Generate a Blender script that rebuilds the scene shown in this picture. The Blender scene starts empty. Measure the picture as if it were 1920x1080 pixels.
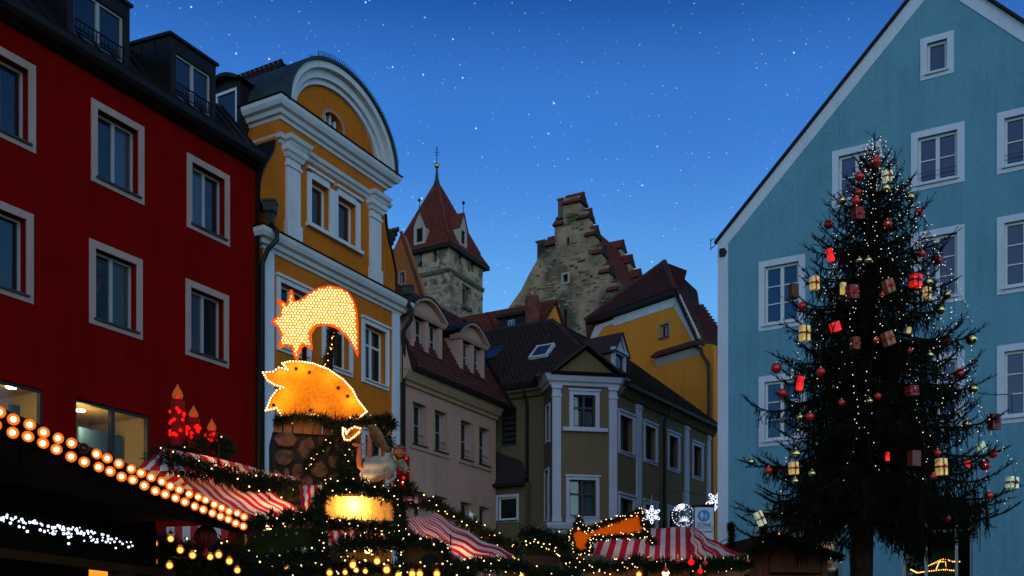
import bpy, math, random
import numpy as np
from mathutils import Vector, Matrix
from mathutils.geometry import delaunay_2d_cdt

random.seed(7)
RNG = np.random.default_rng(7)
SC = bpy.context.scene
COL = SC.collection
PI = math.pi
R = math.radians

# ------------------------------------------------------------------ camera
FOC, HOR, CAMZ = 1866.667, 1205.0, 1.6        # 35 mm lens with a vertical shift, horizon row, eye height
cam_data = bpy.data.cameras.new('camera')
cam = bpy.data.objects.new('camera', cam_data)
COL.objects.link(cam)
SC.camera = cam
cam_data.lens = 35.0
cam_data.sensor_width = 36.0
cam_data.shift_y = (HOR - 540.0) / 1920.0
cam_data.clip_start = 0.1
cam_data.clip_end = 2000.0
cam.location = (0, 0, CAMZ)
cam.rotation_euler = (PI / 2, 0, 0)

# ------------------------------------------------------------------ sky
SUN_EL, SUN_AZ = 24.0, 168.0                  # soft twilight from behind the camera
world = bpy.data.worlds.new('World')
SC.world = world
world.use_nodes = True
wn = world.node_tree
bg = wn.nodes['Background']
sky = wn.nodes.new('ShaderNodeTexSky')
sky.sky_type = 'NISHITA'
sky.sun_disc = False
sky.sun_elevation = R(SUN_EL)
sky.sun_rotation = R(SUN_AZ)
sky.ozone_density = 4.0
sky.dust_density = 0.3
geo = wn.nodes.new('ShaderNodeNewGeometry')
sep = wn.nodes.new('ShaderNodeSeparateXYZ')
neg = wn.nodes.new('ShaderNodeVectorMath'); neg.operation = 'SCALE'; neg.inputs['Scale'].default_value = -1.0
wn.links.new(geo.outputs['Incoming'], neg.inputs[0])
wn.links.new(neg.outputs[0], sep.inputs[0])
ramp = wn.nodes.new('ShaderNodeValToRGB')     # dusk tint: deep blue overhead, paler towards the roofs
cr = ramp.color_ramp
cr.interpolation = 'EASE'
cr.elements[0].position = 0.0; cr.elements[0].color = (0.62, 1.0, 1.0, 1)
cr.elements[1].position = 1.0; cr.elements[1].color = (0.022, 0.12, 0.36, 1)
for p, c in ((0.30, (0.52, 0.86, 1.0, 1)), (0.47, (0.23, 0.57, 0.97, 1)), (0.58, (0.045, 0.245, 0.57, 1))):
    e = cr.elements.new(p); e.color = c
wn.links.new(sep.outputs['Z'], ramp.inputs[0])
mul = wn.nodes.new('ShaderNodeMix'); mul.data_type = 'RGBA'; mul.blend_type = 'MULTIPLY'
mul.inputs['Factor'].default_value = 1.0
wn.links.new(sky.outputs[0], mul.inputs[6])
wn.links.new(ramp.outputs[0], mul.inputs[7])
# thin uneven veil of cloud in the twilight
cl = wn.nodes.new('ShaderNodeTexNoise'); cl.inputs['Scale'].default_value = 2.6; cl.inputs['Detail'].default_value = 5.0
wn.links.new(neg.outputs[0], cl.inputs['Vector'])
clr = wn.nodes.new('ShaderNodeMapRange')
clr.inputs[1].default_value = 0.3; clr.inputs[2].default_value = 0.75
clr.inputs[3].default_value = 0.9; clr.inputs[4].default_value = 1.13
wn.links.new(cl.outputs[0], clr.inputs[0])
vs = wn.nodes.new('ShaderNodeVectorMath'); vs.operation = 'SCALE'
wn.links.new(mul.outputs[2], vs.inputs[0]); wn.links.new(clr.outputs[0], vs.inputs['Scale'])
# stars: points of 3D cells that happen to lie on the unit sphere
last = vs.outputs[0]
for scale, rad, power in ((58.0, 0.055, 6.0), (112.0, 0.085, 2.6), (150.0, 0.10, 1.2)):
    vo = wn.nodes.new('ShaderNodeTexVoronoi'); vo.inputs['Scale'].default_value = scale
    vo.inputs['Randomness'].default_value = 1.0
    wn.links.new(neg.outputs[0], vo.inputs['Vector'])
    mr = wn.nodes.new('ShaderNodeMapRange')
    mr.inputs[1].default_value = rad * 0.3; mr.inputs[2].default_value = rad
    mr.inputs[3].default_value = power; mr.inputs[4].default_value = 0.0
    wn.links.new(vo.outputs['Distance'], mr.inputs[0])
    cs = wn.nodes.new('ShaderNodeVectorMath'); cs.operation = 'SCALE'; cs.inputs[0].default_value = (0.75, 0.9, 1.0)
    wn.links.new(mr.outputs[0], cs.inputs['Scale'])
    ad = wn.nodes.new('ShaderNodeVectorMath'); ad.operation = 'ADD'
    wn.links.new(last, ad.inputs[0]); wn.links.new(cs.outputs[0], ad.inputs[1])
    last = ad.outputs[0]
wn.links.new(last, bg.inputs['Color'])
bg.inputs['Strength'].default_value = 0.17

# ------------------------------------------------------------------ twilight lamp
sun_data = bpy.data.lights.new('sun', 'SUN')
sun = bpy.data.objects.new('sun', sun_data)
COL.objects.link(sun)
sun_data.energy = 0.62
sun_data.angle = R(95)
sun_data.color = (1.0, 0.82, 0.62)
_az = R(SUN_AZ)
_to = Vector((math.sin(_az) * math.cos(R(SUN_EL)), math.cos(_az) * math.cos(R(SUN_EL)), math.sin(R(SUN_EL))))
sun.rotation_euler = _to.to_track_quat('Z', 'Y').to_euler()

SC.render.engine = 'CYCLES'
SC.view_settings.view_transform = 'Standard'
SC.view_settings.look = 'None'
SC.view_settings.exposure = 0.0
SC.view_settings.gamma = 1.0
SC.view_settings.use_curve_mapping = False
SC.cycles.use_denoising = True
SC.cycles.sample_clamp_indirect = 3.0
SC.cycles.max_bounces = 6
SC.cycles.diffuse_bounces = 3
SC.cycles.glossy_bounces = 3
SC.cycles.transparent_max_bounces = 12
SC.cycles.caustics_reflective = False
SC.cycles.caustics_refractive = False

# ------------------------------------------------------------------ materials
MATS = {}

def principled(name):
    m = bpy.data.materials.new(name)
    m.use_nodes = True
    return m, m.node_tree, m.node_tree.nodes['Principled BSDF']

def mat(name, col, rough=0.7, var=0.25, scale=6.0, bump=0.0, bscale=60.0, metal=0.0, spec=0.3, detail=6.0, col2=None, thr=None):
    """noise-mottled surface; col2 = second colour in patches above thr"""
    m, t, b = principled(name)
    N = t.nodes; L = t.links
    tc = N.new('ShaderNodeTexCoord')
    no = N.new('ShaderNodeTexNoise'); no.inputs['Scale'].default_value = scale; no.inputs['Detail'].default_value = detail
    L.new(tc.outputs['Object'], no.inputs['Vector'])
    mr = N.new('ShaderNodeMapRange')
    mr.inputs[1].default_value = 0.25; mr.inputs[2].default_value = 0.75
    mr.inputs[3].default_value = 1 - var; mr.inputs[4].default_value = 1 + var
    L.new(no.outputs[0], mr.inputs[0])
    vm = N.new('ShaderNodeVectorMath'); vm.operation = 'SCALE'; vm.inputs[0].default_value = col[:3]
    L.new(mr.outputs[0], vm.inputs['Scale'])
    out = vm.outputs[0]
    if col2 is not None:
        n2 = N.new('ShaderNodeTexNoise'); n2.inputs['Scale'].default_value = scale * 0.35; n2.inputs['Detail'].default_value = 8
        L.new(tc.outputs['Object'], n2.inputs['Vector'])
        m2 = N.new('ShaderNodeMapRange'); m2.inputs[1].default_value = thr - 0.06; m2.inputs[2].default_value = thr + 0.06
        L.new(n2.outputs[0], m2.inputs[0])
        mx = N.new('ShaderNodeMix'); mx.data_type = 'RGBA'
        L.new(m2.outputs[0], mx.inputs['Factor']); L.new(out, mx.inputs[6]); mx.inputs[7].default_value = (*col2[:3], 1)
        out = mx.outputs[2]
    L.new(out, b.inputs['Base Color'])
    b.inputs['Roughness'].default_value = rough
    b.inputs['Metallic'].default_value = metal
    b.inputs['Specular IOR Level'].default_value = spec
    if bump:
        nb = N.new('ShaderNodeTexNoise'); nb.inputs['Scale'].default_value = bscale; nb.inputs['Detail'].default_value = 5
        L.new(tc.outputs['Object'], nb.inputs['Vector'])
        bp = N.new('ShaderNodeBump'); bp.inputs['Strength'].default_value = bump; bp.inputs['Distance'].default_value = 0.02
        L.new(nb.outputs[0], bp.inputs['Height']); L.new(bp.outputs[0], b.inputs['Normal'])
    MATS[name] = m
    return m

def plaster(name, col, grime=(0.5, 0.5, 0.5), amt=0.35, bump=0.35, var=0.1):
    """rendered wall: fine grain, faint vertical rain streaks and blotches"""
    m, t, b = principled(name)
    N = t.nodes; L = t.links
    tc = N.new('ShaderNodeTexCoord')
    mp = N.new('ShaderNodeMapping'); mp.inputs['Scale'].default_value = (3.5, 3.5, 0.22)
    L.new(tc.outputs['Object'], mp.inputs[0])
    s = N.new('ShaderNodeTexNoise'); s.inputs['Scale'].default_value = 1.6; s.inputs['Detail'].default_value = 7; s.inputs['Roughness'].default_value = 0.65
    L.new(mp.outputs[0], s.inputs['Vector'])
    bl = N.new('ShaderNodeTexNoise'); bl.inputs['Scale'].default_value = 0.7; bl.inputs['Detail'].default_value = 8
    L.new(tc.outputs['Object'], bl.inputs['Vector'])
    mm = N.new('ShaderNodeMath'); mm.operation = 'MULTIPLY'
    L.new(s.outputs[0], mm.inputs[0]); L.new(bl.outputs[0], mm.inputs[1])
    r1 = N.new('ShaderNodeMapRange'); r1.inputs[1].default_value = 0.2; r1.inputs[2].default_value = 0.42
    r1.inputs[3].default_value = 0; r1.inputs[4].default_value = amt
    L.new(mm.outputs[0], r1.inputs[0])
    fn = N.new('ShaderNodeTexNoise'); fn.inputs['Scale'].default_value = 22; fn.inputs['Detail'].default_value = 6
    L.new(tc.outputs['Object'], fn.inputs['Vector'])
    r2 = N.new('ShaderNodeMapRange'); r2.inputs[1].default_value = 0.3; r2.inputs[2].default_value = 0.7
    r2.inputs[3].default_value = 1 - var; r2.inputs[4].default_value = 1 + var
    L.new(fn.outputs[0], r2.inputs[0])
    vm = N.new('ShaderNodeVectorMath'); vm.operation = 'SCALE'; vm.inputs[0].default_value = col
    L.new(r2.outputs[0], vm.inputs['Scale'])
    mx = N.new('ShaderNodeMix'); mx.data_type = 'RGBA'
    L.new(r1.outputs[0], mx.inputs['Factor']); L.new(vm.outputs[0], mx.inputs[6])
    mx.inputs[7].default_value = (col[0] * grime[0], col[1] * grime[1], col[2] * grime[2], 1)
    L.new(mx.outputs[2], b.inputs['Base Color'])
    b.inputs['Roughness'].default_value = 0.9
    b.inputs['Specular IOR Level'].default_value = 0.05
    nb = N.new('ShaderNodeTexNoise'); nb.inputs['Scale'].default_value = 45; nb.inputs['Detail'].default_value = 6
    L.new(tc.outputs['Object'], nb.inputs['Vector'])
    bp = N.new('ShaderNodeBump'); bp.inputs['Strength'].default_value = bump; bp.inputs['Distance'].default_value = 0.03
    L.new(nb.outputs[0], bp.inputs['Height']); L.new(bp.outputs[0], b.inputs['Normal'])
    MATS[name] = m
    return m

def glass(name, ior=1.9, tint=(0.01, 0.013, 0.016), rough=0.03):
    """dark window pane in front of an unlit room; slightly wavy old glass"""
    m, t, b = principled(name)
    b.inputs['Base Color'].default_value = (*tint, 1)
    b.inputs['Roughness'].default_value = rough
    b.inputs['IOR'].default_value = ior
    N = t.nodes
    tc = N.new('ShaderNodeTexCoord')
    nb = N.new('ShaderNodeTexNoise'); nb.inputs['Scale'].default_value = 2.2; nb.inputs['Detail'].default_value = 2
    t.links.new(tc.outputs['Object'], nb.inputs['Vector'])
    bp = N.new('ShaderNodeBump'); bp.inputs['Strength'].default_value = 0.10; bp.inputs['Distance'].default_value = 0.05
    t.links.new(nb.outputs[0], bp.inputs['Height']); t.links.new(bp.outputs[0], b.inputs['Normal'])
    MATS[name] = m
    return m

def clear_glass(name):
    m = bpy.data.materials.new(name); m.use_nodes = True
    t = m.node_tree; t.nodes.clear()
    o = t.nodes.new('ShaderNodeOutputMaterial')
    tr = t.nodes.new('ShaderNodeBsdfTransparent'); tr.inputs[0].default_value = (0.82, 0.86, 0.86, 1)
    g = t.nodes.new('ShaderNodeBsdfGlossy'); g.inputs['Roughness'].default_value = 0.03
    lw = t.nodes.new('ShaderNodeLayerWeight'); lw.inputs[0].default_value = 0.5
    pw = t.nodes.new('ShaderNodeMath'); pw.operation = 'POWER'; pw.inputs[1].default_value = 4.0
    t.links.new(lw.outputs['Facing'], pw.inputs[0])
    fr = t.nodes.new('ShaderNodeMapRange'); fr.inputs[3].default_value = 0.05; fr.inputs[4].default_value = 0.9
    t.links.new(pw.outputs[0], fr.inputs[0])
    mx = t.nodes.new('ShaderNodeMixShader')
    t.links.new(fr.outputs[0], mx.inputs[0]); t.links.new(tr.outputs[0], mx.inputs[1]); t.links.new(g.outputs[0], mx.inputs[2])
    t.links.new(mx.outputs[0], o.inputs[0])
    MATS[name] = m
    return m

def emit(name, col, strength, sample=True, base=None):
    m, t, b = principled(name)
    b.inputs['Base Color'].default_value = (*(base or (col[0] * 0.3, col[1] * 0.3, col[2] * 0.3)), 1)
    b.inputs['Emission Color'].default_value = (*col, 1)
    b.inputs['Roughness'].default_value = 0.8; b.inputs['Specular IOR Level'].default_value = 0.04
    b.inputs['Emission Strength'].default_value = strength
    if not sample:
        m.cycles.emission_sampling = 'NONE'
    MATS[name] = m
    return m

# ------------------------------------------------------------------ scene graph helpers
def thing(name, label, cat, loc=(0, 0, 0), group=None):
    o = bpy.data.objects.new(name, None)
    o.empty_display_size = 0.3
    COL.objects.link(o)
    o.location = loc
    o['label'] = label
    o['category'] = cat
    if group: o['group'] = group
    return o

def root_of(o):
    while o.parent is not None: o = o.parent
    return o

class MB:
    """collects faces in world space and links them as ONE mesh object"""
    def __init__(s): s.v = []; s.f = []; s.m = []; s.cur = 0
    def add(s, verts, faces):
        b = len(s.v); s.v.extend(tuple(p) for p in verts)
        for f in faces:
            s.f.append(tuple(b + i for i in f)); s.m.append(s.cur)
        return s
    def poly(s, *p): return s.add(p, [tuple(range(len(p)))])
    def box(s, p, a, b, c):
        p = Vector(p); a = Vector(a); b = Vector(b); c = Vector(c)
        return s.add([p, p + a, p + a + b, p + b, p + c, p + a + c, p + a + b + c, p + b + c],
                     [(0, 3, 2, 1), (4, 5, 6, 7), (0, 1, 5, 4), (1, 2, 6, 5), (2, 3, 7, 6), (3, 0, 4, 7)])
    def prism(s, pts, vec):
        """pts polygon extruded by vec"""
        n = len(pts); vec = Vector(vec); pts = [Vector(p) for p in pts]
        return s.add(pts + [p + vec for p in pts], [tuple(range(n)), tuple(reversed(range(n, 2 * n)))] +
                     [(i, i + n, (i + 1) % n + n, (i + 1) % n) for i in range(n)])
    def tube(s, pts, r, seg=8, cap=True):
        pts = [Vector(p) for p in pts]
        rs = r if isinstance(r, (list, tuple)) else [r] * len(pts)
        rings = []; prev = None
        for i, p in enumerate(pts):
            d = (pts[min(i + 1, len(pts) - 1)] - pts[max(i - 1, 0)]).normalized()
            if prev is None:
                a = d.orthogonal().normalized()
            else:
                a = (prev - d * prev.dot(d)); a = a.normalized() if a.length > 1e-6 else d.orthogonal().normalized()
            prev = a; b = d.cross(a)
            rings.append([p + (a * math.cos(2 * PI * k / seg) + b * math.sin(2 * PI * k / seg)) * rs[i] for k in range(seg)])
        vs = [q for r_ in rings for q in r_]; fs = []
        for i in range(len(pts) - 1):
            for k in range(seg):
                fs.append((i * seg + k, i * seg + (k + 1) % seg, (i + 1) * seg + (k + 1) % seg, (i + 1) * seg + k))
        if cap:
            fs.append(tuple(reversed(range(seg)))); fs.append(tuple(range((len(pts) - 1) * seg, len(pts) * seg)))
        return s.add(vs, fs)
    def ball(s, c, r, seg=8, rings=6, sz=1.0):
        c = Vector(c); vs = [c + Vector((0, 0, r * sz))]; fs = []
        for i in range(1, rings):
            t = PI * i / rings
            for k in range(seg):
                a = 2 * PI * k / seg
                vs.append(c + Vector((r * math.sin(t) * math.cos(a), r * math.sin(t) * math.sin(a), r * sz * math.cos(t))))
        vs.append(c - Vector((0, 0, r * sz))); n = len(vs) - 1
        for k in range(seg):
            fs.append((0, 1 + k, 1 + (k + 1) % seg))
            fs.append((n, n - seg + (k + 1) % seg, n - seg + k))
        for i in range(rings - 2):
            for k in range(seg):
                a = 1 + i * seg + k; b = 1 + i * seg + (k + 1) % seg
                fs.append((a, a + seg, b + seg, b))
        return s.add(vs, fs)
    def lathe(s, c, prof, seg=12, axis=Vector((0, 0, 1))):
        c = Vector(c); a = axis.orthogonal().normalized(); b = axis.cross(a); vs = []; fs = []
        for (r, h) in prof:
            for k in range(seg):
                t = 2 * PI * k / seg
                vs.append(c + axis * h + (a * math.cos(t) + b * math.sin(t)) * r)
        for i in range(len(prof) - 1):
            for k in range(seg):
                fs.append((i * seg + k, i * seg + (k + 1) % seg, (i + 1) * seg + (k + 1) % seg, (i + 1) * seg + k))
        fs.append(tuple(reversed(range(seg)))); fs.append(tuple(range((len(prof) - 1) * seg, len(prof) * seg)))
        return s.add(vs, fs)
    def sweep(s, path, prof, z0=0.0, caps=True):
        """path: plan points (x, y); prof: (out, z) with out to the right of the path; mitred"""
        path = [Vector((p[0], p[1])) for p in path]; n = len(path); k = len(prof); vs = []
        for i in range(n):
            d0 = (path[i] - path[i - 1]).normalized() if i else None
            d1 = (path[i + 1] - path[i]).normalized() if i < n - 1 else None
            if d0 is None: d0 = d1
            if d1 is None: d1 = d0
            n0 = Vector((d0.y, -d0.x)); n1 = Vector((d1.y, -d1.x))
            m = (n0 + n1).normalized(); m = m / max(0.25, m.dot(n0))
            for (o, z) in prof:
                vs.append((path[i].x + m.x * o, path[i].y + m.y * o, z0 + z))
        fs = []
        for i in range(n - 1):
            for j in range(k):
                j2 = (j + 1) % k
                fs.append((i * k + j, (i + 1) * k + j, (i + 1) * k + j2, i * k + j2))
        if caps:
            fs.append(tuple(range(k))); fs.append(tuple(reversed(range((n - 1) * k, n * k))))
        return s.add(vs, fs)
    def build(s, name, mats, parent=None, smooth=False, kind=None, label=None):
        me = bpy.data.meshes.new(name)
        base = Vector(root_of(parent).location) if parent else Vector((0, 0, 0))
        if parent is not None and base.length > 0:
            vs = [(p[0] - base.x, p[1] - base.y, p[2] - base.z) for p in s.v]
        else:
            vs = s.v
        me.from_pydata(vs, [], s.f)
        ml = mats if isinstance(mats, (list, tuple)) else [mats]
        for m in ml: me.materials.append(MATS[m] if isinstance(m, str) else m)
        if len(ml) > 1: me.polygons.foreach_set('material_index', s.m)
        if smooth: me.polygons.foreach_set('use_smooth', [True] * len(me.polygons))
        me.update()
        o = bpy.data.objects.new(name, me)
        COL.objects.link(o)
        if parent is not None: o.parent = parent
        if kind: o['kind'] = kind
        if label: o['label'] = label
        return o

def np_mesh(name, verts, faces, mats, parent=None, kind=None, smooth=False, midx=None):
    """fast mesh from numpy arrays; faces all of the same size"""
    verts = np.asarray(verts, dtype=np.float32); faces = np.asarray(faces, dtype=np.int32)
    me = bpy.data.meshes.new(name)
    if parent is not None:
        verts = verts - np.array(root_of(parent).location, dtype=np.float32)
    nf, k = faces.shape
    me.vertices.add(len(verts)); me.vertices.foreach_set('co', verts.ravel())
    me.loops.add(nf * k); me.loops.foreach_set('vertex_index', faces.ravel())
    me.polygons.add(nf); me.polygons.foreach_set('loop_start', np.arange(0, nf * k, k, dtype=np.int32))
    ml = mats if isinstance(mats, (list, tuple)) else [mats]
    for m in ml: me.materials.append(MATS[m])
    if midx is not None: me.polygons.foreach_set('material_index', np.asarray(midx, dtype=np.int32))
    me.update(calc_edges=True)
    me.polygons.foreach_set('use_smooth', [bool(smooth)] * nf)
    o = bpy.data.objects.new(name, me); COL.objects.link(o)
    if parent is not None: o.parent = parent
    if kind: o['kind'] = kind
    return o

# ------------------------------------------------------------------ facade planes
def at(u, v, Y): return Vector(((u - 960) / FOC * Y, Y, CAMZ + (HOR - v) / FOC * Y))

class FP:
    """a vertical facade: s along it (left to right seen from the square), z height, n out of it"""
    def __init__(s, ox, oy, dx, dy):
        l = math.hypot(dx, dy); s.o = Vector((ox, oy)); s.d = Vector((dx / l, dy / l)); s.n = Vector((s.d.y, -s.d.x))
    def P(s, a, z, n=0.0):
        p = s.o + s.d * a + s.n * n
        return Vector((p.x, p.y, z))
    def xy(s, a, n=0.0):
        p = s.o + s.d * a + s.n * n; return (p.x, p.y)
    def sz(s, u, v, n=0.0):
        k = (u - 960) / FOC; o = s.o + s.n * n
        t = (k * o.y - o.x) / (s.d.x - k * s.d.y); Y = o.y + t * s.d.y
        return (t, CAMZ + (HOR - v) / FOC * Y)
    @property
    def D3(s): return Vector((s.d.x, s.d.y, 0))
    @property
    def N3(s): return Vector((s.n.x, s.n.y, 0))

def fbox(mb, fp, s0, s1, z0, z1, n0, n1):
    return mb.box(fp.P(s0, z0, n0), fp.D3 * (s1 - s0), Vector((0, 0, z1 - z0)), fp.N3 * (n1 - n0))

def inside(poly, x, y):
    c = False; j = len(poly) - 1
    for i in range(len(poly)):
        if (poly[i][1] > y) != (poly[j][1] > y) and x < (poly[j][0] - poly[i][0]) * (y - poly[i][1]) / (poly[j][1] - poly[i][1]) + poly[i][0]:
            c = not c
        j = i
    return c

def rect(s0, s1, z0, z1): return [(s0, z0), (s1, z0), (s1, z1), (s0, z1)]

def wall(fp, outline, holes, name, m, parent, depth=0.3, n=0.0, edge=0.0, kind=None, label=None):
    """wall sheet with real openings and reveals, optional thickness at its outline"""
    vs = []; es = []
    for pl in [outline] + list(holes):
        b = len(vs); vs += [Vector(p) for p in pl]
        es += [(b + i, b + (i + 1) % len(pl)) for i in range(len(pl))]
    r = delaunay_2d_cdt(vs, es, [], 0, 1e-5)
    mb = MB(); pv = [(p.x, p.y) for p in r[0]]; tris = []
    for f in r[2]:
        cx = sum(pv[i][0] for i in f) / len(f); cy = sum(pv[i][1] for i in f) / len(f)
        if inside(outline, cx, cy) and not any(inside(h, cx, cy) for h in holes): tris.append(tuple(f))
    mb.add([fp.P(a, z, n) for a, z in pv], tris)
    for h in holes:
        k = len(h); mb.add([fp.P(a, z, n) for a, z in h] + [fp.P(a, z, n - depth) for a, z in h],
                           [(i, (i + 1) % k, (i + 1) % k + k, i + k) for i in range(k)])
    if edge:
        k = len(outline); mb.add([fp.P(a, z, n) for a, z in outline] + [fp.P(a, z, n - edge) for a, z in outline],
                                 [(i, (i + 1) % k, (i + 1) % k + k, i + k) for i in range(k)])
    return mb.build(name, m, parent, kind=kind, label=label)

def window(fp, s0, s1, z0, z1, parent, sash='sash_white', pane='pane_dark', sur='trim_white', sw=0.17, proud=0.03, inset=0.16,
           cols=2, rows=1, fr=0.06, sill=True, n=0.0, crown=0.0, sillmat=None, name='window', split=None, curtain=None, top=None):
    """s0..z1 = clear opening. window (sash) > pane, surround, sill"""
    d = n - inset
    mb = MB()
    fbox(mb, fp, s0, s0 + fr, z0, z1, d - 0.05, d + 0.02); fbox(mb, fp, s1 - fr, s1, z0, z1, d - 0.05, d + 0.02)
    fbox(mb, fp, s0 + fr, s1 - fr, z0, z0 + fr * 1.2, d - 0.05, d + 0.02); fbox(mb, fp, s0 + fr, s1 - fr, z1 - fr, z1, d - 0.05, d + 0.02)
    a0, a1, b0, b1 = s0 + fr, s1 - fr, z0 + fr * 1.2, z1 - fr
    w = (a1 - a0) / cols; mw = fr * 0.75
    for c in range(1, cols):
        fbox(mb, fp, a0 + c * w - mw, a0 + c * w + mw, b0, b1, d - 0.045, d + 0.028)
    ys = split if split else [r / rows for r in range(1, rows)]
    for c in range(cols):
        for y in ys:
            zc = b0 + (b1 - b0) * y; h = 0.016 if not split else 0.035
            fbox(mb, fp, a0 + c * w + (mw if c else 0), a0 + (c + 1) * w - (mw if c < cols - 1 else 0), zc - h, zc + h, d - 0.03, d + 0.012)
    wo = mb.build(name, sash, parent)
    for c in range(cols):
        p = MB(); g0 = a0 + c * w + (mw if c else 0); g1 = a0 + (c + 1) * w - (mw if c < cols - 1 else 0)
        fbox(p, fp, g0, g1, b0, b1, d - 0.028, d - 0.016)
        p.build('pane', pane, wo)
    if pane == 'pane_clear':
        q = MB(); fbox(q, fp, s0, s1, z0, z1, d - 0.6, d - 0.55)
        q.build('dark_room', 'void', wo)
    if sur:
        q = MB()
        fbox(q, fp, s0 - sw, s0, z0 - sw * 0.0, z1, n - 0.02, n + proud); fbox(q, fp, s1, s1 + sw, z0, z1, n - 0.02, n + proud)
        fbox(q, fp, s0 - sw, s1 + sw, z1, z1 + sw, n - 0.02, n + proud)
        fbox(q, fp, s0 - sw, s1 + sw, z0 - sw, z0, n - 0.02, n + proud)
        if crown:
            fbox(q, fp, s0 - sw - 0.04, s1 + sw + 0.04, z1 + sw - 0.02, z1 + sw + 0.05, n - 0.02, n + proud + crown)
            fbox(q, fp, s0 - sw + 0.02, s0 - sw + 0.06, z0, z1 + sw - 0.05, n, n + proud + 0.025)
            fbox(q, fp, s1 + sw - 0.06, s1 + sw - 0.02, z0, z1 + sw - 0.05, n, n + proud + 0.025)
        q.build('surround', sur, wo)
    if sill:
        q = MB(); sn = n + proud + 0.06
        q.prism([fp.P(s0 - 0.05, z0 + 0.02, d), fp.P(s0 - 0.05, z0 - 0.035, d), fp.P(s0 - 0.05, z0 - 0.06, sn), fp.P(s0 - 0.05, z0 - 0.02, sn)], fp.D3 * (s1 - s0 + 0.1))
        q.build('sill', sillmat or 'sill_metal', wo)
    return wo

def holes_of(ws): return [rect(*w[:4]) for w in ws]

def tile_roof(parent, pts, e, name='roof', m='tile_dark', w=0.19, h=0.17, deck='deck', thick=0.03, tiles=True, label=None):
    """planar roof polygon pts (3D, world); e = eave direction. roof (deck) plus overlapping beaver-tail tiles joined in one part"""
    pts = [Vector(p) for p in pts]; e = Vector(e).normalized()
    nr = Vector((0, 0, 0))
    for i in range(len(pts)): nr += pts[i].cross(pts[(i + 1) % len(pts)])
    nr.normalize()
    if nr.z < 0: nr = -nr
    e = (e - nr * e.dot(nr)).normalized(); u = nr.cross(e)
    if u.z < 0: u = -u
    O = pts[0]
    pl = [((p - O).dot(e), (p - O).dot(u)) for p in pts]
    mb = MB(); mb.prism([p - nr * 0.12 for p in pts], nr * 0.11)
    ro = mb.build(name, deck, parent, label=label)
    if not tiles: return ro
    a0 = min(p[0] for p in pl); a1 = max(p[0] for p in pl); b0 = min(p[1] for p in pl); b1 = max(p[1] for p in pl)
    V = []; F = []
    row = 0; y = b0
    while y < b1 - 0.02:
        x = a0 + (w / 2 if row % 2 else 0) - w
        while x < a1:
            if inside(pl, x + w / 2, y + h * 0.6) or inside(pl, x + w * .5, y + h * .2):
                j = random.uniform(-0.012, 0.012); k = random.uniform(0, 0.014); g = 0.006
                x0, x1, y0, y1 = x + g, x + w - g, y + j, y + h * 1.25
                lo = thick + 0.018 + k; hi = 0.012
                b = len(V)
                q = [(x0, y1, hi), (x0, y0 + 0.035, lo), ((x0 + x1) / 2, y0, lo + 0.004), (x1, y0 + 0.035, lo), (x1, y1, hi),
                     (x0, y0 + 0.035, 0.0), ((x0 + x1) / 2, y0, 0.0), (x1, y0 + 0.035, 0.0)]
                for (px, py, pz) in q:
                    V.append(O + e * px + u * py + nr * pz)
                F += [(b, b + 1, b + 2), (b, b + 2, b + 4), (b + 2, b + 3, b + 4), (b + 1, b + 5, b + 6), (b + 1, b + 6, b + 2), (b + 2, b + 6, b + 7), (b + 2, b + 7, b + 3)]
            x += w
        y += h; row += 1
    if V:
        np_mesh('roof_tiles', [tuple(v) for v in V], F, m, ro, kind='stuff')
    return ro

def ridge_tiles(parent, a, b, m='tile_dark', r=0.11, step=0.34):
    a = Vector(a); b = Vector(b); L = (b - a).length; n = max(1, int(L / step)); mb = MB()
    for i in range(n):
        p = a.lerp(b, i / n); q = a.lerp(b, (i + 1.08) / n)
        mb.tube([p, q], [r * 1.02, r * 0.9], 8)
    o = mb.build('ridge_tiles', m, parent, kind='stuff')
    return o

def pipe(parent, pts, r=0.055, m='pipe_dark', name='downpipe'):
    mb = MB(); mb.tube(pts, r, 8)
    return mb.build(name, m, parent, smooth=True)
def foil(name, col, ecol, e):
    """crinkled foil of a gift parcel; emission added to brighten it, in uneven cells"""
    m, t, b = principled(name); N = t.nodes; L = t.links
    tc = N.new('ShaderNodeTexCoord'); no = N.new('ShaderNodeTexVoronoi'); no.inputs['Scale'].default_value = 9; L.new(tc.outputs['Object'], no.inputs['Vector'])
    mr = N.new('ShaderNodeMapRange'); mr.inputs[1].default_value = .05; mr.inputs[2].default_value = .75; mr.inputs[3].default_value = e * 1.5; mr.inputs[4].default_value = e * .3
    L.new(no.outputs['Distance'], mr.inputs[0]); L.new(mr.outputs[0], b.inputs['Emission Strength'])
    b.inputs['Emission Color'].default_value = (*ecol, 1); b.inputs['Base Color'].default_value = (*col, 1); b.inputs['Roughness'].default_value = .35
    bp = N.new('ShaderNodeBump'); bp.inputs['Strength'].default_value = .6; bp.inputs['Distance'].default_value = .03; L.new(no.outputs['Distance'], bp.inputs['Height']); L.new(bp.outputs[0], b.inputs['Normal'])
    m.cycles.emission_sampling = 'NONE'; MATS[name] = m

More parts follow.
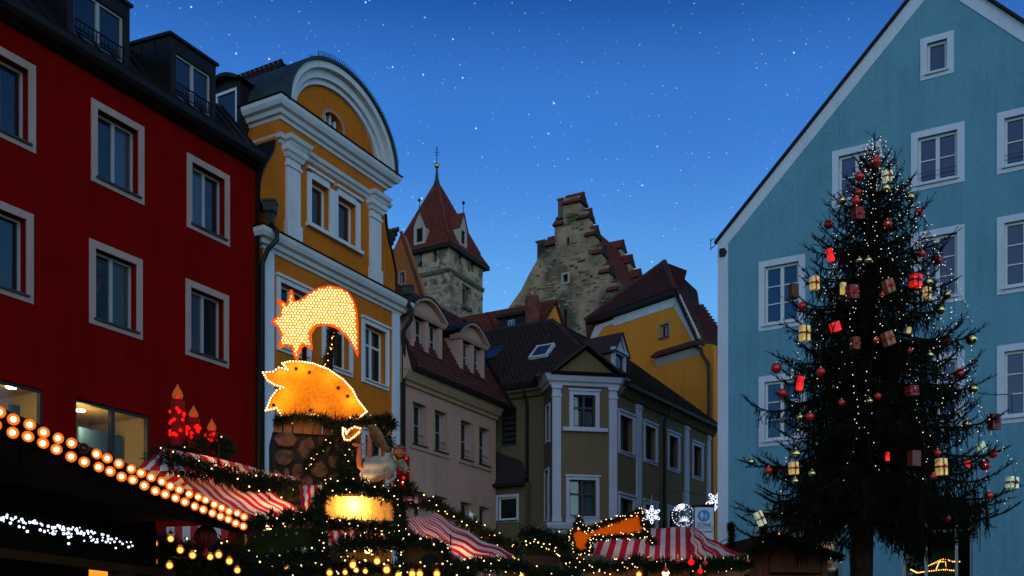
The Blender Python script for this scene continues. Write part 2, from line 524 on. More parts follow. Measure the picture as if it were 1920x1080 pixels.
def amber_shell(name):
    """shell of a market bulb; amber emission paints the halo round its filament"""
    m = bpy.data.materials.new(name); m.use_nodes = True; t = m.node_tree; t.nodes.clear(); N = t.nodes
    o = N.new('ShaderNodeOutputMaterial'); a = N.new('ShaderNodeBsdfTransparent'); a.inputs[0].default_value = (1, .72, .36, 1)
    e = N.new('ShaderNodeEmission'); e.inputs[0].default_value = (1, .25, .03, 1); e.inputs[1].default_value = .8
    x = N.new('ShaderNodeMixShader'); x.inputs[0].default_value = .42
    t.links.new(a.outputs[0], x.inputs[1]); t.links.new(e.outputs[0], x.inputs[2]); t.links.new(x.outputs[0], o.inputs[0]); m.cycles.emission_sampling = 'NONE'; MATS[name] = m

# ------------------------------------------------------------------ the material set
plaster('red_plaster', (0.21, 0.0016, 0.0008), (0.55, 0.5, 0.5), amt=0.6, var=.15)
plaster('frame_grey', (0.42, 0.29, 0.25), (0.6, 0.58, 0.55), 0.4, bump=0.15, var=0.05)
plaster('trim_corner', (0.47, 0.49, 0.57), (0.6, 0.58, 0.55), 0.4, bump=0.15, var=0.05)
plaster('yellow_plaster', (0.56, 0.155, 0.016), (0.5, 0.45, 0.4), 0.55)
plaster('pink_plaster', (0.50, 0.285, 0.225), (0.6, 0.6, 0.6), 0.5)
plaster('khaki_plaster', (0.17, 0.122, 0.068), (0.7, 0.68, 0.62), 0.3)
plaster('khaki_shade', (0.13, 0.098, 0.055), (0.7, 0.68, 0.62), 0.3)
plaster('blue_plaster', (0.142, 0.33, 0.415), (0.62, 0.62, 0.62), 0.55, bump=0.6, var=.12)
plaster('ochre_plaster', (0.82, 0.28, 0.036), (0.62, 0.55, 0.5), 0.35)
plaster('orange_plaster', (0.42, 0.12, 0.035), (0.6, 0.6, 0.6), 0.3)
plaster('base_plaster', (0.10, 0.085, 0.075), amt=0.4)
plaster('trim_white', (0.62, 0.62, 0.64), (0.6, 0.58, 0.55), 0.4, bump=0.15, var=0.05)
plaster('trim_cool', (0.60, 0.64, 0.72), (0.65, 0.64, 0.62), 0.35, bump=0.15, var=0.05)
plaster('trim_sand', (0.40, 0.27, 0.17), (0.7, 0.7, 0.7), 0.3, bump=0.1)
plaster('old_white', (0.40, 0.36, 0.32), (0.4, 0.38, 0.35), 0.5, bump=0.2)
mat('sash_white', (0.62, 0.62, 0.62), 0.45, 0.06)
mat('sash_grey', (0.33, 0.33, 0.33), 0.45, 0.06)
mat('sash_dark', (0.03, 0.03, 0.03), 0.5, 0.1)
mat('sill_metal', (0.06, 0.06, 0.065), 0.45, 0.15, metal=0.6)
mat('pipe_dark', (0.022, 0.020, 0.019), 0.5, 0.25, metal=0.5)
mat('pipe_copper', (0.06, 0.035, 0.02), 0.5, 0.3, metal=0.6)
mat('sheet_metal', (0.016, 0.012, 0.011), 0.5, 0.3, scale=2.0, metal=0.4, bump=0.05, bscale=8)
mat('copper_dark', (0.045, 0.06, 0.058), 0.5, 0.35, scale=3.0, metal=0.5)
mat('deck', (0.02, 0.015, 0.013), 0.9, 0.2)
mat('tile_dark', (0.040, 0.021, 0.016), 0.72, 0.55, scale=9.0, detail=3, spec=0.4)
mat('tile_red', (0.16, 0.030, 0.016), 0.75, 0.5, scale=7.0, detail=3, col2=(0.07, 0.03, 0.02), thr=0.6)
mat('tile_brown', (0.115, 0.030, 0.022), 0.75, 0.5, scale=8.0, detail=3, col2=(0.05, 0.026, 0.02), thr=0.6)
mat('tile_wine', (0.075, 0.018, 0.017), 0.75, 0.5, scale=8.0, detail=3)
mat('void', (0.004, 0.004, 0.005), 0.95, 0.0)
mat('curtain', (0.13, 0.135, 0.14), 0.9, 0.1)
mat('iron', (0.015, 0.015, 0.016), 0.5, 0.2, metal=0.7)
mat('gold', (0.75, 0.48, 0.10), 0.3, 0.15, metal=1.0)
glass('pane_dark', 1.75)
glass('pane_blue', 1.5, (0.010, 0.045, 0.115))  # blue of the reflected sky put into the pane colour
glass('pane_pale', 1.9, (0.035, 0.045, 0.055), .2)
glass('pane_dull', 1.5, (0.006, 0.006, 0.007), 0.12)
clear_glass('pane_clear')
# tower masonry: lime mortar with grime and lichen, stones are real geometry on top
mat('mortar', (0.38, 0.27, 0.18), 0.95, 0.35, scale=1.6, bump=1.0, bscale=3.5, col2=(0.14, 0.13, 0.10), thr=0.58)
mat('rubble', (0.35, 0.25, 0.165), 0.95, 0.55, scale=2.6, bump=1.0, bscale=6, col2=(0.10, 0.085, 0.06), thr=0.6)
mat('rubble_dark', (0.11, 0.10, 0.08), 0.95, 0.5, scale=2.0, bump=0.8, bscale=6)
mat('moss_stone', (0.13, 0.115, 0.035), 0.95, 0.5, scale=2.0, bump=0.6, bscale=8)
mat('brick_red', (0.20, 0.06, 0.04), 0.9, 0.4, scale=3)
mat('cobble', (0.055, 0.052, 0.05), 0.8, 0.4, scale=5, bump=0.4, bscale=14)
plaster('pink_trim', (0.46, 0.28, 0.22), (0.7, 0.7, 0.7), 0.25)
mat('room_wall', (0.42, 0.30, 0.12), 0.9, 0.15, scale=1.2)
mat('room_blue', (0.05, 0.12, 0.24), 0.8, 0.2)
emit('lamp_room', (1.0, 0.8, 0.5), 24.0)
glass('pane_sky', 2.0, (0.02, 0.03, 0.05))
mat('zinc', (0.35, 0.37, 0.38), 0.4, 0.2, metal=0.6)
mat('shutter_green', (0.02, 0.05, 0.03), 0.6, 0.2)
mat('mortar_old', (0.30, 0.20, 0.125), 0.95, 0.45, scale=1.1, bump=1.0, bscale=4, col2=(0.075, 0.06, 0.045), thr=0.56)
mat('rubble_old', (0.29, 0.195, 0.12), 0.95, 0.6, scale=1.6, bump=1.0, bscale=6, col2=(0.07, 0.05, 0.04), thr=0.57)
mat('shop_dark', (0.02, 0.022, 0.018), 0.9, 0.3)
mat('banner_green', (0.02, 0.09, 0.04), 0.8, 0.1)
emit('bulb_amber', (1.0, 0.36, 0.07), 7.0, sample=False)
emit('bulb_fairy', (1.0, 0.60, 0.24), 3.6, sample=False)
emit('bulb_white', (1.0, 0.90, 0.74), 1.5, sample=False)
emit('bulb_ice', (0.72, 0.78, 1.0), 2.2, sample=False)
mat('bark', (0.022, 0.014, 0.010), 0.95, 0.5, scale=9, bump=0.8, bscale=25, spec=.04)
mat('needles', (0.012, 0.013, 0.004), 0.8, 0.5, scale=2.5, spec=0.08)
mat('bauble_red', (0.62, 0.012, 0.01), 0.16, 0.05, spec=0.8)
mat('bauble_gold', (0.72, 0.62, 0.22), 0.18, 0.05, metal=1.0)
mat('foil_dark', (0.16, 0.008, 0.005), 0.35, 0.2, spec=0.5, bump=0.6, bscale=9)
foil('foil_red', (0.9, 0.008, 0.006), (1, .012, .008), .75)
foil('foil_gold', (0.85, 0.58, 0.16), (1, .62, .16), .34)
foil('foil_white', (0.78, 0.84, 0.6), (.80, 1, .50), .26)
mat('foil_tan', (0.34, 0.17, 0.055), 0.35, 0.3, metal=0.4, bump=0.8, bscale=9)
mat('foil_brown', (0.14, 0.05, 0.014), 0.4, 0.3, metal=0.2, bump=0.8, bscale=9)
mat('ribbon_red', (0.55, 0.012, 0.012), 0.35, 0.1, spec=0.5)
mat('ribbon_dark', (0.16, 0.012, 0.01), 0.35, 0.1, spec=0.5)
def cloth(name, col):
    m, t, b = principled(name); N = t.nodes; L = t.links
    tc = N.new('ShaderNodeTexCoord'); no = N.new('ShaderNodeTexNoise'); no.inputs['Scale'].default_value = 5; no.inputs['Detail'].default_value = 6
    L.new(tc.outputs['Object'], no.inputs['Vector'])
    mr = N.new('ShaderNodeMapRange'); mr.inputs[1].default_value = .3; mr.inputs[2].default_value = .7; mr.inputs[3].default_value = .8; mr.inputs[4].default_value = 1.1
    L.new(no.outputs[0], mr.inputs[0]); vm = N.new('ShaderNodeVectorMath'); vm.operation = 'SCALE'; vm.inputs[0].default_value = col; L.new(mr.outputs[0], vm.inputs['Scale'])
    L.new(vm.outputs[0], b.inputs['Base Color']); b.inputs['Roughness'].default_value = .55; b.inputs['Specular IOR Level'].default_value = .35
    tr = N.new('ShaderNodeBsdfTranslucent'); L.new(vm.outputs[0], tr.inputs['Color'])
    mx = N.new('ShaderNodeMixShader'); mx.inputs[0].default_value = .35; out = N['Material Output']
    L.new(b.outputs[0], mx.inputs[1]); L.new(tr.outputs[0], mx.inputs[2]); L.new(mx.outputs[0], out.inputs[0]); MATS[name] = m
cloth('canvas_red', (.46, .012, .02))
cloth('canvas_white', (.62, .56, .52))
mat('fir_green', (0.012, 0.016, 0.005), 0.8, 0.5, scale=4, spec=.08)
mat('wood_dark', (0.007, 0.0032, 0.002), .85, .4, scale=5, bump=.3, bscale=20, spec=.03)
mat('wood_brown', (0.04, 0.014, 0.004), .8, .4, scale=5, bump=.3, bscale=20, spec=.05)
mat('wood_warm', (0.15, 0.06, 0.018), .65, .4, scale=5, bump=.3, bscale=20)
mat('wood_hut', (0.19, 0.045, 0.014), .7, .3, scale=4, bump=.3, bscale=18)
mat('roof_felt', (0.006, 0.005, 0.005), .9, .3)
mat('mortar_black', (0.012, 0.010, 0.009), .95, .3)
mat('stone_brown', (0.085, 0.040, 0.020), .85, 1.0, scale=7, bump=1.0, bscale=18)
mat('paper_red', (0.16, 0.008, 0.008), .6, .2)
mat('sign_brown', (0.085, 0.030, 0.006), .8, .15, spec=.03)
mat('sign_green', (0.016, 0.016, 0.003), .8, .25, spec=.03)
mat('sign_red', (0.035, 0.006, 0.004), .7, .2)
mat('flake_grey', (0.20, 0.20, 0.14), .7, .1)
mat('sign_white', (0.55, 0.57, 0.60), .5, .06)
mat('sign_blue', (0.04, 0.20, 0.48), .5, .06)
mat('bauble_green', (0.01, 0.28, 0.08), .2, .1, spec=.7)
mat('candle_red', (0.26, 0.004, 0.003), .6, .15, scale=8, spec=.08)
emit('rim_orange', (1.0, .10, .004), .75, base=(.3, .04, .002))
emit('amber_cup', (1.0, .22, .02), .55, sample=False)
emit('bulb_core', (1.0, .62, .26), 4.8)
glass('dead_bulb', 1.5, (.10, .035, .01), .15)
emit('bulb_warm', (1.0, .60, .22), 5.0)
amber_shell('bulb_shell')
emit('bulb_sign', (1.0, .80, .36), 2.9)
emit('bulb_red', (1.0, .010, .008), 1.0)
emit('flame_lit', (1.0, .15, .03), .24, base=(.2, .05, .01))
emit('glow_orange', (1.0, .25, .02), 1.6)
emit('sign_yellow', (1.0, .38, .006), .58, base=(.35, .10, .002))
emit('sign_orange', (1.0, .13, .002), .36, base=(.3, .04, .001))
mat('skin_paint', (0.50, 0.125, 0.04), .6, .15, scale=9, spec=.1)
mat('hair_brown', (0.16, 0.065, 0.022), .55, .5, scale=30)
mat('lip_red', (0.35, 0.04, 0.03), .5, .1)
mat('robe_white', (0.34, 0.27, 0.19), .7, .3, scale=9, col2=(.17, .12, .08), thr=.54)
mat('wing_gold', (0.20, 0.075, 0.02), .5, .5, scale=12)
mat('candle_dark', (0.12, 0.003, 0.003), .6, .2, spec=.08)

def translucent(name, col):
    m = bpy.data.materials.new(name); m.use_nodes = True; t = m.node_tree; t.nodes.clear(); N = t.nodes
    o = N.new('ShaderNodeOutputMaterial'); a = N.new('ShaderNodeBsdfTranslucent'); b = N.new('ShaderNodeBsdfDiffuse'); x = N.new('ShaderNodeMixShader'); x.inputs[0].default_value = .25
    tc = N.new('ShaderNodeTexCoord'); no = N.new('ShaderNodeTexNoise'); no.inputs['Scale'].default_value = 26; no.inputs['Detail'].default_value = 4; t.links.new(tc.outputs['Object'], no.inputs['Vector'])
    mr = N.new('ShaderNodeMapRange'); mr.inputs[1].default_value = .3; mr.inputs[2].default_value = .7; mr.inputs[3].default_value = .7; mr.inputs[4].default_value = 1.15; t.links.new(no.outputs[0], mr.inputs[0])
    vm = N.new('ShaderNodeVectorMath'); vm.operation = 'SCALE'; vm.inputs[0].default_value = col; t.links.new(mr.outputs[0], vm.inputs['Scale'])
    t.links.new(vm.outputs[0], a.inputs[0]); t.links.new(vm.outputs[0], b.inputs[0]); t.links.new(a.outputs[0], x.inputs[1]); t.links.new(b.outputs[0], x.inputs[2]); t.links.new(x.outputs[0], o.inputs[0]); MATS[name] = m
translucent('panel_white', (.9, .50, .13))
translucent('panel_orange', (.92, .37, .025))
# ------------------------------------------------------------------ ground
gm = MB(); gm.poly((-900, -900, -0.004), (900, -900, -0.004), (900, 900, -0.004), (-900, 900, -0.004))
g = gm.build('ground', 'base_plaster'); g['kind'] = 'structure'
gm = MB(); gm.poly((-12, -6, 0), (14, -6, 0), (10, 45, 0), (0, 40, 0), (-10, 22, 0))
g = gm.build('market_square', 'cobble'); g['kind'] = 'structure'

_t0 = (170 - 960) / FOC * 22.0
A = FP(_t0, 22.0, (1990 - 960) / FOC, 1.0)      # the row of houses on the left
DIR_A = A.D3; DIR_N = A.N3

def base(fp, s): x, y = fp.xy(s); return (x, y, 0)

# ================================================================== red house
red = thing('red_house', 'dark red rendered town house with grey window frames and sheet metal mansard', 'house', base(A, 0.5))
RW = [(-2.63, -1.52, 11.98, 13.48), (0.17, 1.29, 11.98, 13.48), (2.92, 4.02, 11.96, 13.46), (-5.43, -4.32, 11.98, 13.48),
      (-2.68, -1.57, 8.82, 10.36), (0.12, 1.24, 8.82, 10.36), (2.88, 3.99, 8.82, 10.36), (-5.43, -4.32, 8.82, 10.36)]
RS = [(-3.9, -1.15, 4.6, 6.93), (-0.38, 1.66, 4.6, 6.93)]
small = (4.05, 4.55, 5.45, 6.05)
wall(A, rect(-8, 5.12, 0, 14.3), holes_of(RW) + holes_of(RS), 'wall', 'red_plaster', red, depth=0.24, edge=0.4)
for i, w in enumerate(RW):
    wo = window(A, *w, red, sash='sash_grey', pane='pane_dark', sur='frame_grey', sw=0.165, proud=0.025, inset=0.2, cols=2, fr=0.055)
for i, o in enumerate([o for o in red.children if o.name.startswith('window')]):      # net curtains dull some casements
    for k, p in enumerate([c for c in o.children if c.name.startswith('pane')]):
        if (i + k) % 2 == 0 and i != 4:
            p.data.materials.clear(); p.data.materials.append(MATS['pane_pale'])
# shop windows with lit rooms behind them
for (s0, s1, z0, z1) in RS:
    mb = MB()
    for a, b in ((s0, s0 + .06), (s1 - .06, s1), ((s0 + s1) / 2 - .05, (s0 + s1) / 2 + .05)): fbox(mb, A, a, b, z0, z1, -.16, -.06)
    fbox(mb, A, s0 + .06, s1 - .06, z0, z0 + .08, -.155, -.065); fbox(mb, A, s0 + .06, s1 - .06, z1 - .06, z1, -.155, -.065)
    f = mb.build('shop_window', 'sash_dark', red)
    m_ = (s0 + s1) / 2
    for a, b in ((s0 + .06, m_ - .05), (m_ + .05, s1 - .06)):
        p = MB(); fbox(p, A, a, b, z0 + .08, z1 - .06, -.125, -.11); p.build('pane', 'pane_clear', f)
    q = MB(); S0, S1, Z0, Z1 = s0 - 0.35, s1 + 0.35, z0 - 0.4, z1 + 0.12   # the room: back, sides, floor, ceiling
    def W_(*l): q.poly(*[A.P(a, z, n) for a, z, n in l])
    W_((S0, Z0, -2.6), (S1, Z0, -2.6), (S1, Z1, -2.6), (S0, Z1, -2.6))
    W_((S0, Z0, -.26), (S0, Z0, -2.6), (S0, Z1, -2.6), (S0, Z1, -.26)); W_((S1, Z0, -.26), (S1, Z1, -.26), (S1, Z1, -2.6), (S1, Z0, -2.6))
    W_((S0, Z0, -.26), (S1, Z0, -.26), (S1, Z0, -2.6), (S0, Z0, -2.6)); W_((S0, Z1, -.26), (S0, Z1, -2.6), (S1, Z1, -2.6), (S1, Z1, -.26))
    q.build('lit_room', 'room_wall', f)
    ua, va = (150, 771) if s0 > -1 else (20, 728)
    qa, qz = A.sz(ua - 2, va + 29, -1.3); qb, _ = A.sz(ua + 78, va + 40, -1.3)
    q = MB(); fbox(q, A, qa, qb, z0 + .3, qz, -1.36, -1.3); q.build('blue_board', 'room_blue', f)
    qa, qz = A.sz(ua + 1, va, -.75); q = MB(); q.lathe(A.P(qa, qz, -.75), [(0.10, 0), (0.10, 0.03), (0.05, 0.04)], 12); q.build('ceiling_lamp', 'lamp_room', f)
    l = bpy.data.lights.new('room_light', 'POINT'); l.energy = 34.0; l.color = (1, .66, .28); l.shadow_soft_size = .15
    lo = bpy.data.objects.new('room_light', l); COL.objects.link(lo); lo.parent = red; lo.location = A.P((s0 + s1) / 2, z1 - .35, -1.1) - red.location
q = MB()   # small dark vent window low on the right
fbox(q, A, 4.0, 4.75, 4.9, 5.75, 0.0, 0.03); q.build('vent_grille', 'sash_dark', red)
# eaves, gutter and mansard
mb = MB(); mb.sweep([A.xy(-8), A.xy(5.12)], [(0.0, 0), (0.12, 0), (0.20, 0.06), (0.34, 0.07), (0.42, 0.16), (0.42, 0.3), (0.3, 0.34), (0, 0.34)], 14.18)
mb.build('gutter', 'sheet_metal', red)
mb = MB(); mb.poly(A.P(-8, 14.5, .3), A.P(5.12, 14.5, .3), A.P(5.12, 16.1, -1.1), A.P(-8, 16.1, -1.1))
mb.poly(A.P(-8, 16.1, -1.1), A.P(5.12, 16.1, -1.1), A.P(5.12, 17.0, -4.5), A.P(-8, 17.0, -4.5))
mb.poly(A.P(-8, 17.0, -4.5), A.P(5.12, 17.0, -4.5), A.P(5.12, 14.3, -9), A.P(-8, 14.3, -9))
mb.poly(A.P(5.12, 0, 0), A.P(5.12, 14.5, .2), A.P(5.12, 16.1, -1.1), A.P(5.12, 17, -4.5), A.P(5.12, 14.3, -9), A.P(5.12, 0, -9))
mb.poly(A.P(-8, 0, -9), A.P(5.12, 0, -9), A.P(5.12, 14.3, -9), A.P(-8, 14.3, -9))
roof = mb.build('roof', 'sheet_metal', red)
mb = MB()
for i in range(30):
    s = -7.8 + i * 0.44
    mb.box(A.P(s, 14.5, .3), A.D3 * 0.03, A.P(s, 16.1, -1.1) - A.P(s, 14.5, .3), (A.N3 + Vector((0, 0, .8))) * .035)
mb.build('standing_seam', 'sheet_metal', roof, kind='stuff')
for (s0, s1) in ((-0.62, 1.02), (2.22, 3.68), (-3.5, -1.95)):
    mb = MB(); z0, z1, zb = 14.55, 16.2, 16.45
    for a, b in ((s0, s0 + .16), (s1 - .16, s1)): fbox(mb, A, a, b, z0, z1, -.2, 0.04)
    fbox(mb, A, s0 + .16, s1 - .16, z1 - .32, z1, -.2, 0.04); fbox(mb, A, s0 + .16, s1 - .16, z0, 14.82, -.2, 0.04)
    for s in (s0, s1 - .05):
        mb.prism([A.P(s, z0, -.2), A.P(s, z1, -.2), A.P(s, zb, -2.3), A.P(s, z0, -2.3)], A.D3 * .05)
    mb.prism([A.P(s0 - .06, z1, .10), A.P(s1 + .06, z1, .10), A.P(s1 + .06, zb, -2.4), A.P(s0 - .06, zb, -2.4)], Vector((0, 0, .07)))
    for i in range(4): fbox(mb, A, s0 - .025, s0, z0, z1 + .03, -.55 - .45 * i, -.51 - .45 * i)
    do = mb.build('dormer', 'sheet_metal', red)
    window(A, s0 + .16, s1 - .16, 14.82, 15.88, do, sash='sash_grey', pane='pane_dark', sur=None, sill=False, inset=0.06, fr=.05, name='dormer_window') if False else None
    ww = MB(); a0, a1 = s0 + .16, s1 - .16
    for a, b in ((a0, a0 + .05), (a1 - .05, a1), ((a0 + a1) / 2 - .045, (a0 + a1) / 2 + .045)): fbox(ww, A, a, b, 14.82, 15.88, -.1, -.02)
    fbox(ww, A, a0 + .05, a1 - .05, 15.83, 15.88, -.095, -.025); fbox(ww, A, a0 + .05, a1 - .05, 14.82, 14.88, -.095, -.025)
    ww.build('dormer_window', 'sash_grey', do)
    ww = MB(); fbox(ww, A, a0 + .05, a1 - .05, 14.88, 15.83, -.075, -.06); ww.build('pane', 'pane_dark', do)
    ww = MB(); fbox(ww, A, a0, a1, 15.12, 15.15, .06, .085); fbox(ww, A, a0, a1, 14.86, 14.88, .06, .085)
    for i in range(13):
        x = a0 + .03 + i * (a1 - a0 - .06) / 12; fbox(ww, A, x - .008, x + .008, 14.88, 15.12, .065, .08)
    ww.build('railing', 'iron', do)

# ================================================================== yellow house
yel = thing('yellow_house', 'ochre yellow house with round arched gable, white cornices and pilasters', 'house', base(A, 8.5))
YC = 8.52
YW = [(6.08, 7.2, 9.75, 11.5), (8.0, 9.1, 9.75, 11.45), (9.86, 10.95, 9.75, 11.43), (6.08, 7.2, 6.2, 8.0), (8.0, 9.1, 6.2, 8.0), (9.86, 10.95, 6.2, 8.0)]
YU = [(7.36, 8.16, 13.62, 14.86), (8.54, 9.42, 13.62, 14.86)]
lower = rect(5.42, 11.68, 0, 12.3)
wall(A, lower, holes_of(YW), 'wall', 'yellow_plaster', yel, depth=0.24, edge=0.5)
# upper storey with concave shoulders
out = [(5.5, 12.75)]
up_l = [(5.46, 13.2), (5.28, 13.5), (5.31, 13.9), (5.42, 14.25), (5.56, 14.52), (5.72, 14.78), (5.84, 15.0), (5.9, 15.35)]
up_r = [(11.48, 13.1), (11.48, 13.5), (11.3, 13.99), (11.08, 14.42), (10.94, 14.88), (10.9, 15.35)]
outl = [(5.5, 12.75), (11.5, 12.75)] + up_r + [(10.9, 16.1), (6.1, 16.1)] + list(reversed(up_l))
wall(A, outl, holes_of(YU), 'upper_wall', 'yellow_plaster', yel, depth=0.24, edge=1.2)
# arched pediment
def ell(a, b, t, zc=16.4): return (YC + a * math.cos(t), zc + b * math.sin(t))
N = 36
arc_o = [ell(2.46, 1.98, PI * i / N) for i in range(N + 1)]
oval = [(8.36 + 0.44 * math.cos(2 * PI * i / 20), 16.84 + 0.33 * math.sin(2 * PI * i / 20) if math.sin(2 * PI * i / 20) > -.55 else 16.66) for i in range(20)]
ov2 = []
for p in oval:
    if not ov2 or (Vector(p) - Vector(ov2[-1])).length > .02: ov2.append(p)
wall(A, [(YC - 2.4, 16.3)] + [(YC + 2.4, 16.3)] + [ell(2.4, 1.92, PI * i / N) for i in range(N + 1)], [ov2], 'pediment', 'yellow_plaster', yel, depth=0.25)
mb = MB(); k = len(ov2)
ring = [A.P(a, z, .03) for a, z in ov2] + [A.P(8.36 + (a - 8.36) * 1.2, 16.8 + (z - 16.8) * 1.2, .03) for a, z in ov2]
mb.add(ring + [p - A.N3 * .06 for p in ring], [(i, (i + 1) % k, (i + 1) % k + k, i + k) for i in range(k)] + [(i + k, (i + 1) % k + k, (i + 1) % k + 3 * k, i + 3 * k) for i in range(k)])
lw = mb.build('oval_window', 'trim_sand', yel)
q = MB(); q.poly(*[A.P(a, z, -.2) for a, z in ov2]); q.build('pane', 'pane_dark', lw)
q = MB(); fbox(q, A, 8.33, 8.40, 16.66, 17.16, -.19, -.1); fbox(q, A, 7.96, 8.76, 16.66, 16.72, -.19, -.1); fbox(q, A, 8.10, 8.17, 16.72, 17.06, -.19, -.1); fbox(q, A, 8.55, 8.62, 16.72, 17.06, -.19, -.1); q.build('mullion', 'sash_white', lw)
# moulded arch band: rings stepping forward
mb = MB()
for (ai, bi, ao, bo, n1) in ((1.92, 1.42, 2.06, 1.57, .10), (2.06, 1.57, 2.28, 1.80, .20), (2.28, 1.80, 2.46, 1.98, .36)):
    i_ = [ell(ai, bi, PI * i / N) for i in range(N + 1)]; o_ = [ell(ao, bo, PI * i / N) for i in range(N + 1)]
    L = N + 1
    V = [A.P(a, z, n1) for a, z in i_] + [A.P(a, z, n1) for a, z in o_] + [A.P(a, z, -.02) for a, z in i_] + [A.P(a, z, -1.2) for a, z in o_]
    F = []
    for i in range(N):
        F += [(i, i + 1, L + i + 1, L + i), (2 * L + i, 2 * L + i + 1, i + 1, i), (L + i, L + i + 1, 3 * L + i + 1, 3 * L + i)]
    mb.add(V, F)
mb.build('arch_moulding', 'trim_white', yel)
mb = MB(); o1 = [ell(2.47, 1.99, PI * i / N) for i in range(N + 1)]; o2 = [ell(2.55, 2.06, PI * i / N) for i in range(N + 1)]; L = N + 1
V = [A.P(a, z, .44) for a, z in o1] + [A.P(a, z, .44) for a, z in o2] + [A.P(a, z, -2.6) for a, z in o1] + [A.P(a, z, -2.6) for a, z in o2]
F = []
for i in range(N): F += [(i, i + 1, L + i + 1, L + i), (L + i, L + i + 1, 3 * L + i + 1, 3 * L + i), (i, 2 * L + i, 2 * L + i + 1, i + 1)]
mb.add(V, F); cap = mb.build('arch_capping', 'copper_dark', yel)
mb = MB()
for i in range(62):
    t = PI * (0.06 + 0.60 * i / 61); a, z = ell(2.55, 2.06, t)
    d = Vector((math.cos(t), math.sin(t)))
    for nn, lean in ((.34, .06), (.1, -.05)):
        p = A.P(a, z, nn); qv = A.P(a + d.x * .13, z + d.y * .15, nn + lean); mb.tube([p, qv], [.017, .009], 4)
mb.build('pigeon_spikes', 'iron', cap, kind='stuff')
# cornices (swept round the corner on the left)
big = [(0, 0), (.05, 0), (.08, .08), (.16, .1), (.2, .2), (.30, .24), (.36, .34), (.38, .44), (.3, .5), (0, .55)]
mb = MB(); mb.sweep([A.xy(6.1, -1.2), A.xy(6.1, 0), A.xy(10.95, 0), A.xy(10.95, -1.2)], big, 15.97)
mb.build('gable_cornice', 'trim_white', yel)
mb = MB(); mb.sweep([A.xy(6.1, -1.2), A.xy(6.1, 0), A.xy(10.95, 0), A.xy(10.95, -1.2)], [(0, .545), (.40, .455), (.42, .48), (.1, .62), (0, .62)], 15.97)
mb.build('cornice_flashing', 'sheet_metal', yel)
med = [(0, 0), (.06, .02), (.1, .1), (.16, .12), (.2, .22), (.1, .25), (0, .26)]
mb = MB(); mb.sweep([A.xy(6.1, -1.2), A.xy(6.1, 0), A.xy(10.9, 0), A.xy(10.9, -.6)], med, 15.28); mb.build('string_course', 'trim_white', yel)
mb = MB(); mb.sweep([A.xy(5.42, -.5), A.xy(5.42, 0), A.xy(11.68, 0), A.xy(11.68, -.5)], big, 12.18); mb.build('main_cornice', 'trim_white', yel)
mb = MB(); mb.sweep([A.xy(5.42, -.5), A.xy(5.42, 0), A.xy(11.68, 0), A.xy(11.68, -.5)], [(0, .545), (.40, .45), (.42, .48), (.1, .66), (0, .66)], 12.18); mb.build('cornice_flashing', 'sheet_metal', yel)
for (a, b) in ((6.3, 6.84), (10.1, 10.62)):
    mb = MB(); fbox(mb, A, a, b, 12.84, 15.0, 0, .09); fbox(mb, A, a - .04, b + .04, 12.84, 13.25, 0, .13)
    fbox(mb, A, a - .03, b + .03, 14.78, 14.86, 0, .13)
    mb.sweep([A.xy(a, 0), A.xy(a, .09), A.xy(b, .09), A.xy(b, 0)], [(0, 0), (.05, .02), (.09, .12), (.14, .16), (.16, .3), (0, .3)], 15.0)
    mb.sweep([A.xy(a, .1), A.xy(a, .2), A.xy(b, .2), A.xy(b, .1)], [(0, 0), (.06, .02), (.1, .1), (.16, .14), (.2, .24), (0, .26)], 15.282)
    mb.build('pilaster', 'trim_white', yel)
for (a, b) in ((5.44, 5.80), (11.30, 11.66)):
    mb = MB(); fbox(mb, A, a, b, 0, 12.17, 0, .06); mb.build('corner_strip', 'trim_cool', yel)
for w in YW:
    window(A, *w, yel, sash='sash_white', pane='pane_dull', sur='trim_white', sw=.15, proud=.05, inset=.2, cols=2, split=[.68], crown=.06, sillmat='trim_white')
for w in YU:
    window(A, *w, yel, sash='sash_white', pane='pane_dark', sur=None, inset=.2, cols=1, fr=.08, sill=False)
mb = MB(); fbox(mb, A, 7.2, 7.36, 13.55, 15.0, 0, .05); fbox(mb, A, 8.16, 8.54, 13.55, 14.9, 0, .06); fbox(mb, A, 9.42, 9.62, 13.55, 15.0, 0, .05)
fbox(mb, A, 7.36, 8.16, 14.86, 15.06, 0, .05); fbox(mb, A, 8.54, 9.42, 14.86, 15.06, 0, .05)
fbox(mb, A, 7.14, 8.3, 15.06, 15.13, 0, .12); fbox(mb, A, 8.42, 9.68, 15.06, 15.13, 0, .12); fbox(mb, A, 7.14, 9.68, 13.44, 13.55, 0, .14)
mb.build('window_surround', 'trim_white', yel)
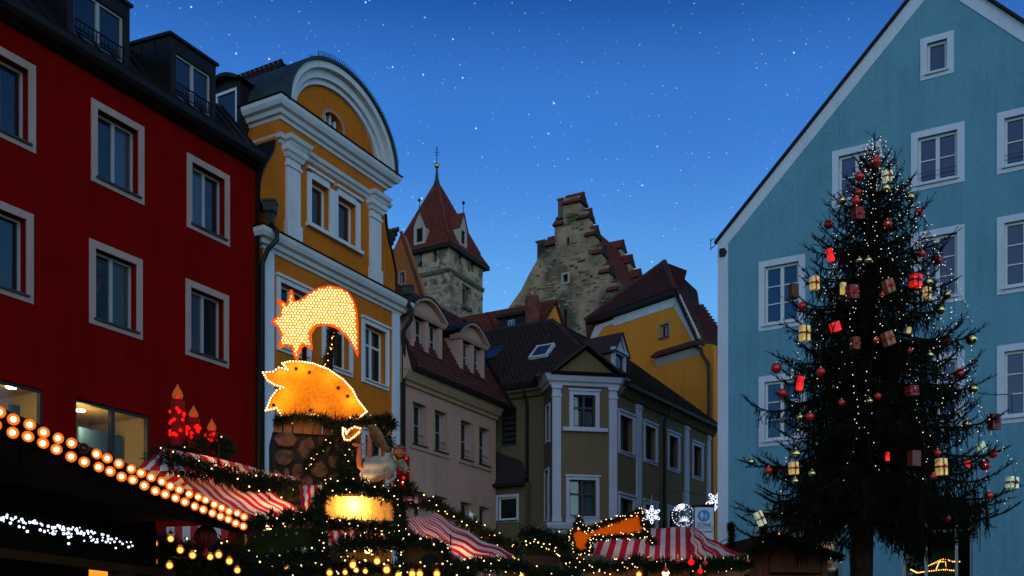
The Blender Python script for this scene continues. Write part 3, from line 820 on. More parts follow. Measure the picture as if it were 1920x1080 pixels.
# lead-dressed scroll on the left shoulder
mb = MB(); pts = [(5.46, 13.2), (5.28, 13.5), (5.31, 13.9), (5.42, 14.25), (5.56, 14.52), (5.72, 14.78), (5.84, 15.0), (5.9, 15.3)]
V = [A.P(a - .02, z, .05) for a, z in pts] + [A.P(a - .07, z, .05) for a, z in pts] + [A.P(a - .02, z, -1.2) for a, z in pts] + [A.P(a - .07, z, -1.2) for a, z in pts]
k = len(pts); F = []
for i in range(k - 1): F += [(i, i + 1, k + i + 1, k + i), (k + i, k + i + 1, 3 * k + i + 1, 3 * k + i), (i, 2 * k + i, 2 * k + i + 1, i + 1)]
mb.add(V, F); mb.build('shoulder_flashing', 'sheet_metal', yel); mb = MB()
pts = [(11.5, 13.1), (11.5, 13.5), (11.33, 13.99), (11.11, 14.42), (10.97, 14.88), (10.93, 15.2)]; k = len(pts)
V = [A.P(a, z, .05) for a, z in pts] + [A.P(a + .05, z, .05) for a, z in pts] + [A.P(a, z, -1.2) for a, z in pts] + [A.P(a + .05, z, -1.2) for a, z in pts]; F = []
for i in range(k - 1): F += [(i, i + 1, k + i + 1, k + i), (k + i, k + i + 1, 3 * k + i + 1, 3 * k + i), (i, 2 * k + i, 2 * k + i + 1, i + 1)]
mb.add(V, F); mb.build('shoulder_flashing', 'sheet_metal', yel)
# rain head and pipes
def hopper(parent, s, z, n):
    mb = MB(); c = A.P(s, z, n)
    mb.lathe(c, [(.08, -.42), (.1, -.3), (.16, -.12), (.22, -.05), (.24, .16), (.26, .18), (.26, .24)], 4)
    return mb.build('rain_head', 'pipe_dark', parent)
hopper(yel, 5.4, 13.15, .28)
pipe(yel, [A.P(5.4, 12.8, .28), A.P(5.42, 12.55, .5), A.P(5.36, 12.3, .55), A.P(5.28, 12.05, .3), A.P(5.26, 11.7, .12), A.P(5.26, 0, .1)], .07)
hopper(yel, 11.72, 12.85, .35)
pipe(yel, [A.P(11.72, 12.5, .35), A.P(11.74, 12.3, .5), A.P(11.78, 12.0, .4), A.P(11.78, 11.7, .12), A.P(11.78, 0, .1)], .07)
# roof with hipped front and a dormer on its left slope
R0, R1 = A.P(8.52, 19.35, -2.1), A.P(8.52, 19.35, -9)
tile_roof(yel, [A.P(5.0, 14.4, -1.0), A.P(5.0, 14.4, -9), R1, R0], A.N3, 'roof', 'tile_dark')
tile_roof(yel, [A.P(12.0, 14.4, -1.0), A.P(12.0, 14.4, -9), R1, R0], A.N3, 'roof', 'tile_dark')
mb = MB(); mb.poly(A.P(5.0, 14.4, -1.0), A.P(12, 14.4, -1.0), R0); mb.poly(A.P(5.0, 12, -9), A.P(12, 12, -9), A.P(12, 14.4, -9), R1, A.P(5, 14.4, -9))
mb.poly(A.P(11.68, 0, -.5), A.P(11.68, 14.4, -.5), A.P(11.68, 14.4, -9), A.P(11.68, 0, -9)); mb.poly(A.P(5.42, 12.2, -.5), A.P(5.42, 14.5, -.5), A.P(5.42, 14.5, -9), A.P(5.42, 12.2, -9))
mb.build('roof_gable', 'sheet_metal', yel)
D = FP(*A.xy(5.55, -1.15), *(A.n.x, A.n.y)); D = FP(*A.xy(5.72, -2.35), A.n.x, A.n.y)   # faces back along the street
mb = MB(); w0, w1 = 0.1, 1.25
for a, b in ((w0, w0 + .14), (w1 - .14, w1)): fbox(mb, D, a, b, 15.6, 17.15, -.2, .0)
fbox(mb, D, w0 + .14, w1 - .14, 17.05, 17.15, -.2, 0); fbox(mb, D, w0 + .14, w1 - .14, 15.5, 15.8, -.2, 0)
for a in (w0, w1 - .05): mb.prism([D.P(a, 15.4, -.2), D.P(a, 17.15, -.2), D.P(a, 17.15, -1.7), D.P(a, 15.4, -1.7)], D.D3 * .05)
arc = [(w0 - .16 + (w1 - w0 + .32) * i / 8, 17.15 + .28 * math.sin(PI * i / 8)) for i in range(9)]
mb.prism([D.P(a, z, .18) for a, z in arc] + [D.P(a, z - .1, .18) for a, z in reversed(arc[1:-1])], D.N3 * -2.4)
mb.prism([D.P(a, z - .02, -.02) for a, z in arc], D.N3 * -.1)
dm = mb.build('dormer', 'sheet_metal', yel)
window(D, w0 + .14, w1 - .14, 15.8, 17.05, dm, sash='sash_white', pane='pane_dark', sur=None, sill=False, inset=.05, cols=1, fr=.09, name='dormer_window')

# ================================================================== pale pink house
pink = thing('pink_house', 'pale greyish pink house with two arched dormers in a red tiled mansard roof', 'house', base(A, 15))
PW = [(12.46, 13.24, 8.22, 9.58), (13.76, 14.54, 8.22, 9.58), (15.46, 16.22, 8.22, 9.56), (16.74, 17.5, 8.22, 9.56),
      (12.46, 13.24, 5.1, 6.64), (13.76, 14.54, 5.1, 6.64), (15.46, 16.22, 5.1, 6.64), (16.74, 17.5, 5.1, 6.64)]
wall(A, rect(11.7, 18.0, 0, 10.6), holes_of(PW), 'wall', 'pink_plaster', pink, depth=.3, edge=.5)
for w in PW:
    wo = window(A, *w, pink, sash='sash_grey', pane='pane_dull', sur='trim_sand', sw=.09, proud=.025, inset=.26, cols=2, rows=2, fr=.05, sillmat='sill_metal')
    q = MB(); q.tube([A.P(w[0] + .02, w[2] + .32, -.06), A.P(w[1] - .02, w[2] + .32, -.06)], .014, 6); q.tube([A.P(w[0] + .02, w[2] + .12, -.06), A.P(w[1] - .02, w[2] + .12, -.06)], .010, 6)
    q.build('guard_bar', 'iron', wo)
mb = MB(); fbox(mb, A, 12.3, 14.7, 8.02, 8.12, 0, .06); fbox(mb, A, 15.3, 17.65, 8.02, 8.12, 0, .06); mb.build('sill_course', 'trim_sand', pink)
mb = MB(); mb.sweep([A.xy(11.72), A.xy(18.0)], [(0, 0), (.08, 0), (.12, .1), (.2, .14), (.3, .3), (.34, .38), (.34, .44), (0, .44)], 10.03); mb.build('cornice', 'trim_sand', pink)
mb = MB(); mb.sweep([A.xy(11.9), A.xy(18.05)], [(.36, 0), (.4, -.06), (.5, -.06), (.54, .02), (.54, .06), (.36, .06)], 10.5); mb.build('gutter', 'pipe_dark', pink)
kn = -1.6; kz = 14.1
tile_roof(pink, [A.P(12.0, 10.55, .5), A.P(18.1, 10.55, .5), A.P(18.1, kz, kn), A.P(12.0, kz, kn)], A.D3, 'roof', 'tile_brown')
tile_roof(pink, [A.P(11.8, kz, kn), A.P(18.1, kz, kn), A.P(18.1, 15.0, -4), A.P(11.8, 15.0, -4)], A.D3, 'roof', 'tile_dark')
mb = MB(); mb.poly(A.P(18.0, 0, 0), A.P(18.0, 10.55, .0), A.P(18.0, kz, kn), A.P(18.0, 15, -4), A.P(18, 10, -9), A.P(18, 0, -9))
mb.poly(A.P(11.8, 15, -4), A.P(18.1, 15, -4), A.P(18.1, 10, -9), A.P(11.8, 10, -9)); mb.build('back_roof', 'deck', pink)
mb = MB(); a = A.P(18.1, 10.5, .55); b = A.P(18.1, kz, kn + .04); mb.box(a, A.D3 * .14, b - a, (A.N3 + Vector((0, 0, .5))) * .1); mb.build('verge_board', 'sheet_metal', pink)
mb = MB(); mb.prism([A.P(11.72, 10.4, .3), A.P(11.72, 10.4, -.8), A.P(11.72, 13.2, -.9), A.P(11.72, 13.0, -.4)], A.D3 * .3); mb.build('parapet', 'pink_plaster', pink)
for (s0, s1) in ((12.28, 14.18), (15.34, 17.06)):
    z0, z1 = 11.28, 12.42; mid = (s0 + s1) / 2; pw = .2
    mb = MB()
    for a, b in ((s0, s0 + pw), (mid - pw / 2, mid + pw / 2), (s1 - pw, s1)): fbox(mb, A, a, b, z0, z1, -.25, .06)
    arc = [(s0 - .14 + (s1 - s0 + .28) * i / 12, z1 + .14 + .52 * math.sin(PI * i / 12)) for i in range(13)]
    mb.prism([A.P(a, z - .03, 0.02) for a, z in arc], A.N3 * -.2)
    for s in (s0, s1 - .06): mb.prism([A.P(s, z0, -.25), A.P(s, z1 + .1, -.25), A.P(s, z1 + .1, -2.2), A.P(s, z0, -1.6)], A.D3 * .06)
    dm = mb.build('dormer', 'pink_plaster', pink)
    q = MB(); q.sweep([A.xy(s0 - .02, -.3), A.xy(s0 - .02, .06), A.xy(s1 + .02, .06), A.xy(s1 + .02, -.3)], [(0, 0), (.05, 0), (.1, .08), (.12, .14), (0, .16)], z1)
    q.build('entablature', 'pink_trim', dm)
    q = MB(); o_ = [(mid + (a - mid) * 1.04, z + .09) for a, z in arc]; k = len(arc)
    V = [A.P(a, z, .2) for a, z in arc] + [A.P(a, z, .2) for a, z in o_] + [A.P(a, z, -.1) for a, z in arc] + [A.P(a, z, -.1) for a, z in o_]; F = []
    for i in range(k - 1): F += [(i, i + 1, k + i + 1, k + i), (i, 2 * k + i, 2 * k + i + 1, i + 1), (k + i, k + i + 1, 3 * k + i + 1, 3 * k + i)]
    q.add(V, F); q.build('arch_moulding', 'pink_trim', dm)
    q = MB(); o2 = [(mid + (a - mid) * 1.06, z + .13) for a, z in arc]
    V = [A.P(a, z, .24) for a, z in o_] + [A.P(a, z, .24) for a, z in o2] + [A.P(a, z, -3.0) for a, z in o_] + [A.P(a, z, -3.0) for a, z in o2]; F = []
    for i in range(k - 1): F += [(i, i + 1, k + i + 1, k + i), (k + i, k + i + 1, 3 * k + i + 1, 3 * k + i), (i, 2 * k + i, 2 * k + i + 1, i + 1)]
    q.add(V, F); q.build('dormer_roof', 'sheet_metal', dm)
    for a, b in ((s0 + pw, mid - pw / 2), (mid + pw / 2, s1 - pw)):
        ww = MB()
        for x, y in ((a, a + .06), (b - .06, b), ((a + b) / 2 - .03, (a + b) / 2 + .03)): fbox(ww, A, x, y, z0, z1, -.2, -.12)
        fbox(ww, A, a + .06, b - .06, z0, z0 + .08, -.195, -.125); fbox(ww, A, a + .06, b - .06, z0 + .6, z0 + .64, -.195, -.13); fbox(ww, A, a + .06, b - .06, z1 - .05, z1, -.195, -.125)
        ww.build('dormer_window', 'sash_grey', dm)
        ww = MB(); fbox(ww, A, a + .06, b - .06, z0 + .08, z1 - .05, -.175, -.16); ww.build('pane', 'pane_dull', dm)
        ww = MB(); fbox(ww, A, a - .06, b + .06, z0 - .08, z0, -.15, .14); ww.build('sill', 'sheet_metal', dm)
# ================================================================== corner house with the oriel
cor = thing('corner_house', 'khaki corner house with white pilasters, gabled oriel and dark tiled hipped roof', 'house', (2.5, 40, 0))
pL0, pL1 = (-0.75, 38.57), (1.20, 37.5)
F0 = at(1035, 800, 36.3); pF0 = (F0.x, F0.y)
FR = FP(pF0[0], pF0[1], 5.9, 1.0)                      # oriel front
sF1 = FR.sz(1157, 800)[0]; pF1 = FR.xy(sF1)
LW = FP(pL0[0], pL0[1], pL1[0] - pL0[0], pL1[1] - pL0[1]); lL = math.hypot(pL1[0] - pL0[0], pL1[1] - pL0[1])
LF = FP(pL1[0], pL1[1], pF0[0] - pL1[0], pF0[1] - pL1[1]); lF = math.hypot(pF0[0] - pL1[0], pF0[1] - pL1[1])
RWL = FP(pF1[0], pF1[1], (2200 - 960) / FOC, 1.0)      # right-hand wall along the side street
sR1 = RWL.sz(1336, 800)[0]
EZ = 11.12
# left wall and its lean-to
dk = (*[LW.sz(935, 770)[0], LW.sz(968, 770)[0]], LW.sz(950, 837)[1], LW.sz(950, 765)[1])
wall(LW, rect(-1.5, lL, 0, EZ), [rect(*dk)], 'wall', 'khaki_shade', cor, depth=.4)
mb = MB(); fbox(mb, LW, dk[0], dk[1], dk[2], dk[3], -.35, -.3); q = mb.build('loft_hatch', 'void', cor)
mb = MB()
for i in range(7):
    z = dk[2] + (dk[3] - dk[2]) * (i + .2) / 7; fbox(mb, LW, dk[0], dk[1], z, z + .12, -.29, -.24)
mb.build('louvre', 'sash_dark', q, kind='stuff')
# oriel facets
nw = [(0.32 * lF, 0.72 * lF, 9.05, 10.35), (0.15 * lF, 0.62 * lF, 6.15, 8.0)]
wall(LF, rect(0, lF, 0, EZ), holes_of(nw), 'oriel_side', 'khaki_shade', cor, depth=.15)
for w in nw: window(LF, *w, cor, sash='sash_white', pane='pane_dull', sur='trim_corner', sw=.08, proud=.03, inset=.1, cols=1, fr=.05, sillmat='trim_corner')
def fz(u, v): return FR.sz(u, v)
w1 = (*[fz(1075, 770)[0], fz(1116, 770)[0]], fz(1095, 801)[1], fz(1095, 741)[1])
w2 = (*[fz(1067.5, 930)[0], fz(1117, 930)[0]], fz(1090, 968)[1], fz(1090, 900)[1])
wall(FR, rect(0, sF1, 0, EZ + .3), holes_of([w1, w2]), 'oriel_front', 'khaki_plaster', cor, depth=.15)
for w, cw in ((w1, .16), (w2, .13)):
    wo = window(FR, *w, cor, sash='sash_dark', pane='pane_clear', sur='trim_corner', sw=cw, proud=.05, inset=.1, cols=2, split=[.62], fr=.05, crown=.05, sillmat='trim_corner')
    # net curtains gathered behind the panes
    q = MB(); a0, a1, b0, b1 = w[0] + .06, w[1] - .06, w[2] + .08, w[2] + (w[3] - w[2]) * (.98 if cw < .15 else .56)
    for side in (0, 1):
        x0 = a0 if side == 0 else (a0 + a1) / 2 + .06; x1 = (a0 + a1) / 2 - .06 if side == 0 else a1
        nx, nz = 14, 6; V = []
        for j in range(nz + 1):
            for i in range(nx + 1):
                t = i / nx; s_ = x0 + (x1 - x0) * t; low = b0 + (0 if cw < .15 else .10 * math.sin(PI * t) * -1 + .1)
                z = low + (b1 - low) * j / nz
                V.append(FR.P(s_, z, -.24 + .022 * math.sin(t * 26 + side)))
        q.add(V, [(j * (nx + 1) + i, j * (nx + 1) + i + 1, (j + 1) * (nx + 1) + i + 1, (j + 1) * (nx + 1) + i) for j in range(nz) for i in range(nx)])
    q.build('net_curtain', 'curtain', wo, smooth=True)
mb = MB(); fbox(mb, FR, fz(1054, 806)[0], fz(1138, 806)[0], fz(1095, 810)[1], fz(1095, 803)[1], 0, .16); mb.build('window_ledge', 'trim_corner', cor)
mb = MB(); fbox(mb, FR, fz(1060, 970)[0], fz(1126, 970)[0], fz(1095, 981)[1], w2[2] - .13, 0, .12); mb.build('window_ledge', 'trim_corner', cor)
for (u0, u1) in ((1035, 1051), (1141, 1156)):
    a, b = fz(u0, 800)[0] + (0.0 if u0 < 1100 else 0), fz(u1, 800)[0]
    zb, zt = 6.0, 10.98
    mb = MB(); fbox(mb, FR, a, b, zb, zt, -.02, .09); fbox(mb, FR, a - .02, b + .02, zb, zb + .16, -.02, .12)
    for k in range(3): fbox(mb, FR, a + .05 + k * .085, a + .085 + k * .085, zb + .35, zt - .55, .09, .105)
    fbox(mb, FR, a - .03, b + .03, zt - .42, zt - .34, 0, .13); fbox(mb, FR, a - .04, b + .04, zt - .12, zt, 0, .15)
    mb.build('pilaster', 'trim_corner', cor)
path = [pL0, pL1, pF0, pF1, RWL.xy(0.45)]
mb = MB(); mb.sweep(path[1:], [(0, 0), (.1, 0), (.14, .1), (.22, .14), (.3, .3), (.34, .36), (0, .4)], 10.98); mb.build('cornice', 'trim_corner', cor)
mb = MB(); mb.sweep(path[1:4], [(0, 0), (.06, 0), (.12, .12), (.2, .16), (.26, .3), (.26, .38), (0, .42)], 5.58); mb.build('oriel_cornice', 'trim_corner', cor)
mb = MB(); mb.sweep([LW.xy(-1.2), pL1, ], [(0, 0), (.12, .02), (.2, .16), (.3, .2), (.3, .3), (0, .3)], 10.9); mb.build('cornice', 'khaki_shade', cor)
mb = MB(); mb.sweep([LW.xy(-1.2), LW.xy(lL - .1), LF.xy(.2), (pF0[0] - .1, pF0[1] - .02)], [(.34, .0), (.38, -.07), (.48, -.07), (.52, .02), (.34, .05)], 11.36); mb.build('gutter', 'pipe_dark', cor)
# right wall
rw = []
for (ua, ub, va, vb) in ((1162, 1186, 771, 827), (1209, 1229, 790, 843), (1254, 1271, 810, 860), (1300, 1315, 829, 874)):
    a, b = RWL.sz(ua, va)[0], RWL.sz(ub, va)[0]; rw.append((a, b, 8.75, 10.05))
rw2 = [(a, b, 5.1, 6.98) for a, b, _, _ in rw]
wall(RWL, rect(0, sR1, 0, EZ), holes_of(rw + rw2), 'wall', 'khaki_plaster', cor, depth=.25)
for w in rw + rw2: window(RWL, *w, cor, sash='sash_dark', pane='pane_dull', sur='trim_corner', sw=.15, proud=.04, inset=.2, cols=2, rows=2, fr=.05, crown=.05, sillmat='trim_corner')
for (ua, ub) in ((1192, 1201), (1283, 1290), (1325, 1330)):
    a, b = RWL.sz(ua, 800)[0], RWL.sz(ub, 800)[0]; mb = MB(); fbox(mb, RWL, a, b, 3.5, 10.7, 0, .07); fbox(mb, RWL, a - .03, b + .03, 10.55, 10.7, 0, .1); mb.build('pilaster', 'trim_corner', cor)
mb = MB(); mb.sweep([RWL.xy(0.1), RWL.xy(sR1)], [(0, 0), (.1, .04), (.2, .2), (.3, .26), (.3, .34), (0, .34)], 10.72); mb.build('cornice', 'khaki_shade', cor)
mb = MB(); mb.sweep([RWL.xy(0.1), RWL.xy(sR1 + .3)], [(.3, 0), (.36, -.09), (.48, -.09), (.52, .02), (.3, .05)], 11.10); mb.build('gutter', 'pipe_dark', cor)
# downpipes
sp = LW.sz(990, 800)[0]; pipe(cor, [LW.P(sp, 11.3, .4), LW.P(sp, 11.0, .35), LW.P(sp + .02, 10.7, .1), LW.P(sp + .02, 0, .08)], .055)
sp = RWL.sz(1241, 800)[0]; pipe(cor, [RWL.P(sp, 11.0, .4), RWL.P(sp, 10.8, .35), RWL.P(sp, 10.5, .12), RWL.P(sp, 0, .08)], .06)
# roof planes
Rr = Vector((1.68, 41.45, 15.0)); Rl = Rr - LW.D3 * 6.0
eL0 = LW.P(-1.9, 11.3, .5); eL1 = LW.P(lL - .1, 11.3, .5); eF1 = Vector((pF1[0] + .05, pF1[1] + .1, 11.25))
tile_roof(cor, [eL0, eL1 + LW.D3 * .35, Rr, Rl], LW.D3, 'roof', 'tile_dark')
tile_roof(cor, [eL1 + LW.D3 * .35, eF1, Rr], (eF1 - eL1), 'roof', 'tile_dark')
rback = Rr + RWL.D3 * 7.0; eR1 = RWL.P(sR1 + .3, 11.15, .42)
tile_roof(cor, [RWL.P(0.0, 11.15, .42), eR1, rback, Rr], RWL.D3, 'roof', 'tile_dark')
ridge_tiles(cor, Rl, Rr); ridge_tiles(cor, Rr, eF1)
mb = MB(); mb.poly(Rl, Rr, rback, rback + Vector((0, 6, -6)), Rl + Vector((0, 8, -6))); mb.build('back_roof', 'deck', cor)
# gablet over the oriel
ap = at(1098, 656, FR.P(fz(1098, 700)[0], 0).y)
g0 = FR.P(fz(1044, 695)[0], 11.48, .0); g1 = FR.P(fz(1152, 698)[0], 11.48, .0); apz = ap.z
mb = MB(); mb.prism([g0, g1, Vector((ap.x, ap.y, apz))], FR.N3 * .02 - FR.N3 * .2); mb.build('gablet', 'khaki_plaster', cor)
apv = Vector((ap.x, ap.y, apz + .08)) + FR.N3 * .32
back = Vector((ap.x - .2, ap.y + 2.6, apz + .15))
for gg, sgn in ((FR.P(fz(1030, 705)[0], 11.33, .34), 1), (FR.P(fz(1167, 705)[0], 11.33, .34), -1)):
    mb = MB(); mb.prism([gg, apv, back, gg + Vector((0, 2.2, .05))], Vector((0, 0, .09))); mb.build('gablet_roof', 'sheet_metal', cor)
mb = MB(); mb.prism([FR.P(fz(1030, 705)[0], 11.30, .34), FR.P(fz(1168, 705)[0], 11.30, .34), FR.P(fz(1168, 705)[0], 11.42, .42), FR.P(fz(1030, 705)[0], 11.42, .42)], Vector((0, 0, .05)) - FR.N3 * .5)
mb.build('oriel_flashing', 'sheet_metal', cor)
# skylights on the main slope
nL = (eL1 - eL0).cross(Rr - eL1); nL.normalize(); nL = nL if nL.z > 0 else -nL
eu = LW.D3; uu = nL.cross(eu); uu = uu if uu.z > 0 else -uu
def on_plane(u, v):
    d = at(u, v, 1.0) - Vector((0, 0, CAMZ)); c = Vector((0, 0, CAMZ)); t = (eL0 - c).dot(nL) / d.dot(nL); return c + d * t
for (u0, v0, u1, v1) in ((912, 680, 937, 653), (997, 677, 1037, 647)):
    c = on_plane((u0 + u1) / 2, (v0 + v1) / 2); w_, h_ = .78, 1.0
    mb = MB()
    mb.box(c - eu * w_ / 2 - uu * h_ / 2, eu * .07, uu * h_, nL * .14); mb.box(c + eu * (w_ / 2 - .07) - uu * h_ / 2, eu * .07, uu * h_, nL * .14)
    mb.box(c - eu * (w_ / 2 - .07) - uu * h_ / 2, eu * (w_ - .14), uu * .08, nL * .135); mb.box(c - eu * (w_ / 2 - .07) + uu * (h_ / 2 - .08), eu * (w_ - .14), uu * .08, nL * .135)
    sk = mb.build('skylight', 'sill_metal' if u0 < 950 else 'sash_white', cor)
    mb = MB(); mb.box(c - eu * (w_ / 2 - .07) - uu * (h_ / 2 - .08), eu * (w_ - .14), uu * (h_ - .16), nL * .11); mb.build('pane', 'pane_sky', sk)
# little pedimented dormer on the side street slope
DQ = FP(*RWL.xy(0.0, -1.0), RWL.d.x, RWL.d.y)
sa, zb = DQ.sz(1152, 694); sb, _ = DQ.sz(1174, 694); zt = DQ.sz(1152, 655)[1]
mb = MB(); fbox(mb, DQ, sa, sa + .13, zb, zt, -.15, 0); fbox(mb, DQ, sb - .13, sb, zb, zt, -.15, 0); fbox(mb, DQ, sa + .13, sb - .13, zb, zb + .1, -.15, 0); fbox(mb, DQ, sa + .13, sb - .13, zt - .1, zt, -.15, 0)
dm = mb.build('dormer', 'trim_corner', cor)
mb = MB()
for s in (sa, sb - .05): mb.prism([DQ.P(s, zb, -.15), DQ.P(s, zt, -.15), DQ.P(s, zt, -2.2), DQ.P(s, zb, -.5)], DQ.D3 * .05)
mb.build('cheek', 'khaki_plaster', dm, kind='stuff')
mid = (sa + sb) / 2; pz = zt + .62
mb = MB(); mb.prism([DQ.P(sa, zt, -.02), DQ.P(sb, zt, -.02), DQ.P(mid, pz, -.02)], DQ.N3 * -.1); mb.build('pediment', 'trim_corner', dm)
for s, o in ((sa - .14, -1), (sb + .14, 1)):
    tile_roof(dm, [DQ.P(s, zt - .12, .14), DQ.P(mid, pz + .1, .14), DQ.P(mid, pz + .1, -2.9), DQ.P(s, zt - .12, -2.5)], DQ.N3, 'dormer_roof', 'tile_dark') if False else None
    q = MB(); q.prism([DQ.P(s, zt - .12, .14), DQ.P(mid, pz + .1, .14), DQ.P(mid, pz + .1, -2.9), DQ.P(s, zt - .12, -2.5)], Vector((0, 0, .06))); q.build('dormer_roof', 'tile_dark', dm)
for s in (sa - .04, sb + .04):
    q = MB(); q.tube([DQ.P(s, zt - .05, .04), DQ.P(mid, pz + .02, .04)], .045, 6); q.build('barge_board', 'trim_corner', dm)
q = MB(); fbox(q, DQ, sa - .12, sb + .12, zt - .03, zt + .08, -.1, .1); q.build('dormer_cornice', 'trim_corner', dm)
q = MB(); fbox(q, DQ, sa + .13, sb - .13, zb + .1, zt - .1, -.12, -.1); q.build('pane', 'pane_dull', dm)
# lean-to at the foot of the left wall
LT = FP(*LW.xy(0, .55), LW.d.x, LW.d.y)
a0, zt_ = LT.sz(929, 908); a1, _ = LT.sz(984, 908); wz = (LT.sz(934, 976)[0], LT.sz(969, 976)[0], LT.sz(950, 975)[1], LT.sz(950, 932)[1])
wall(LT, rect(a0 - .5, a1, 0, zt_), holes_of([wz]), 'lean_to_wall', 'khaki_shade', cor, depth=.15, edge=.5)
window(LT, *wz, cor, sash='sash_white', pane='pane_dull', sur='trim_corner', sw=.09, proud=.03, inset=.1, cols=1, fr=.06)
zr = LW.sz(940, 868)[1]
tile_roof(cor, [LT.P(a0 - .6, zt_ - .1, .25), LT.P(a1 + .1, zt_ - .1, .25), LW.P(a1 - .4, zr, .0), LW.P(a0 - .6, zr + .6, .0)], LT.D3, 'lean_to_roof', 'tile_dark', w=.19)
mb = MB(); mb.sweep([LT.xy(a0 - .6, .2), LT.xy(a1 + .12, .2)], [(.02, 0), (.06, -.09), (.14, -.09), (.18, .03), (.02, .04)], zt_ - .08); mb.build('gutter', 'pipe_dark', cor)

# ================================================================== yellow house behind
rear = thing('ochre_house', 'ochre yellow house with half hipped wine red roof and small lone attic window', 'house', (8.5, 46, 0))
B0 = at(1337, 800, 46.5)
Q = FP(B0.x, B0.y, 0.653, -0.757)
def qz(u, v): return Q.sz(u, v)
oq = [qz(1080, 1000), qz(1337, 1000), qz(1337, 646), qz(1313, 643), qz(1272, 558), qz(1150, 598), qz(1116, 612), qz(1100, 645)]
oq = [(p[0], max(p[1], 0)) for p in oq]; oq[0] = (oq[0][0], 0); oq[1] = (oq[1][0], 0)
aw = (*[qz(1238, 620)[0], qz(1254, 620)[0]], qz(1246, 632)[1], qz(1246, 608)[1])
wall(Q, oq, holes_of([aw]), 'gable_wall', 'ochre_plaster', rear, depth=.2, edge=.3)
window(Q, *aw, rear, sash='sash_grey', pane='pane_dull', sur='trim_sand', sw=.1, proud=.03, inset=.15, cols=2, fr=.05)
# white border along the rakes and the half hip
def band(pa, pb, qa, qb, n=.03):
    mb = MB(); mb.prism([Q.P(*pa, n), Q.P(*pb, n), Q.P(*qb, n), Q.P(*qa, n)], Q.N3 * -.06); return mb
for (pa, pb, qa, qb) in (((1103, 642), (1118, 610), (1113, 643), (1131, 615)), ((1119, 610), (1151, 600), (1132, 614), (1151, 607)), ((1151, 596), (1273, 555), (1151, 612), (1263, 575)), ((1275, 552), (1316, 642), (1264, 575), (1303, 645))):
    band(qz(*pa), qz(*pb), qz(*qa), qz(*qb)).build('rake_band', 'trim_white', rear)
e0, e1 = Q.P(*qz(1106, 603), .35), Q.P(*qz(1273, 545), .35)
apx = Q.P(qz(1230, 480)[0], 0, -2.6); apx = at(1246, 491, apx.y)
tile_roof(rear, [e0, e1, apx], e1 - e0, 'hip_roof', 'tile_wine', w=.2, h=.19)
eR = Q.P(*qz(1314, 644), .1)
nR = (e1 - apx).cross(eR - apx).normalized()
def on_r(u, v):
    c = Vector((0, 0, CAMZ)); d = at(u, v, 1.0) - c; return c + d * ((apx - c).dot(nR) / d.dot(nR))
tile_roof(rear, [apx, e1, eR, on_r(1322, 646), on_r(1306, 546)], on_r(1306, 546) - apx, 'roof', 'tile_wine', w=.2, h=.19)
bk = Q.N3 * -6
mb = MB(); eLq = Q.P(*qz(1103, 645), .1); mb.poly(e0, eLq, eLq + bk, apx + bk * .3, apx); mb.build('roof', 'tile_wine', rear)
ridge_tiles(rear, apx, e1, 'tile_wine', .13, .36); ridge_tiles(rear, apx, e0, 'tile_wine', .13, .36)
mb = MB(); mb.prism([e0 - Vector((0, 0, .02)), e1 - Vector((0, 0, .02)), e1 - Q.N3 * .4 - Vector((0, 0, .05)), e0 - Q.N3 * .4 - Vector((0, 0, .05))], Vector((0, 0, -.16))); mb.build('eaves_board', 'sheet_metal', rear)
# tiled ledge, right flank, downpipe
l0, l1 = Q.P(*qz(1231, 671), 0), Q.P(*qz(1316, 646), 0)
mb = MB(); mb.prism([l0, l0 + Q.N3 * .45 - Vector((0, 0, .10)), l0 + Q.N3 * .45, l0 + Vector((0, 0, .32))], l1 - l0); le = mb.build('ledge', 'tile_wine', rear)
mb = MB(); mb.prism([l0 - Vector((0, 0, .42)), l0 + Q.N3 * .26 - Vector((0, 0, .12)), l0 - Vector((0, 0, .02))], l1 - l0); mb.build('ledge_cornice', 'trim_white', rear)
SD = FP(*Q.xy(qz(1337, 800)[0] + .02), .62, 1.0)
wall(SD, rect(0, 9, 0, 15.0), [], 'side_wall', 'ochre_plaster', rear)
for z in (6.2, 9.6):
    mb = MB(); fbox(mb, SD, .9, 1.5, z, z + 1.7, 0, .06); mb.build('shutter', 'shutter_green', rear)
jp = [qz(1312, 652), qz(1322, 656), qz(1324, 668), qz(1336, 684), qz(1337, 705)]
pipe(rear, [Q.P(a, z, .3) for a, z in jp] + [Q.P(jp[-1][0], 0, .2)], .085, 'pipe_copper')
e9 = Q.P(*qz(1315, 640), .2)
mb = MB(); mb.prism([e9, e9 + Vector((1.3, -.2, 0)), e9 + Vector((1.3, -.2, -.22)), e9 + Vector((0, 0, -.22))], SD.D3 * 6); mb.build('side_eaves', 'sheet_metal', rear)
# neighbour roof further right
nb = thing('tiled_roof_house', 'house with plain wine red tiled roof squeezed behind the ochre house', 'house', (13, 58, 0))
K = FP(at(1300, 700, 56).x, 56, 1, .25)
tile_roof(nb, [K.P(*K.sz(1296, 660), 0), K.P(*K.sz(1375, 660), 0), K.P(*K.sz(1375, 528), -4), K.P(*K.sz(1303, 547), -4)], K.D3, 'roof', 'tile_wine', w=.22, h=.2)
mb = MB(); fbox(mb, K, K.sz(1297, 700)[0], K.sz(1372, 700)[0], 0, K.sz(1300, 662)[1], -5, -.1); mb.build('wall', 'ochre_plaster', nb)

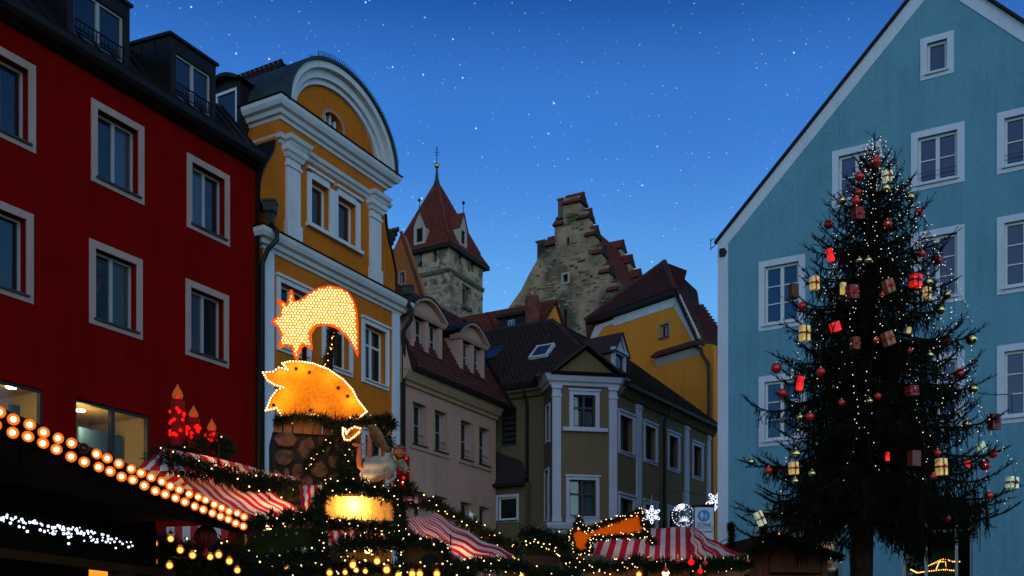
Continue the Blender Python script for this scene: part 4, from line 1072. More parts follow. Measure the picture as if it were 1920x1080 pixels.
# ================================================================== house with red roof behind the corner house
rr = thing('red_roof_house', 'house with red tiled roof, flat dormer and yellow gable end below the stepped gable', 'house', (1, 50, 0))
X0 = at(1043.5, 562, 52); X1 = X0 - LW.D3 * 9
dn = (-DIR_A) * 3.6 - Vector((0, 0, 3.7))
tile_roof(rr, [X1 + dn, X0 + dn, X0, X1], LW.D3, 'roof', 'tile_red', w=.2, h=.19)
mb = MB(); mb.poly(X0, X1, X1 + DIR_A * 3.6 - Vector((0, 0, 3.7)), X0 + DIR_A * 3.6 - Vector((0, 0, 3.7))); mb.build('roof', 'tile_red', rr)
GE = FP(X0.x - LW.d.x * .15, X0.y - LW.d.y * .15, DIR_A.x, DIR_A.y)
wall(GE, [(-3.6, 0), (3.6, 0), (3.6, X0.z - 3.8), (0, X0.z - .1), (-3.6, X0.z - 3.8)], [], 'gable_end', 'ochre_plaster', rr, edge=.3)
mb = MB(); mb.poly(X1 + dn, X0 + dn, X0 + dn - Vector((0, 0, 15)), X1 + dn - Vector((0, 0, 15))); mb.build('wall', 'khaki_shade', rr)
DF = FP((X0 + dn * .5).x, (X0 + dn * .5).y, LW.d.x, LW.d.y)
a, zb = DF.sz(948, 616); b, _ = DF.sz(988, 616); zt = DF.sz(960, 594)[1]
mb = MB(); fbox(mb, DF, a - .3, a + .1, zb, zt, -1.6, 0); fbox(mb, DF, a + .55, b, zb, zt, -1.6, 0); fbox(mb, DF, a + .1, a + .55, zt - .12, zt, -1.6, 0); fbox(mb, DF, a - .5, b + .1, zt, zt + .14, -2.4, .2)
dm = mb.build('dormer', 'sheet_metal', rr)
mb = MB(); fbox(mb, DF, a + .1, a + .55, zb, zt - .12, -.12, -.06); mb.build('dormer_window', 'sash_white', dm)
for k in range(2):
    mb = MB(); fbox(mb, DF, a + .14 + k * .2, a + .31 + k * .2, zb + .06, zt - .17, -.055, -.045); mb.build('pane', 'pane_sky', dm)
c = at(998, 606, 50.0); ct = at(998, 556, 50.0).z
mb = MB(); mb.lathe((c.x, c.y, 0), [(.30, c.z - 2), (.30, ct - .1), (.33, ct - .1), (.33, ct)], 16); ch = mb.build('chimney', 'brick_red', rr)
mb = MB()
zz = c.z - 1.0
while zz < ct - .15:
    for k in range(14):
        t = 2 * PI * (k + (.5 if int(zz * 100) % 2 else 0)) / 14
        mb.box((c.x + .3 * math.cos(t) - .05, c.y + .3 * math.sin(t) - .05, zz), (.1, .0, 0), (0, .1, 0), (0, 0, .065))
    zz += .085
mb.build('brickwork', 'brick_red', ch, kind='stuff')
mb = MB(); mb.lathe((c.x, c.y, ct), [(.16, 0), (.18, .06), (.05, .12), (.07, .2), (.0, .24)], 10); mb.build('cowl', 'zinc', ch)
mb = MB(); p = at(912, 585, 48); mb.tube([p, p + Vector((.55, .3, -1.0))], .03, 5); mb.build('stay_rod', 'iron', rr)

# ================================================================== orange gable behind the yellow house
og = thing('orange_house', 'narrow rust orange gable with one tiny window beside the arched gable', 'house', (-5, 42, 0))
OG = FP(at(752, 437, 42).x, 42.0, LW.d.x, LW.d.y)
pk = OG.sz(752, 437); ol = [OG.sz(715, 520), OG.sz(752, 437), OG.sz(804, 590)]
ow = (*[OG.sz(750, 517)[0], OG.sz(759, 517)[0]], OG.sz(755, 532)[1], OG.sz(755, 511)[1])
wall(OG, [(ol[0][0], 5), (ol[2][0], 5), ol[2], ol[1], ol[0]], holes_of([ow]), 'gable_wall', 'orange_plaster', og, depth=.2, edge=.4)
window(OG, *ow, og, sash='sash_grey', pane='pane_dull', sur='trim_sand', sw=.07, proud=.02, inset=.1, cols=1, fr=.05, sill=False)
bk_ = Vector((-3.2, 1.6, 0))                           # the ridge runs back to the left
tile_roof(og, [OG.P(*ol[0], .15), OG.P(pk[0], pk[1] + .1, .15), OG.P(pk[0], pk[1] + .1, .15) + bk_, OG.P(*ol[0], .15) + bk_], bk_, 'roof', 'tile_brown')
mb = MB(); mb.tube([OG.P(ol[2][0], ol[2][1], .0), OG.P(pk[0], pk[1] + .05, .0)], .07, 6); mb.build('verge', 'tile_brown', og)

# ================================================================== medieval tower
tw = thing('stone_tower', 'square grey stone tower with steep red pyramid roof, gilt ball and tiny dormers', 'tower', (-4, 82, 0))
TC = at(841, 460, 80.0)
TR = FP(TC.x, TC.y, DIR_A.x, DIR_A.y)                  # right face, corner at s=0
TL = FP(TC.x, TC.y, LW.d.x, LW.d.y)                    # left face, s negative to the left
wR = TR.sz(905, 500)[0]; wL = 5.2
zE = TR.sz(841, 457)[1]; zS = TR.sz(841, 506)[1]
hr = []
for (u0, u1, v0, v1) in ((859.5, 866, 471, 496), (883, 889, 485, 510)): hr.append((TR.sz(u0, 480)[0], TR.sz(u1, 480)[0], TR.sz((u0 + u1) / 2, v1)[1], TR.sz((u0 + u1) / 2, v0)[1]))
tw2 = (TR.sz(867, 550)[0], TR.sz(880, 550)[0], TR.sz(873, 575)[1], TR.sz(873, 538)[1])
hl = []
for (u0, u1, v0, v1) in ((782.5, 791, 474, 501), (811.5, 819, 467, 491)): hl.append((TL.sz(u0, 480)[0], TL.sz(u1, 480)[0], TL.sz((u0 + u1) / 2, v1)[1], TL.sz((u0 + u1) / 2, v0)[1]))
def arched(w):
    s0, s1, z0, z1 = w; r = (s1 - s0) / 2; return [(s0, z0), (s1, z0), (s1, z1 - r)] + [((s0 + s1) / 2 + r * math.cos(PI * i / 6), z1 - r + r * math.sin(PI * i / 6)) for i in range(1, 6)] + [(s0, z1 - r)]
tww = wall(TR, rect(0, wR, 0, zE), [arched(w) for w in hr] + [rect(*tw2)], 'wall', 'mortar', tw, depth=.5)
wall(TL, rect(-wL, 0, 0, zE), [arched(w) for w in hl], 'wall', 'mortar', tw, depth=.5)
for fp, l in ((TR, hr + [tw2]), (TL, hl)):
    for w in l:
        mb = MB(); fbox(mb, fp, w[0] - .02, w[1] + .02, w[2], w[3], -.5, -.45); o = mb.build('window', 'void', tw)
mb = MB(); m_ = (tw2[0] + tw2[1]) / 2; fbox(mb, TR, m_ - .07, m_ + .07, tw2[2], tw2[3], -.25, -.05); fbox(mb, TR, tw2[0] - .15, tw2[1] + .15, tw2[2] - .25, tw2[2], 0, .2); fbox(mb, TR, tw2[0] - .1, tw2[1] + .1, tw2[3], tw2[3] + .15, 0, .08)
mb.build('twin_window_frame', 'rubble_dark', tw)
def stonework(fp, s0, s1, z0, z1, holes, parent, m, course=.36, prob=.8, inp=None, lmin=.3, lmax=.8, proud=.05):
    V = []; F = []; z = z0
    while z < z1 - .05:
        h = min(course * random.uniform(.8, 1.25), z1 - z); s = s0
        while s < s1 - .06:
            l = min(random.uniform(lmin, lmax), s1 - s)
            cx, cz = s + l / 2, z + h / 2
            if random.random() < prob and not any(a - .15 < s + l and b + .15 > s and c_ - .1 < z + h and d_ + .1 > z for a, b, c_, d_ in holes) and (inp is None or (inside(inp, s, z) and inside(inp, s + l, z + h) and inside(inp, s, z + h) and inside(inp, s + l, z))):
                g = .018; p = random.uniform(.008, proud); b = len(V); q = .03
                for (a, c_, n_) in ((s + g, z + g, 0), (s + l - g, z + g, 0), (s + l - g, z + h - g, 0), (s + g, z + h - g, 0), (s + g + q, z + g + q, p), (s + l - g - q, z + g + q * random.uniform(.6, 1.8), p), (s + l - g - q, z + h - g - q, p * random.uniform(.6, 1.3)), (s + g + q * random.uniform(.6, 1.8), z + h - g - q, p)):
                    V.append(tuple(fp.P(a, c_, n_)))
                F += [(b + 4, b + 5, b + 6, b + 7), (b, b + 1, b + 5, b + 4), (b + 1, b + 2, b + 6, b + 5), (b + 2, b + 3, b + 7, b + 6), (b + 3, b, b + 4, b + 7)]
            s += l
        z += h
    return np_mesh('stonework', V, F, m, parent, kind='stuff')
stonework(TR, .02, wR, zS - 14, zE, hr + [tw2], tw, 'rubble', prob=.72)
stonework(TL, -wL, -.02, zS - 14, zE, hl, tw, 'rubble', prob=.72)
# corner quoins
mb = MB(); z = zS - 12
while z < zE - .3:
    fl = random.random() < .5; a = .75 if fl else .4; b = .4 if fl else .75
    p = TR.xy(0, 0); c0 = TR.P(-.03, z, .03)
    mb.prism([TR.P(a, z, .06), Vector((*TR.xy(0, .06), z)) + (-LW.D3) * -.06, TL.P(-b, z, .06), TL.P(-b, z, -.1), TR.P(a, z, -.1)], Vector((0, 0, .46))); z += .5
mb.build('quoin', 'rubble', tw, kind='stuff')
mb = MB(); mb.sweep([TL.xy(-wL), TL.xy(0), TR.xy(wR)], [(0, 0), (.12, .05), (.2, .2), (.2, .34), (0, .42)], zS - .2); mb.build('string_course', 'rubble_dark', tw)
for fp, s0, s1 in ((TR, .35, wR - .2), (TL, -wL + .3, -.35)):   # blind round dents below the string course
    mb = MB(); k = 6
    for i in range(k):
        s = s0 + (s1 - s0) * i / (k - 1); mb.lathe(fp.P(s, zS - .75, .0), [(.17, 0), (.17, .06)], 10, axis=fp.N3)
    mb.build('roundel', 'rubble_dark', tw, kind='stuff')
for fp, l in ((TR, (1.05, 3.1, 5.0)), (TL, (-.75, -2.9))):      # diamond panels between the windows
    for s in l:
        zc = (zE + zS) / 2 + .35; mb = MB(); mb.prism([fp.P(s, zc - .55, .01), fp.P(s + .34, zc, .01), fp.P(s + .15, zc + .35, .01), fp.P(s - .15, zc + .35, .01), fp.P(s - .34, zc, .01)], fp.N3 * .06); mb.build('diamond_panel', 'rubble_dark', tw)
# roof: flared pyramid, four sides
ov = .45
K0 = TR.P(0, zE - .1, 0) + (TR.N3 * ov) + (TL.N3 * ov); K1 = TR.P(wR, zE - .1, ov) - TL.N3 * -0 + DIR_A * ov
K3 = TL.P(-wL, zE - .1, ov) - LW.D3 * ov; K2 = K1 + (K3 - K0)
ctr = (K0 + K2) / 2; apex = Vector((at(817, 340, ctr.y).x, ctr.y, at(817, 340, ctr.y).z))
apex = Vector((ctr.x * .3 + apex.x * .7, ctr.y, apex.z))
def flare(K): m = K.lerp(Vector((ctr.x, ctr.y, K.z)), .2); return Vector((m.x, m.y, K.z + 1.05))
Ks = [K0, K1, K2, K3]; Fs = [flare(k) for k in Ks]
for i in range(4):
    j = (i + 1) % 4
    tile_roof(tw, [Ks[i], Ks[j], Fs[j], Fs[i]], Ks[j] - Ks[i], 'roof_skirt', 'tile_red', w=.26, h=.24, tiles=i in (0, 3))
    tile_roof(tw, [Fs[i], Fs[j], apex], Ks[j] - Ks[i], 'roof', 'tile_red', w=.26, h=.24, tiles=i in (0, 3))
    if i != 2: ridge_tiles(tw, Fs[i], apex, 'tile_red', .12, .4)
mb = MB(); mb.prism([k - Vector((0, 0, .02)) for k in Ks], Vector((0, 0, -.22))); mb.build('eaves', 'sheet_metal', tw)
mb = MB(); mb.lathe(apex - Vector((0, 0, .3)), [(.28, 0), (.16, .5), (.09, 1.2), (.09, 1.45)], 10); mb.build('spire_base', 'copper_dark', tw)
mb = MB(); mb.ball(apex + Vector((0, 0, 1.3)), .24, 12, 8, .95); mb.build('gilt_ball', 'gold', tw, smooth=True)
mb = MB(); a = apex + Vector((0, 0, 1.3)); mb.tube([a, a + Vector((0, 0, 1.65))], .035, 5); mb.tube([a + Vector((-.22, 0, 1.15)), a + Vector((.22, 0, 1.15))], .03, 5); mb.tube([a + Vector((-.12, 0, 1.4)), a + Vector((.12, 0, 1.4))], .03, 5)
mb.tube([a + Vector((-.13, 0, 1.0)), a + Vector((0, 0, .85)), a + Vector((.13, 0, 1.0))], .025, 5); mb.build('cross', 'copper_dark', tw)
for fp, su, zlo, zhi in ((TR, 868, 467, 437), (TL, 787, 463, 424)):
    fp = FP(*fp.xy(0, .5), fp.d.x, fp.d.y); s = fp.sz(su, 450, -.35)[0]; w_ = .56; z0 = zE + .05; zt = zE + 1.9; pzz = zt + 1.15
    mb = MB(); fbox(mb, fp, s - w_, s - w_ * .55, z0, zt, -.5, -.3); fbox(mb, fp, s + w_ * .55, s + w_, z0, zt, -.5, -.3); fbox(mb, fp, s - w_ * .55, s + w_ * .55, z0, z0 + .55, -.5, -.3); fbox(mb, fp, s - w_ * .55, s + w_ * .55, zt - .2, zt, -.5, -.3)
    mb.prism([fp.P(s - w_, zt, -.3), fp.P(s + w_, zt, -.3), fp.P(s, pzz, -.3)], fp.N3 * -.2)
    for q_ in (-w_, w_ - .1): mb.prism([fp.P(s + q_, z0, -.5), fp.P(s + q_, zt, -.5), fp.P(s + q_, zt, -2.0), fp.P(s + q_, z0, -.8)], fp.D3 * .1)
    dm = mb.build('dormer', 'old_white', tw)
    mb = MB(); fbox(mb, fp, s - w_ * .55, s + w_ * .55, z0 + .55, zt - .2, -.48, -.42); mb.build('shutter', 'void', dm)
    for sg in (-1, 1):
        mb = MB(); mb.prism([fp.P(s + sg * (w_ + .08), zt - .15, -.2), fp.P(s, pzz + .08, -.2), fp.P(s, pzz + .08, -3.0), fp.P(s + sg * (w_ + .08), zt - .15, -2.2)], Vector((0, 0, .09))); mb.build('dormer_roof', 'tile_red', dm)
    mb = MB(); p = fp.P(s, pzz, -.3); mb.tube([p, p + Vector((0, 0, 1.0))], .035, 5); mb.ball(p + Vector((0, 0, .95)), .14, 8, 6); mb.build('finial', 'copper_dark', dm)

# ================================================================== stepped gable
sg_ = thing('stepped_gable_house', 'tall weathered stone house with crow stepped gable and red tiled roof', 'tower', (6, 74, 0))
S = FP(at(1068, 500, 70).x, 70, LW.d.x, LW.d.y)
def gz(u, v): return S.sz(u, v)
steps = [(1158, 530), (1141, 530), (1141, 497), (1127, 497), (1127, 462), (1114, 462), (1114, 430), (1103, 430), (1103, 396), (1087, 396), (1087, 366), (1056, 374), (1056, 412), (1040, 416), (1040, 450), (1010, 457), (1008, 486), (993, 512), (977, 544), (949, 583)]
ol = [gz(*p) for p in steps]
z_ = lambda i: ol[i][1]
hol = [(gz(1062, 450)[0], gz(1067.5, 450)[0], gz(1064, 461)[1], gz(1064, 445)[1]), (gz(1056, 520)[0], gz(1065, 520)[0], gz(1060, 529)[1], gz(1060, 515)[1]), (gz(1056.5, 600)[0], gz(1063, 600)[0], gz(1060, 614)[1], gz(1060, 580)[1])]
bl = gz(930, 620)[0]; br = gz(1162, 620)[0]
outs = [(bl, 0), (br, 0), (br, ol[0][1])] + ol + [(bl, ol[-1][1] - 1.0)]
wall(S, outs, [arched(hol[0]), rect(*hol[1]), arched(hol[2])], 'gable_wall', 'mortar_old', sg_, depth=.5, edge=.9)
mb = MB()
for w in hol: fbox(mb, S, w[0] - .05, w[1] + .05, w[2], w[3], -.5, -.45)
mb.build('window_void', 'void', sg_, kind='stuff')
w = hol[1]; mb = MB(); fbox(mb, S, w[0] - .14, w[0], w[2] - .14, w[3] + .14, -.1, .05); fbox(mb, S, w[1], w[1] + .14, w[2] - .14, w[3] + .14, -.1, .05); fbox(mb, S, w[0], w[1], w[3], w[3] + .14, -.1, .05); fbox(mb, S, w[0], w[1], w[2] - .14, w[2], -.1, .05); mb.build('window_frame', 'old_white', sg_)
stonework(S, bl, br, 17, z_(10) - .1, hol, sg_, 'rubble_old', course=.19, prob=.30, inp=outs, lmin=.14, lmax=.5, proud=.10)
stonework(S, gz(1052, 420)[0], gz(1078, 420)[0], gz(1060, 425)[1], gz(1060, 402)[1], [], sg_, 'moss_stone', course=.3, prob=1, inp=outs, lmin=.25, lmax=.7, proud=.11)
def cap_tiles(parent, fp, s0, s1, z, n0=.25, n1=-1.15, h=.62, m='tile_red'):
    """little saddle roof across a step, its ridge along the wall"""
    nm = (n0 + n1) / 2; mb = MB()
    mb.prism([fp.P(s0, z - .1, n0), fp.P(s0, z + h, nm), fp.P(s0, z - .1, n1)], fp.D3 * (s1 - s0)); o = mb.build('step_cap', 'deck', parent)
    V = []; F = []; w = .24; rows = 4
    for side, nn in ((0, n0), (1, n1)):
        for r_ in range(rows):
            t0 = r_ / rows; t1 = (r_ + 1.25) / rows; x = s0 + (w / 2 if r_ % 2 else 0) - w / 2
            while x < s1:
                xa = max(x + .01, s0); xb = min(x + w - .01, s1)
                if xb - xa > .05:
                    b = len(V)
                    for (xx, t, k) in ((xa, t0, .09), (xb, t0, .09), (xb, min(t1, 1), .03), (xa, min(t1, 1), .03), (xa, t0, 0.0), (xb, t0, 0.0)):
                        V.append(tuple(fp.P(xx, z - .1 + (h + .1) * t + k, nn + (nm - nn) * t)))
                    F += [(b, b + 1, b + 2, b + 3), (b, b + 4, b + 5, b + 1)]
                x += w
    np_mesh('cap_tiles', V, F, m, o, kind='stuff')
    mb = MB(); mb.tube([fp.P(s0, z + h + .04, nm), fp.P(s1, z + h + .04, nm)], .12, 8); mb.build('cap_ridge', m, o)
for (ua, ub, v) in ((1056, 1091, 379), (1083, 1105, 408), (1097, 1117, 440), (1111, 1130, 474), (1124, 1144, 510), (1138, 1160, 543), (1038, 1057, 421), (1022, 1042, 459)):
    a, z = gz(ua, v); b, _ = gz(ub, v); z = gz((ua + ub) / 2, v)[1]; cap_tiles(sg_, S, a, b, z)
mb = MB(); a, z = gz(1046, 376); b, _ = gz(1057, 376); zb = gz(1050, 409)[1]; fbox(mb, S, a, b, zb, z, -1.0, .0); fbox(mb, S, a - .06, b, z, z + .12, -1.05, .05); mb.build('chimney_block', 'rubble_dark', sg_)
mb = MB(); a, z = gz(1007, 455); b, _ = gz(1022, 455); fbox(mb, S, a, b, gz(1010, 486)[1], z, -.9, .0); fbox(mb, S, a - .1, b + .05, z, z + .1, -1.0, .1); mb.build('shoulder_block', 'rubble_dark', sg_)
# roof plane seen to the right of the steps, and the far gable
Lr = 8.4; rtop = gz(1071, 392); rbot = gz(1162, 560)
rt, rb = S.P(rtop[0], rtop[1], -.9), S.P(rbot[0] + .3, rbot[1] - 1.4, -.9); lb = S.P(2 * rtop[0] - rbot[0], rbot[1], -.9)
tile_roof(sg_, [rb, rb + DIR_A * Lr, rt + DIR_A * Lr, rt], DIR_A, 'roof', 'tile_red', w=.26, h=.25)
mb = MB(); mb.poly(lb, rt, rt + DIR_A * Lr, lb + DIR_A * Lr); mb.poly(S.P(br, 0, -.9), S.P(br, rbot[1], -.9), S.P(br, rbot[1], -.9) + DIR_A * Lr, S.P(br, 0, -.9) + DIR_A * Lr); mb.build('back_wall', 'rubble_dark', sg_)
S2o = S.P(0, 0, 0) + DIR_A * Lr
S2 = FP(S2o.x, S2o.y, S.d.x, S.d.y)
st2 = [(1200, 600), (1195, 518), (1180, 522), (1180, 490), (1164, 494), (1164, 462), (1142, 468), (1142, 600)]
o2 = [S2.sz(*p) for p in st2]
wall(S2, list(reversed(o2)), [], 'far_gable', 'mortar_old', sg_, edge=.9)
for (ua, ub, v) in ((1140, 1166, 466), (1161, 1182, 493), (1177, 1198, 520)):
    a, _ = S2.sz(ua, v); b, _ = S2.sz(ub, v); z = S2.sz((ua + ub) / 2, v)[1]; cap_tiles(sg_, S2, a, b, z)
# ================================================================== pale blue house on the right
blu = thing('blue_house', 'pale turquoise blue gabled house with white window frames and white gable border', 'house', (8, 27, 0))
b0 = at(1346, 800, 28.5)
B = FP(b0.x, b0.y, 1.8, -1.0)
BW = 11.56; BA = 5.78; EB = 13.05; AZ = 19.02
cols_ = [1.815, 3.815, 5.81, 7.83, 9.8]
BWIN = []
for c in cols_[1:4]: BWIN.append((c - .47, c + .47, 13.52, 14.72, 2))
for c in cols_: BWIN.append((c - .47, c + .47, 10.49, 12.10, 3))
for c in cols_: BWIN.append((c - .47, c + .47, 7.25, 8.88, 3))
BWIN.append((5.80 - .24, 5.80 + .24, 16.35, 17.12, 1))
shops = [(1.1, 3.4, 0, 5.3), (4.95, 6.64, 0, 5.25), (8.2, 10.4, 0, 4.9)]
wall(B, [(0, 0), (BW, 0), (BW, EB), (BA, AZ), (0, EB)], holes_of(BWIN) + holes_of(shops), 'wall', 'blue_plaster', blu, depth=.2, edge=.4)
for w in BWIN:
    one = w[4] == 1
    wo = window(B, *w[:4], blu, sash='sash_white', pane='pane_blue', sur='trim_cool', sw=.17 if not one else .16, proud=.02, inset=.10, cols=1 if one else 2, rows=w[4], fr=.065, sillmat='trim_cool')
    if w[4] == 2:
        q = MB(); q.tube([B.P(w[0], w[2] + .16, -.02), B.P(w[1], w[2] + .16, -.02)], .008, 5); q.tube([B.P(w[0], w[2] + .28, -.02), B.P(w[1], w[2] + .28, -.02)], .006, 5); q.build('guard_wire', 'iron', wo)
# white border
k = (AZ - EB) / BA
mb = MB(); fbox(mb, B, 0.0, .3, 0, EB - .1, .0, .022); mb.build('corner_border', 'trim_cool', blu)
mb = MB(); fbox(mb, B, BW - .3, BW, 0, EB - .1, .0, .022); mb.build('corner_border', 'trim_cool', blu)
vt = .47
mb = MB(); mb.prism([B.P(0, EB - .1, .022), B.P(.3, EB - .1, .022), B.P(BA, AZ - vt, .022), B.P(BA, AZ, .022), B.P(0, EB, .022)], B.N3 * -.02); mb.build('rake_border', 'trim_cool', blu)
mb = MB(); mb.prism([B.P(BW, EB - .1, .022), B.P(BW - .3, EB - .1, .022), B.P(BA, AZ - vt, .022), B.P(BA, AZ, .022), B.P(BW, EB, .022)], B.N3 * -.02); mb.build('rake_border', 'trim_cool', blu)
# roof and verge
for s0, z0, sg in ((-.07, EB - .07, 1), (BW + .07, EB - .07, -1)):
    tile_roof(blu, [B.P(s0, z0 + .09, -.02), B.P(BA, AZ + .09, -.02), B.P(BA, AZ + .09, -11), B.P(s0, z0 + .09, -11)], B.N3, 'roof', 'tile_dark', tiles=False)
    mb = MB(); mb.prism([B.P(s0, z0 + .02, .13), B.P(BA, AZ + .02, .13), B.P(BA, AZ + .085, .13), B.P(s0, z0 + .085, .13)], B.N3 * -.16); mb.build('verge_board', 'sheet_metal', blu)
mb = MB(); mb.sweep([B.xy(.02, -11), B.xy(.02, .1)], [(-.05, .0), (-.2, -.02), (-.26, .1), (-.2, .2), (-.05, .2)], EB - .42); mb.build('gutter', 'pipe_dark', blu)
mb = MB(); p = B.P(-.02, EB - .2, .05)
for h in (0, .22): mb.tube([p + Vector((-.05, 0, h + .1)), p + Vector((-.16, .1, h + .05))], .012, 5)
mb.tube([p + Vector((-.15, .1, .0)), p + Vector((-.15, .1, .36))], .012, 5); mb.build('snow_guard', 'iron', blu)
mb = MB(); mb.poly(B.P(0, 0, 0), B.P(0, EB, 0), B.P(0, EB, -11), B.P(0, 0, -11)); mb.poly(B.P(BW, 0, 0), B.P(BW, EB, 0), B.P(BW, EB, -11), B.P(BW, 0, -11))
mb.poly(B.P(0, 0, -11), B.P(BW, 0, -11), B.P(BW, EB, -11), B.P(BA, AZ, -11), B.P(0, EB, -11)); mb.build('side_wall', 'blue_plaster', blu, kind='stuff')
# shop fronts
for i, (s0, s1, z0, z1) in enumerate(shops):
    mb = MB(); n0, n1 = -.16, -.06
    posts = [s0, (s0 + s1) / 2 - .3, s1 - .42, s1 - .07] if i == 1 else [s0, (s0 + s1) / 2, s1 - .07]
    for p in posts: fbox(mb, B, p, p + .07, z0, z1, n0, n1)
    for z in (z1 - .07, 4.45 if i == 1 else 4.4, .6): fbox(mb, B, s0 + .07, s1 - .07, z, z + .07, n0 + .005, n1 - .005)
    f = mb.build('shop_front', 'sash_grey', blu)
    mb = MB(); fbox(mb, B, s0 + .07, s1 - .07, .67, z1 - .07, -.12, -.11); mb.build('pane', 'pane_clear', f)
    mb = MB(); mb.box(B.P(s0 - .2, 0.1, -2.5), B.D3 * (s1 - s0 + .4), B.N3 * .05, Vector((0, 0, z1))); mb.build('back_wall', 'shop_dark', f)
    if i == 1:
        mb = MB(); fbox(mb, B, s0 + .55, s0 + 1.15, 3.1, 4.1, -1.2, -1.15); mb.build('green_banner', 'banner_green', f)
    if i == 0:
        mb = MB(); fbox(mb, B, s0 + 1.3, s0 + 2.1, 2.9, 4.0, -.3, -.28); mb.build('green_banner', 'banner_green', f)
# reflection of roof shaped stall lights, added as glowing bulbs behind the shop pane
sl = thing('window_light_string', 'amber bulbs added as the reflection of stall lights in the blue house shop window', 'light string', B.P(5.6, 3.0, -.5))
pth = [B.sz(u, v, -.5) for u, v in ((1737, 1062), (1752, 1056), (1768, 1048), (1775, 1049), (1786, 1053), (1799, 1053))]
pth2 = [B.sz(u, v, -.5) for u, v in ((1708, 1068), (1720, 1074), (1740, 1071), (1768, 1068), (1792, 1070))]
pth3 = [B.sz(u, v, -.5) for u, v in ((1756, 1066), (1761, 1053), (1773, 1053), (1775, 1066))]
mb = MB(); wr = MB()
for p_, n_ in ((pth, 22), (pth2, 26), (pth3, 14)):
    L = [B.P(a, z, -.5) for a, z in p_]; wr.tube(L, .006, 4)
    for i in range(n_):
        t = i / (n_ - 1) * (len(L) - 1); j = min(int(t), len(L) - 2); q = L[j].lerp(L[j + 1], t - j); mb.ball(q, .017, 5, 4)
wr.build('wire', 'iron', sl); mb.build('bulbs', 'bulb_amber', sl, kind='stuff')
# drain stain is in the plaster; guy wire from the tree to the wall
gw = thing('guy_wire', 'thin black wire from the fir to the blue wall beside the gold bauble', 'wire', (0, 0, 0))
a = at(1826, 736, 18.2); b = B.P(*B.sz(1897, 739), .0)
mb = MB(); mb.tube([a, (a + b) / 2 - Vector((0, 0, .03)), b], .012, 5); mb.build('wire', 'iron', gw)
# ------------------------------------------------------------------ market dressing helpers
rs = random.Random(21)
def polyline(P, step=.02):
    P = [Vector(p) for p in P]; out = []
    for a, b in zip(P, P[1:]):
        n = max(1, int((b - a).length / step))
        out += [a.lerp(b, i / n) for i in range(n)]
    return out + [P[-1]]
def smooth_path(P, n=10):
    P = [Vector(p) for p in P]; out = []
    for i in range(len(P) - 1):
        p0 = P[max(i - 1, 0)]; p1 = P[i]; p2 = P[i + 1]; p3 = P[min(i + 2, len(P) - 1)]
        for k in range(n):
            t = k / n; out.append(.5 * ((2 * p1) + (p2 - p0) * t + (2 * p0 - 5 * p1 + 4 * p2 - p3) * t * t + (3 * p1 - p0 - 3 * p2 + p3) * t ** 3))
    return out + [P[-1]]
def fir_spray(centres, radius, count, nl=.075, squash=1.0):
    """numpy needles/sprigs round a list of centres"""
    C_ = np.array([tuple(c) for c in centres]); n = count
    i = RNG.integers(0, len(C_), n); d = RNG.normal(size=(n, 3)); d /= np.linalg.norm(d, axis=1, keepdims=True)
    r = radius * RNG.random(n) ** .6; d[:, 2] *= squash
    base_ = C_[i] + d * r[:, None]
    dr = d + RNG.normal(size=(n, 3)) * .55; dr /= np.linalg.norm(dr, axis=1, keepdims=True)
    L = nl * RNG.uniform(.5, 1.4, n)[:, None]
    sv = np.cross(dr, RNG.normal(size=(n, 3))); sv /= np.linalg.norm(sv, axis=1, keepdims=True)
    w = .010 * RNG.uniform(.5, 1.3, n)[:, None]
    V = np.empty((n, 3, 3)); V[:, 0] = base_ - sv * w; V[:, 1] = base_ + sv * w; V[:, 2] = base_ + dr * L
    return V.reshape(-1, 3), np.arange(n * 3).reshape(n, 3)
def garland(P, radius, label, lights=0, lamp='bulb_fairy', dens=2600, group=None, lr=(.009, .015), name='fir_garland', nl=.075, front=None, extra=None):
    radius *= .74; lights = int(round(lights * .62)); lr = (lr[0] * .62, lr[1] * .62)
    path = polyline(smooth_path(P), .03); L = sum((b - a).length for a, b in zip(path, path[1:]))
    t_ = thing(name, label, 'garland', path[len(path) // 2], group)
    jit = [p + Vector((rs.gauss(0, radius * .25), rs.gauss(0, radius * .25), rs.gauss(0, radius * .25))) for p in path]
    V, F = fir_spray(jit, radius, int(dens * L * max(.6, radius / .12)), nl)
    np_mesh('greenery', V, F, 'fir_green', t_, kind='stuff')
    mb = MB(); st = path[::6] + [path[-1]]; mb.tube(st, radius * .35, 6); mb.build('rope', 'needles', t_)
    if lights:
        mb = MB(); wr = MB(); wp = []
        for i in range(lights):
            p = path[int((i + rs.random()) / lights * (len(path) - 1))]
            a = rs.uniform(0, 2 * PI); f = Vector((-p.x, -p.y, 0)).normalized(); s_ = f.cross(Vector((0, 0, 1)))
            q = p + (f * abs(math.cos(a)) * .9 + s_ * .2 * rs.uniform(-1, 1) + Vector((0, 0, math.sin(a)))) * (radius * 1.1 + .015)
            mb.ball(q, rs.uniform(*lr), 6, 4); wp.append(q)
        wr.tube(wp, .003, 3); wr.build('wire', 'iron', t_); mb.build('bulbs', lamp, t_, kind='stuff')
    return t_
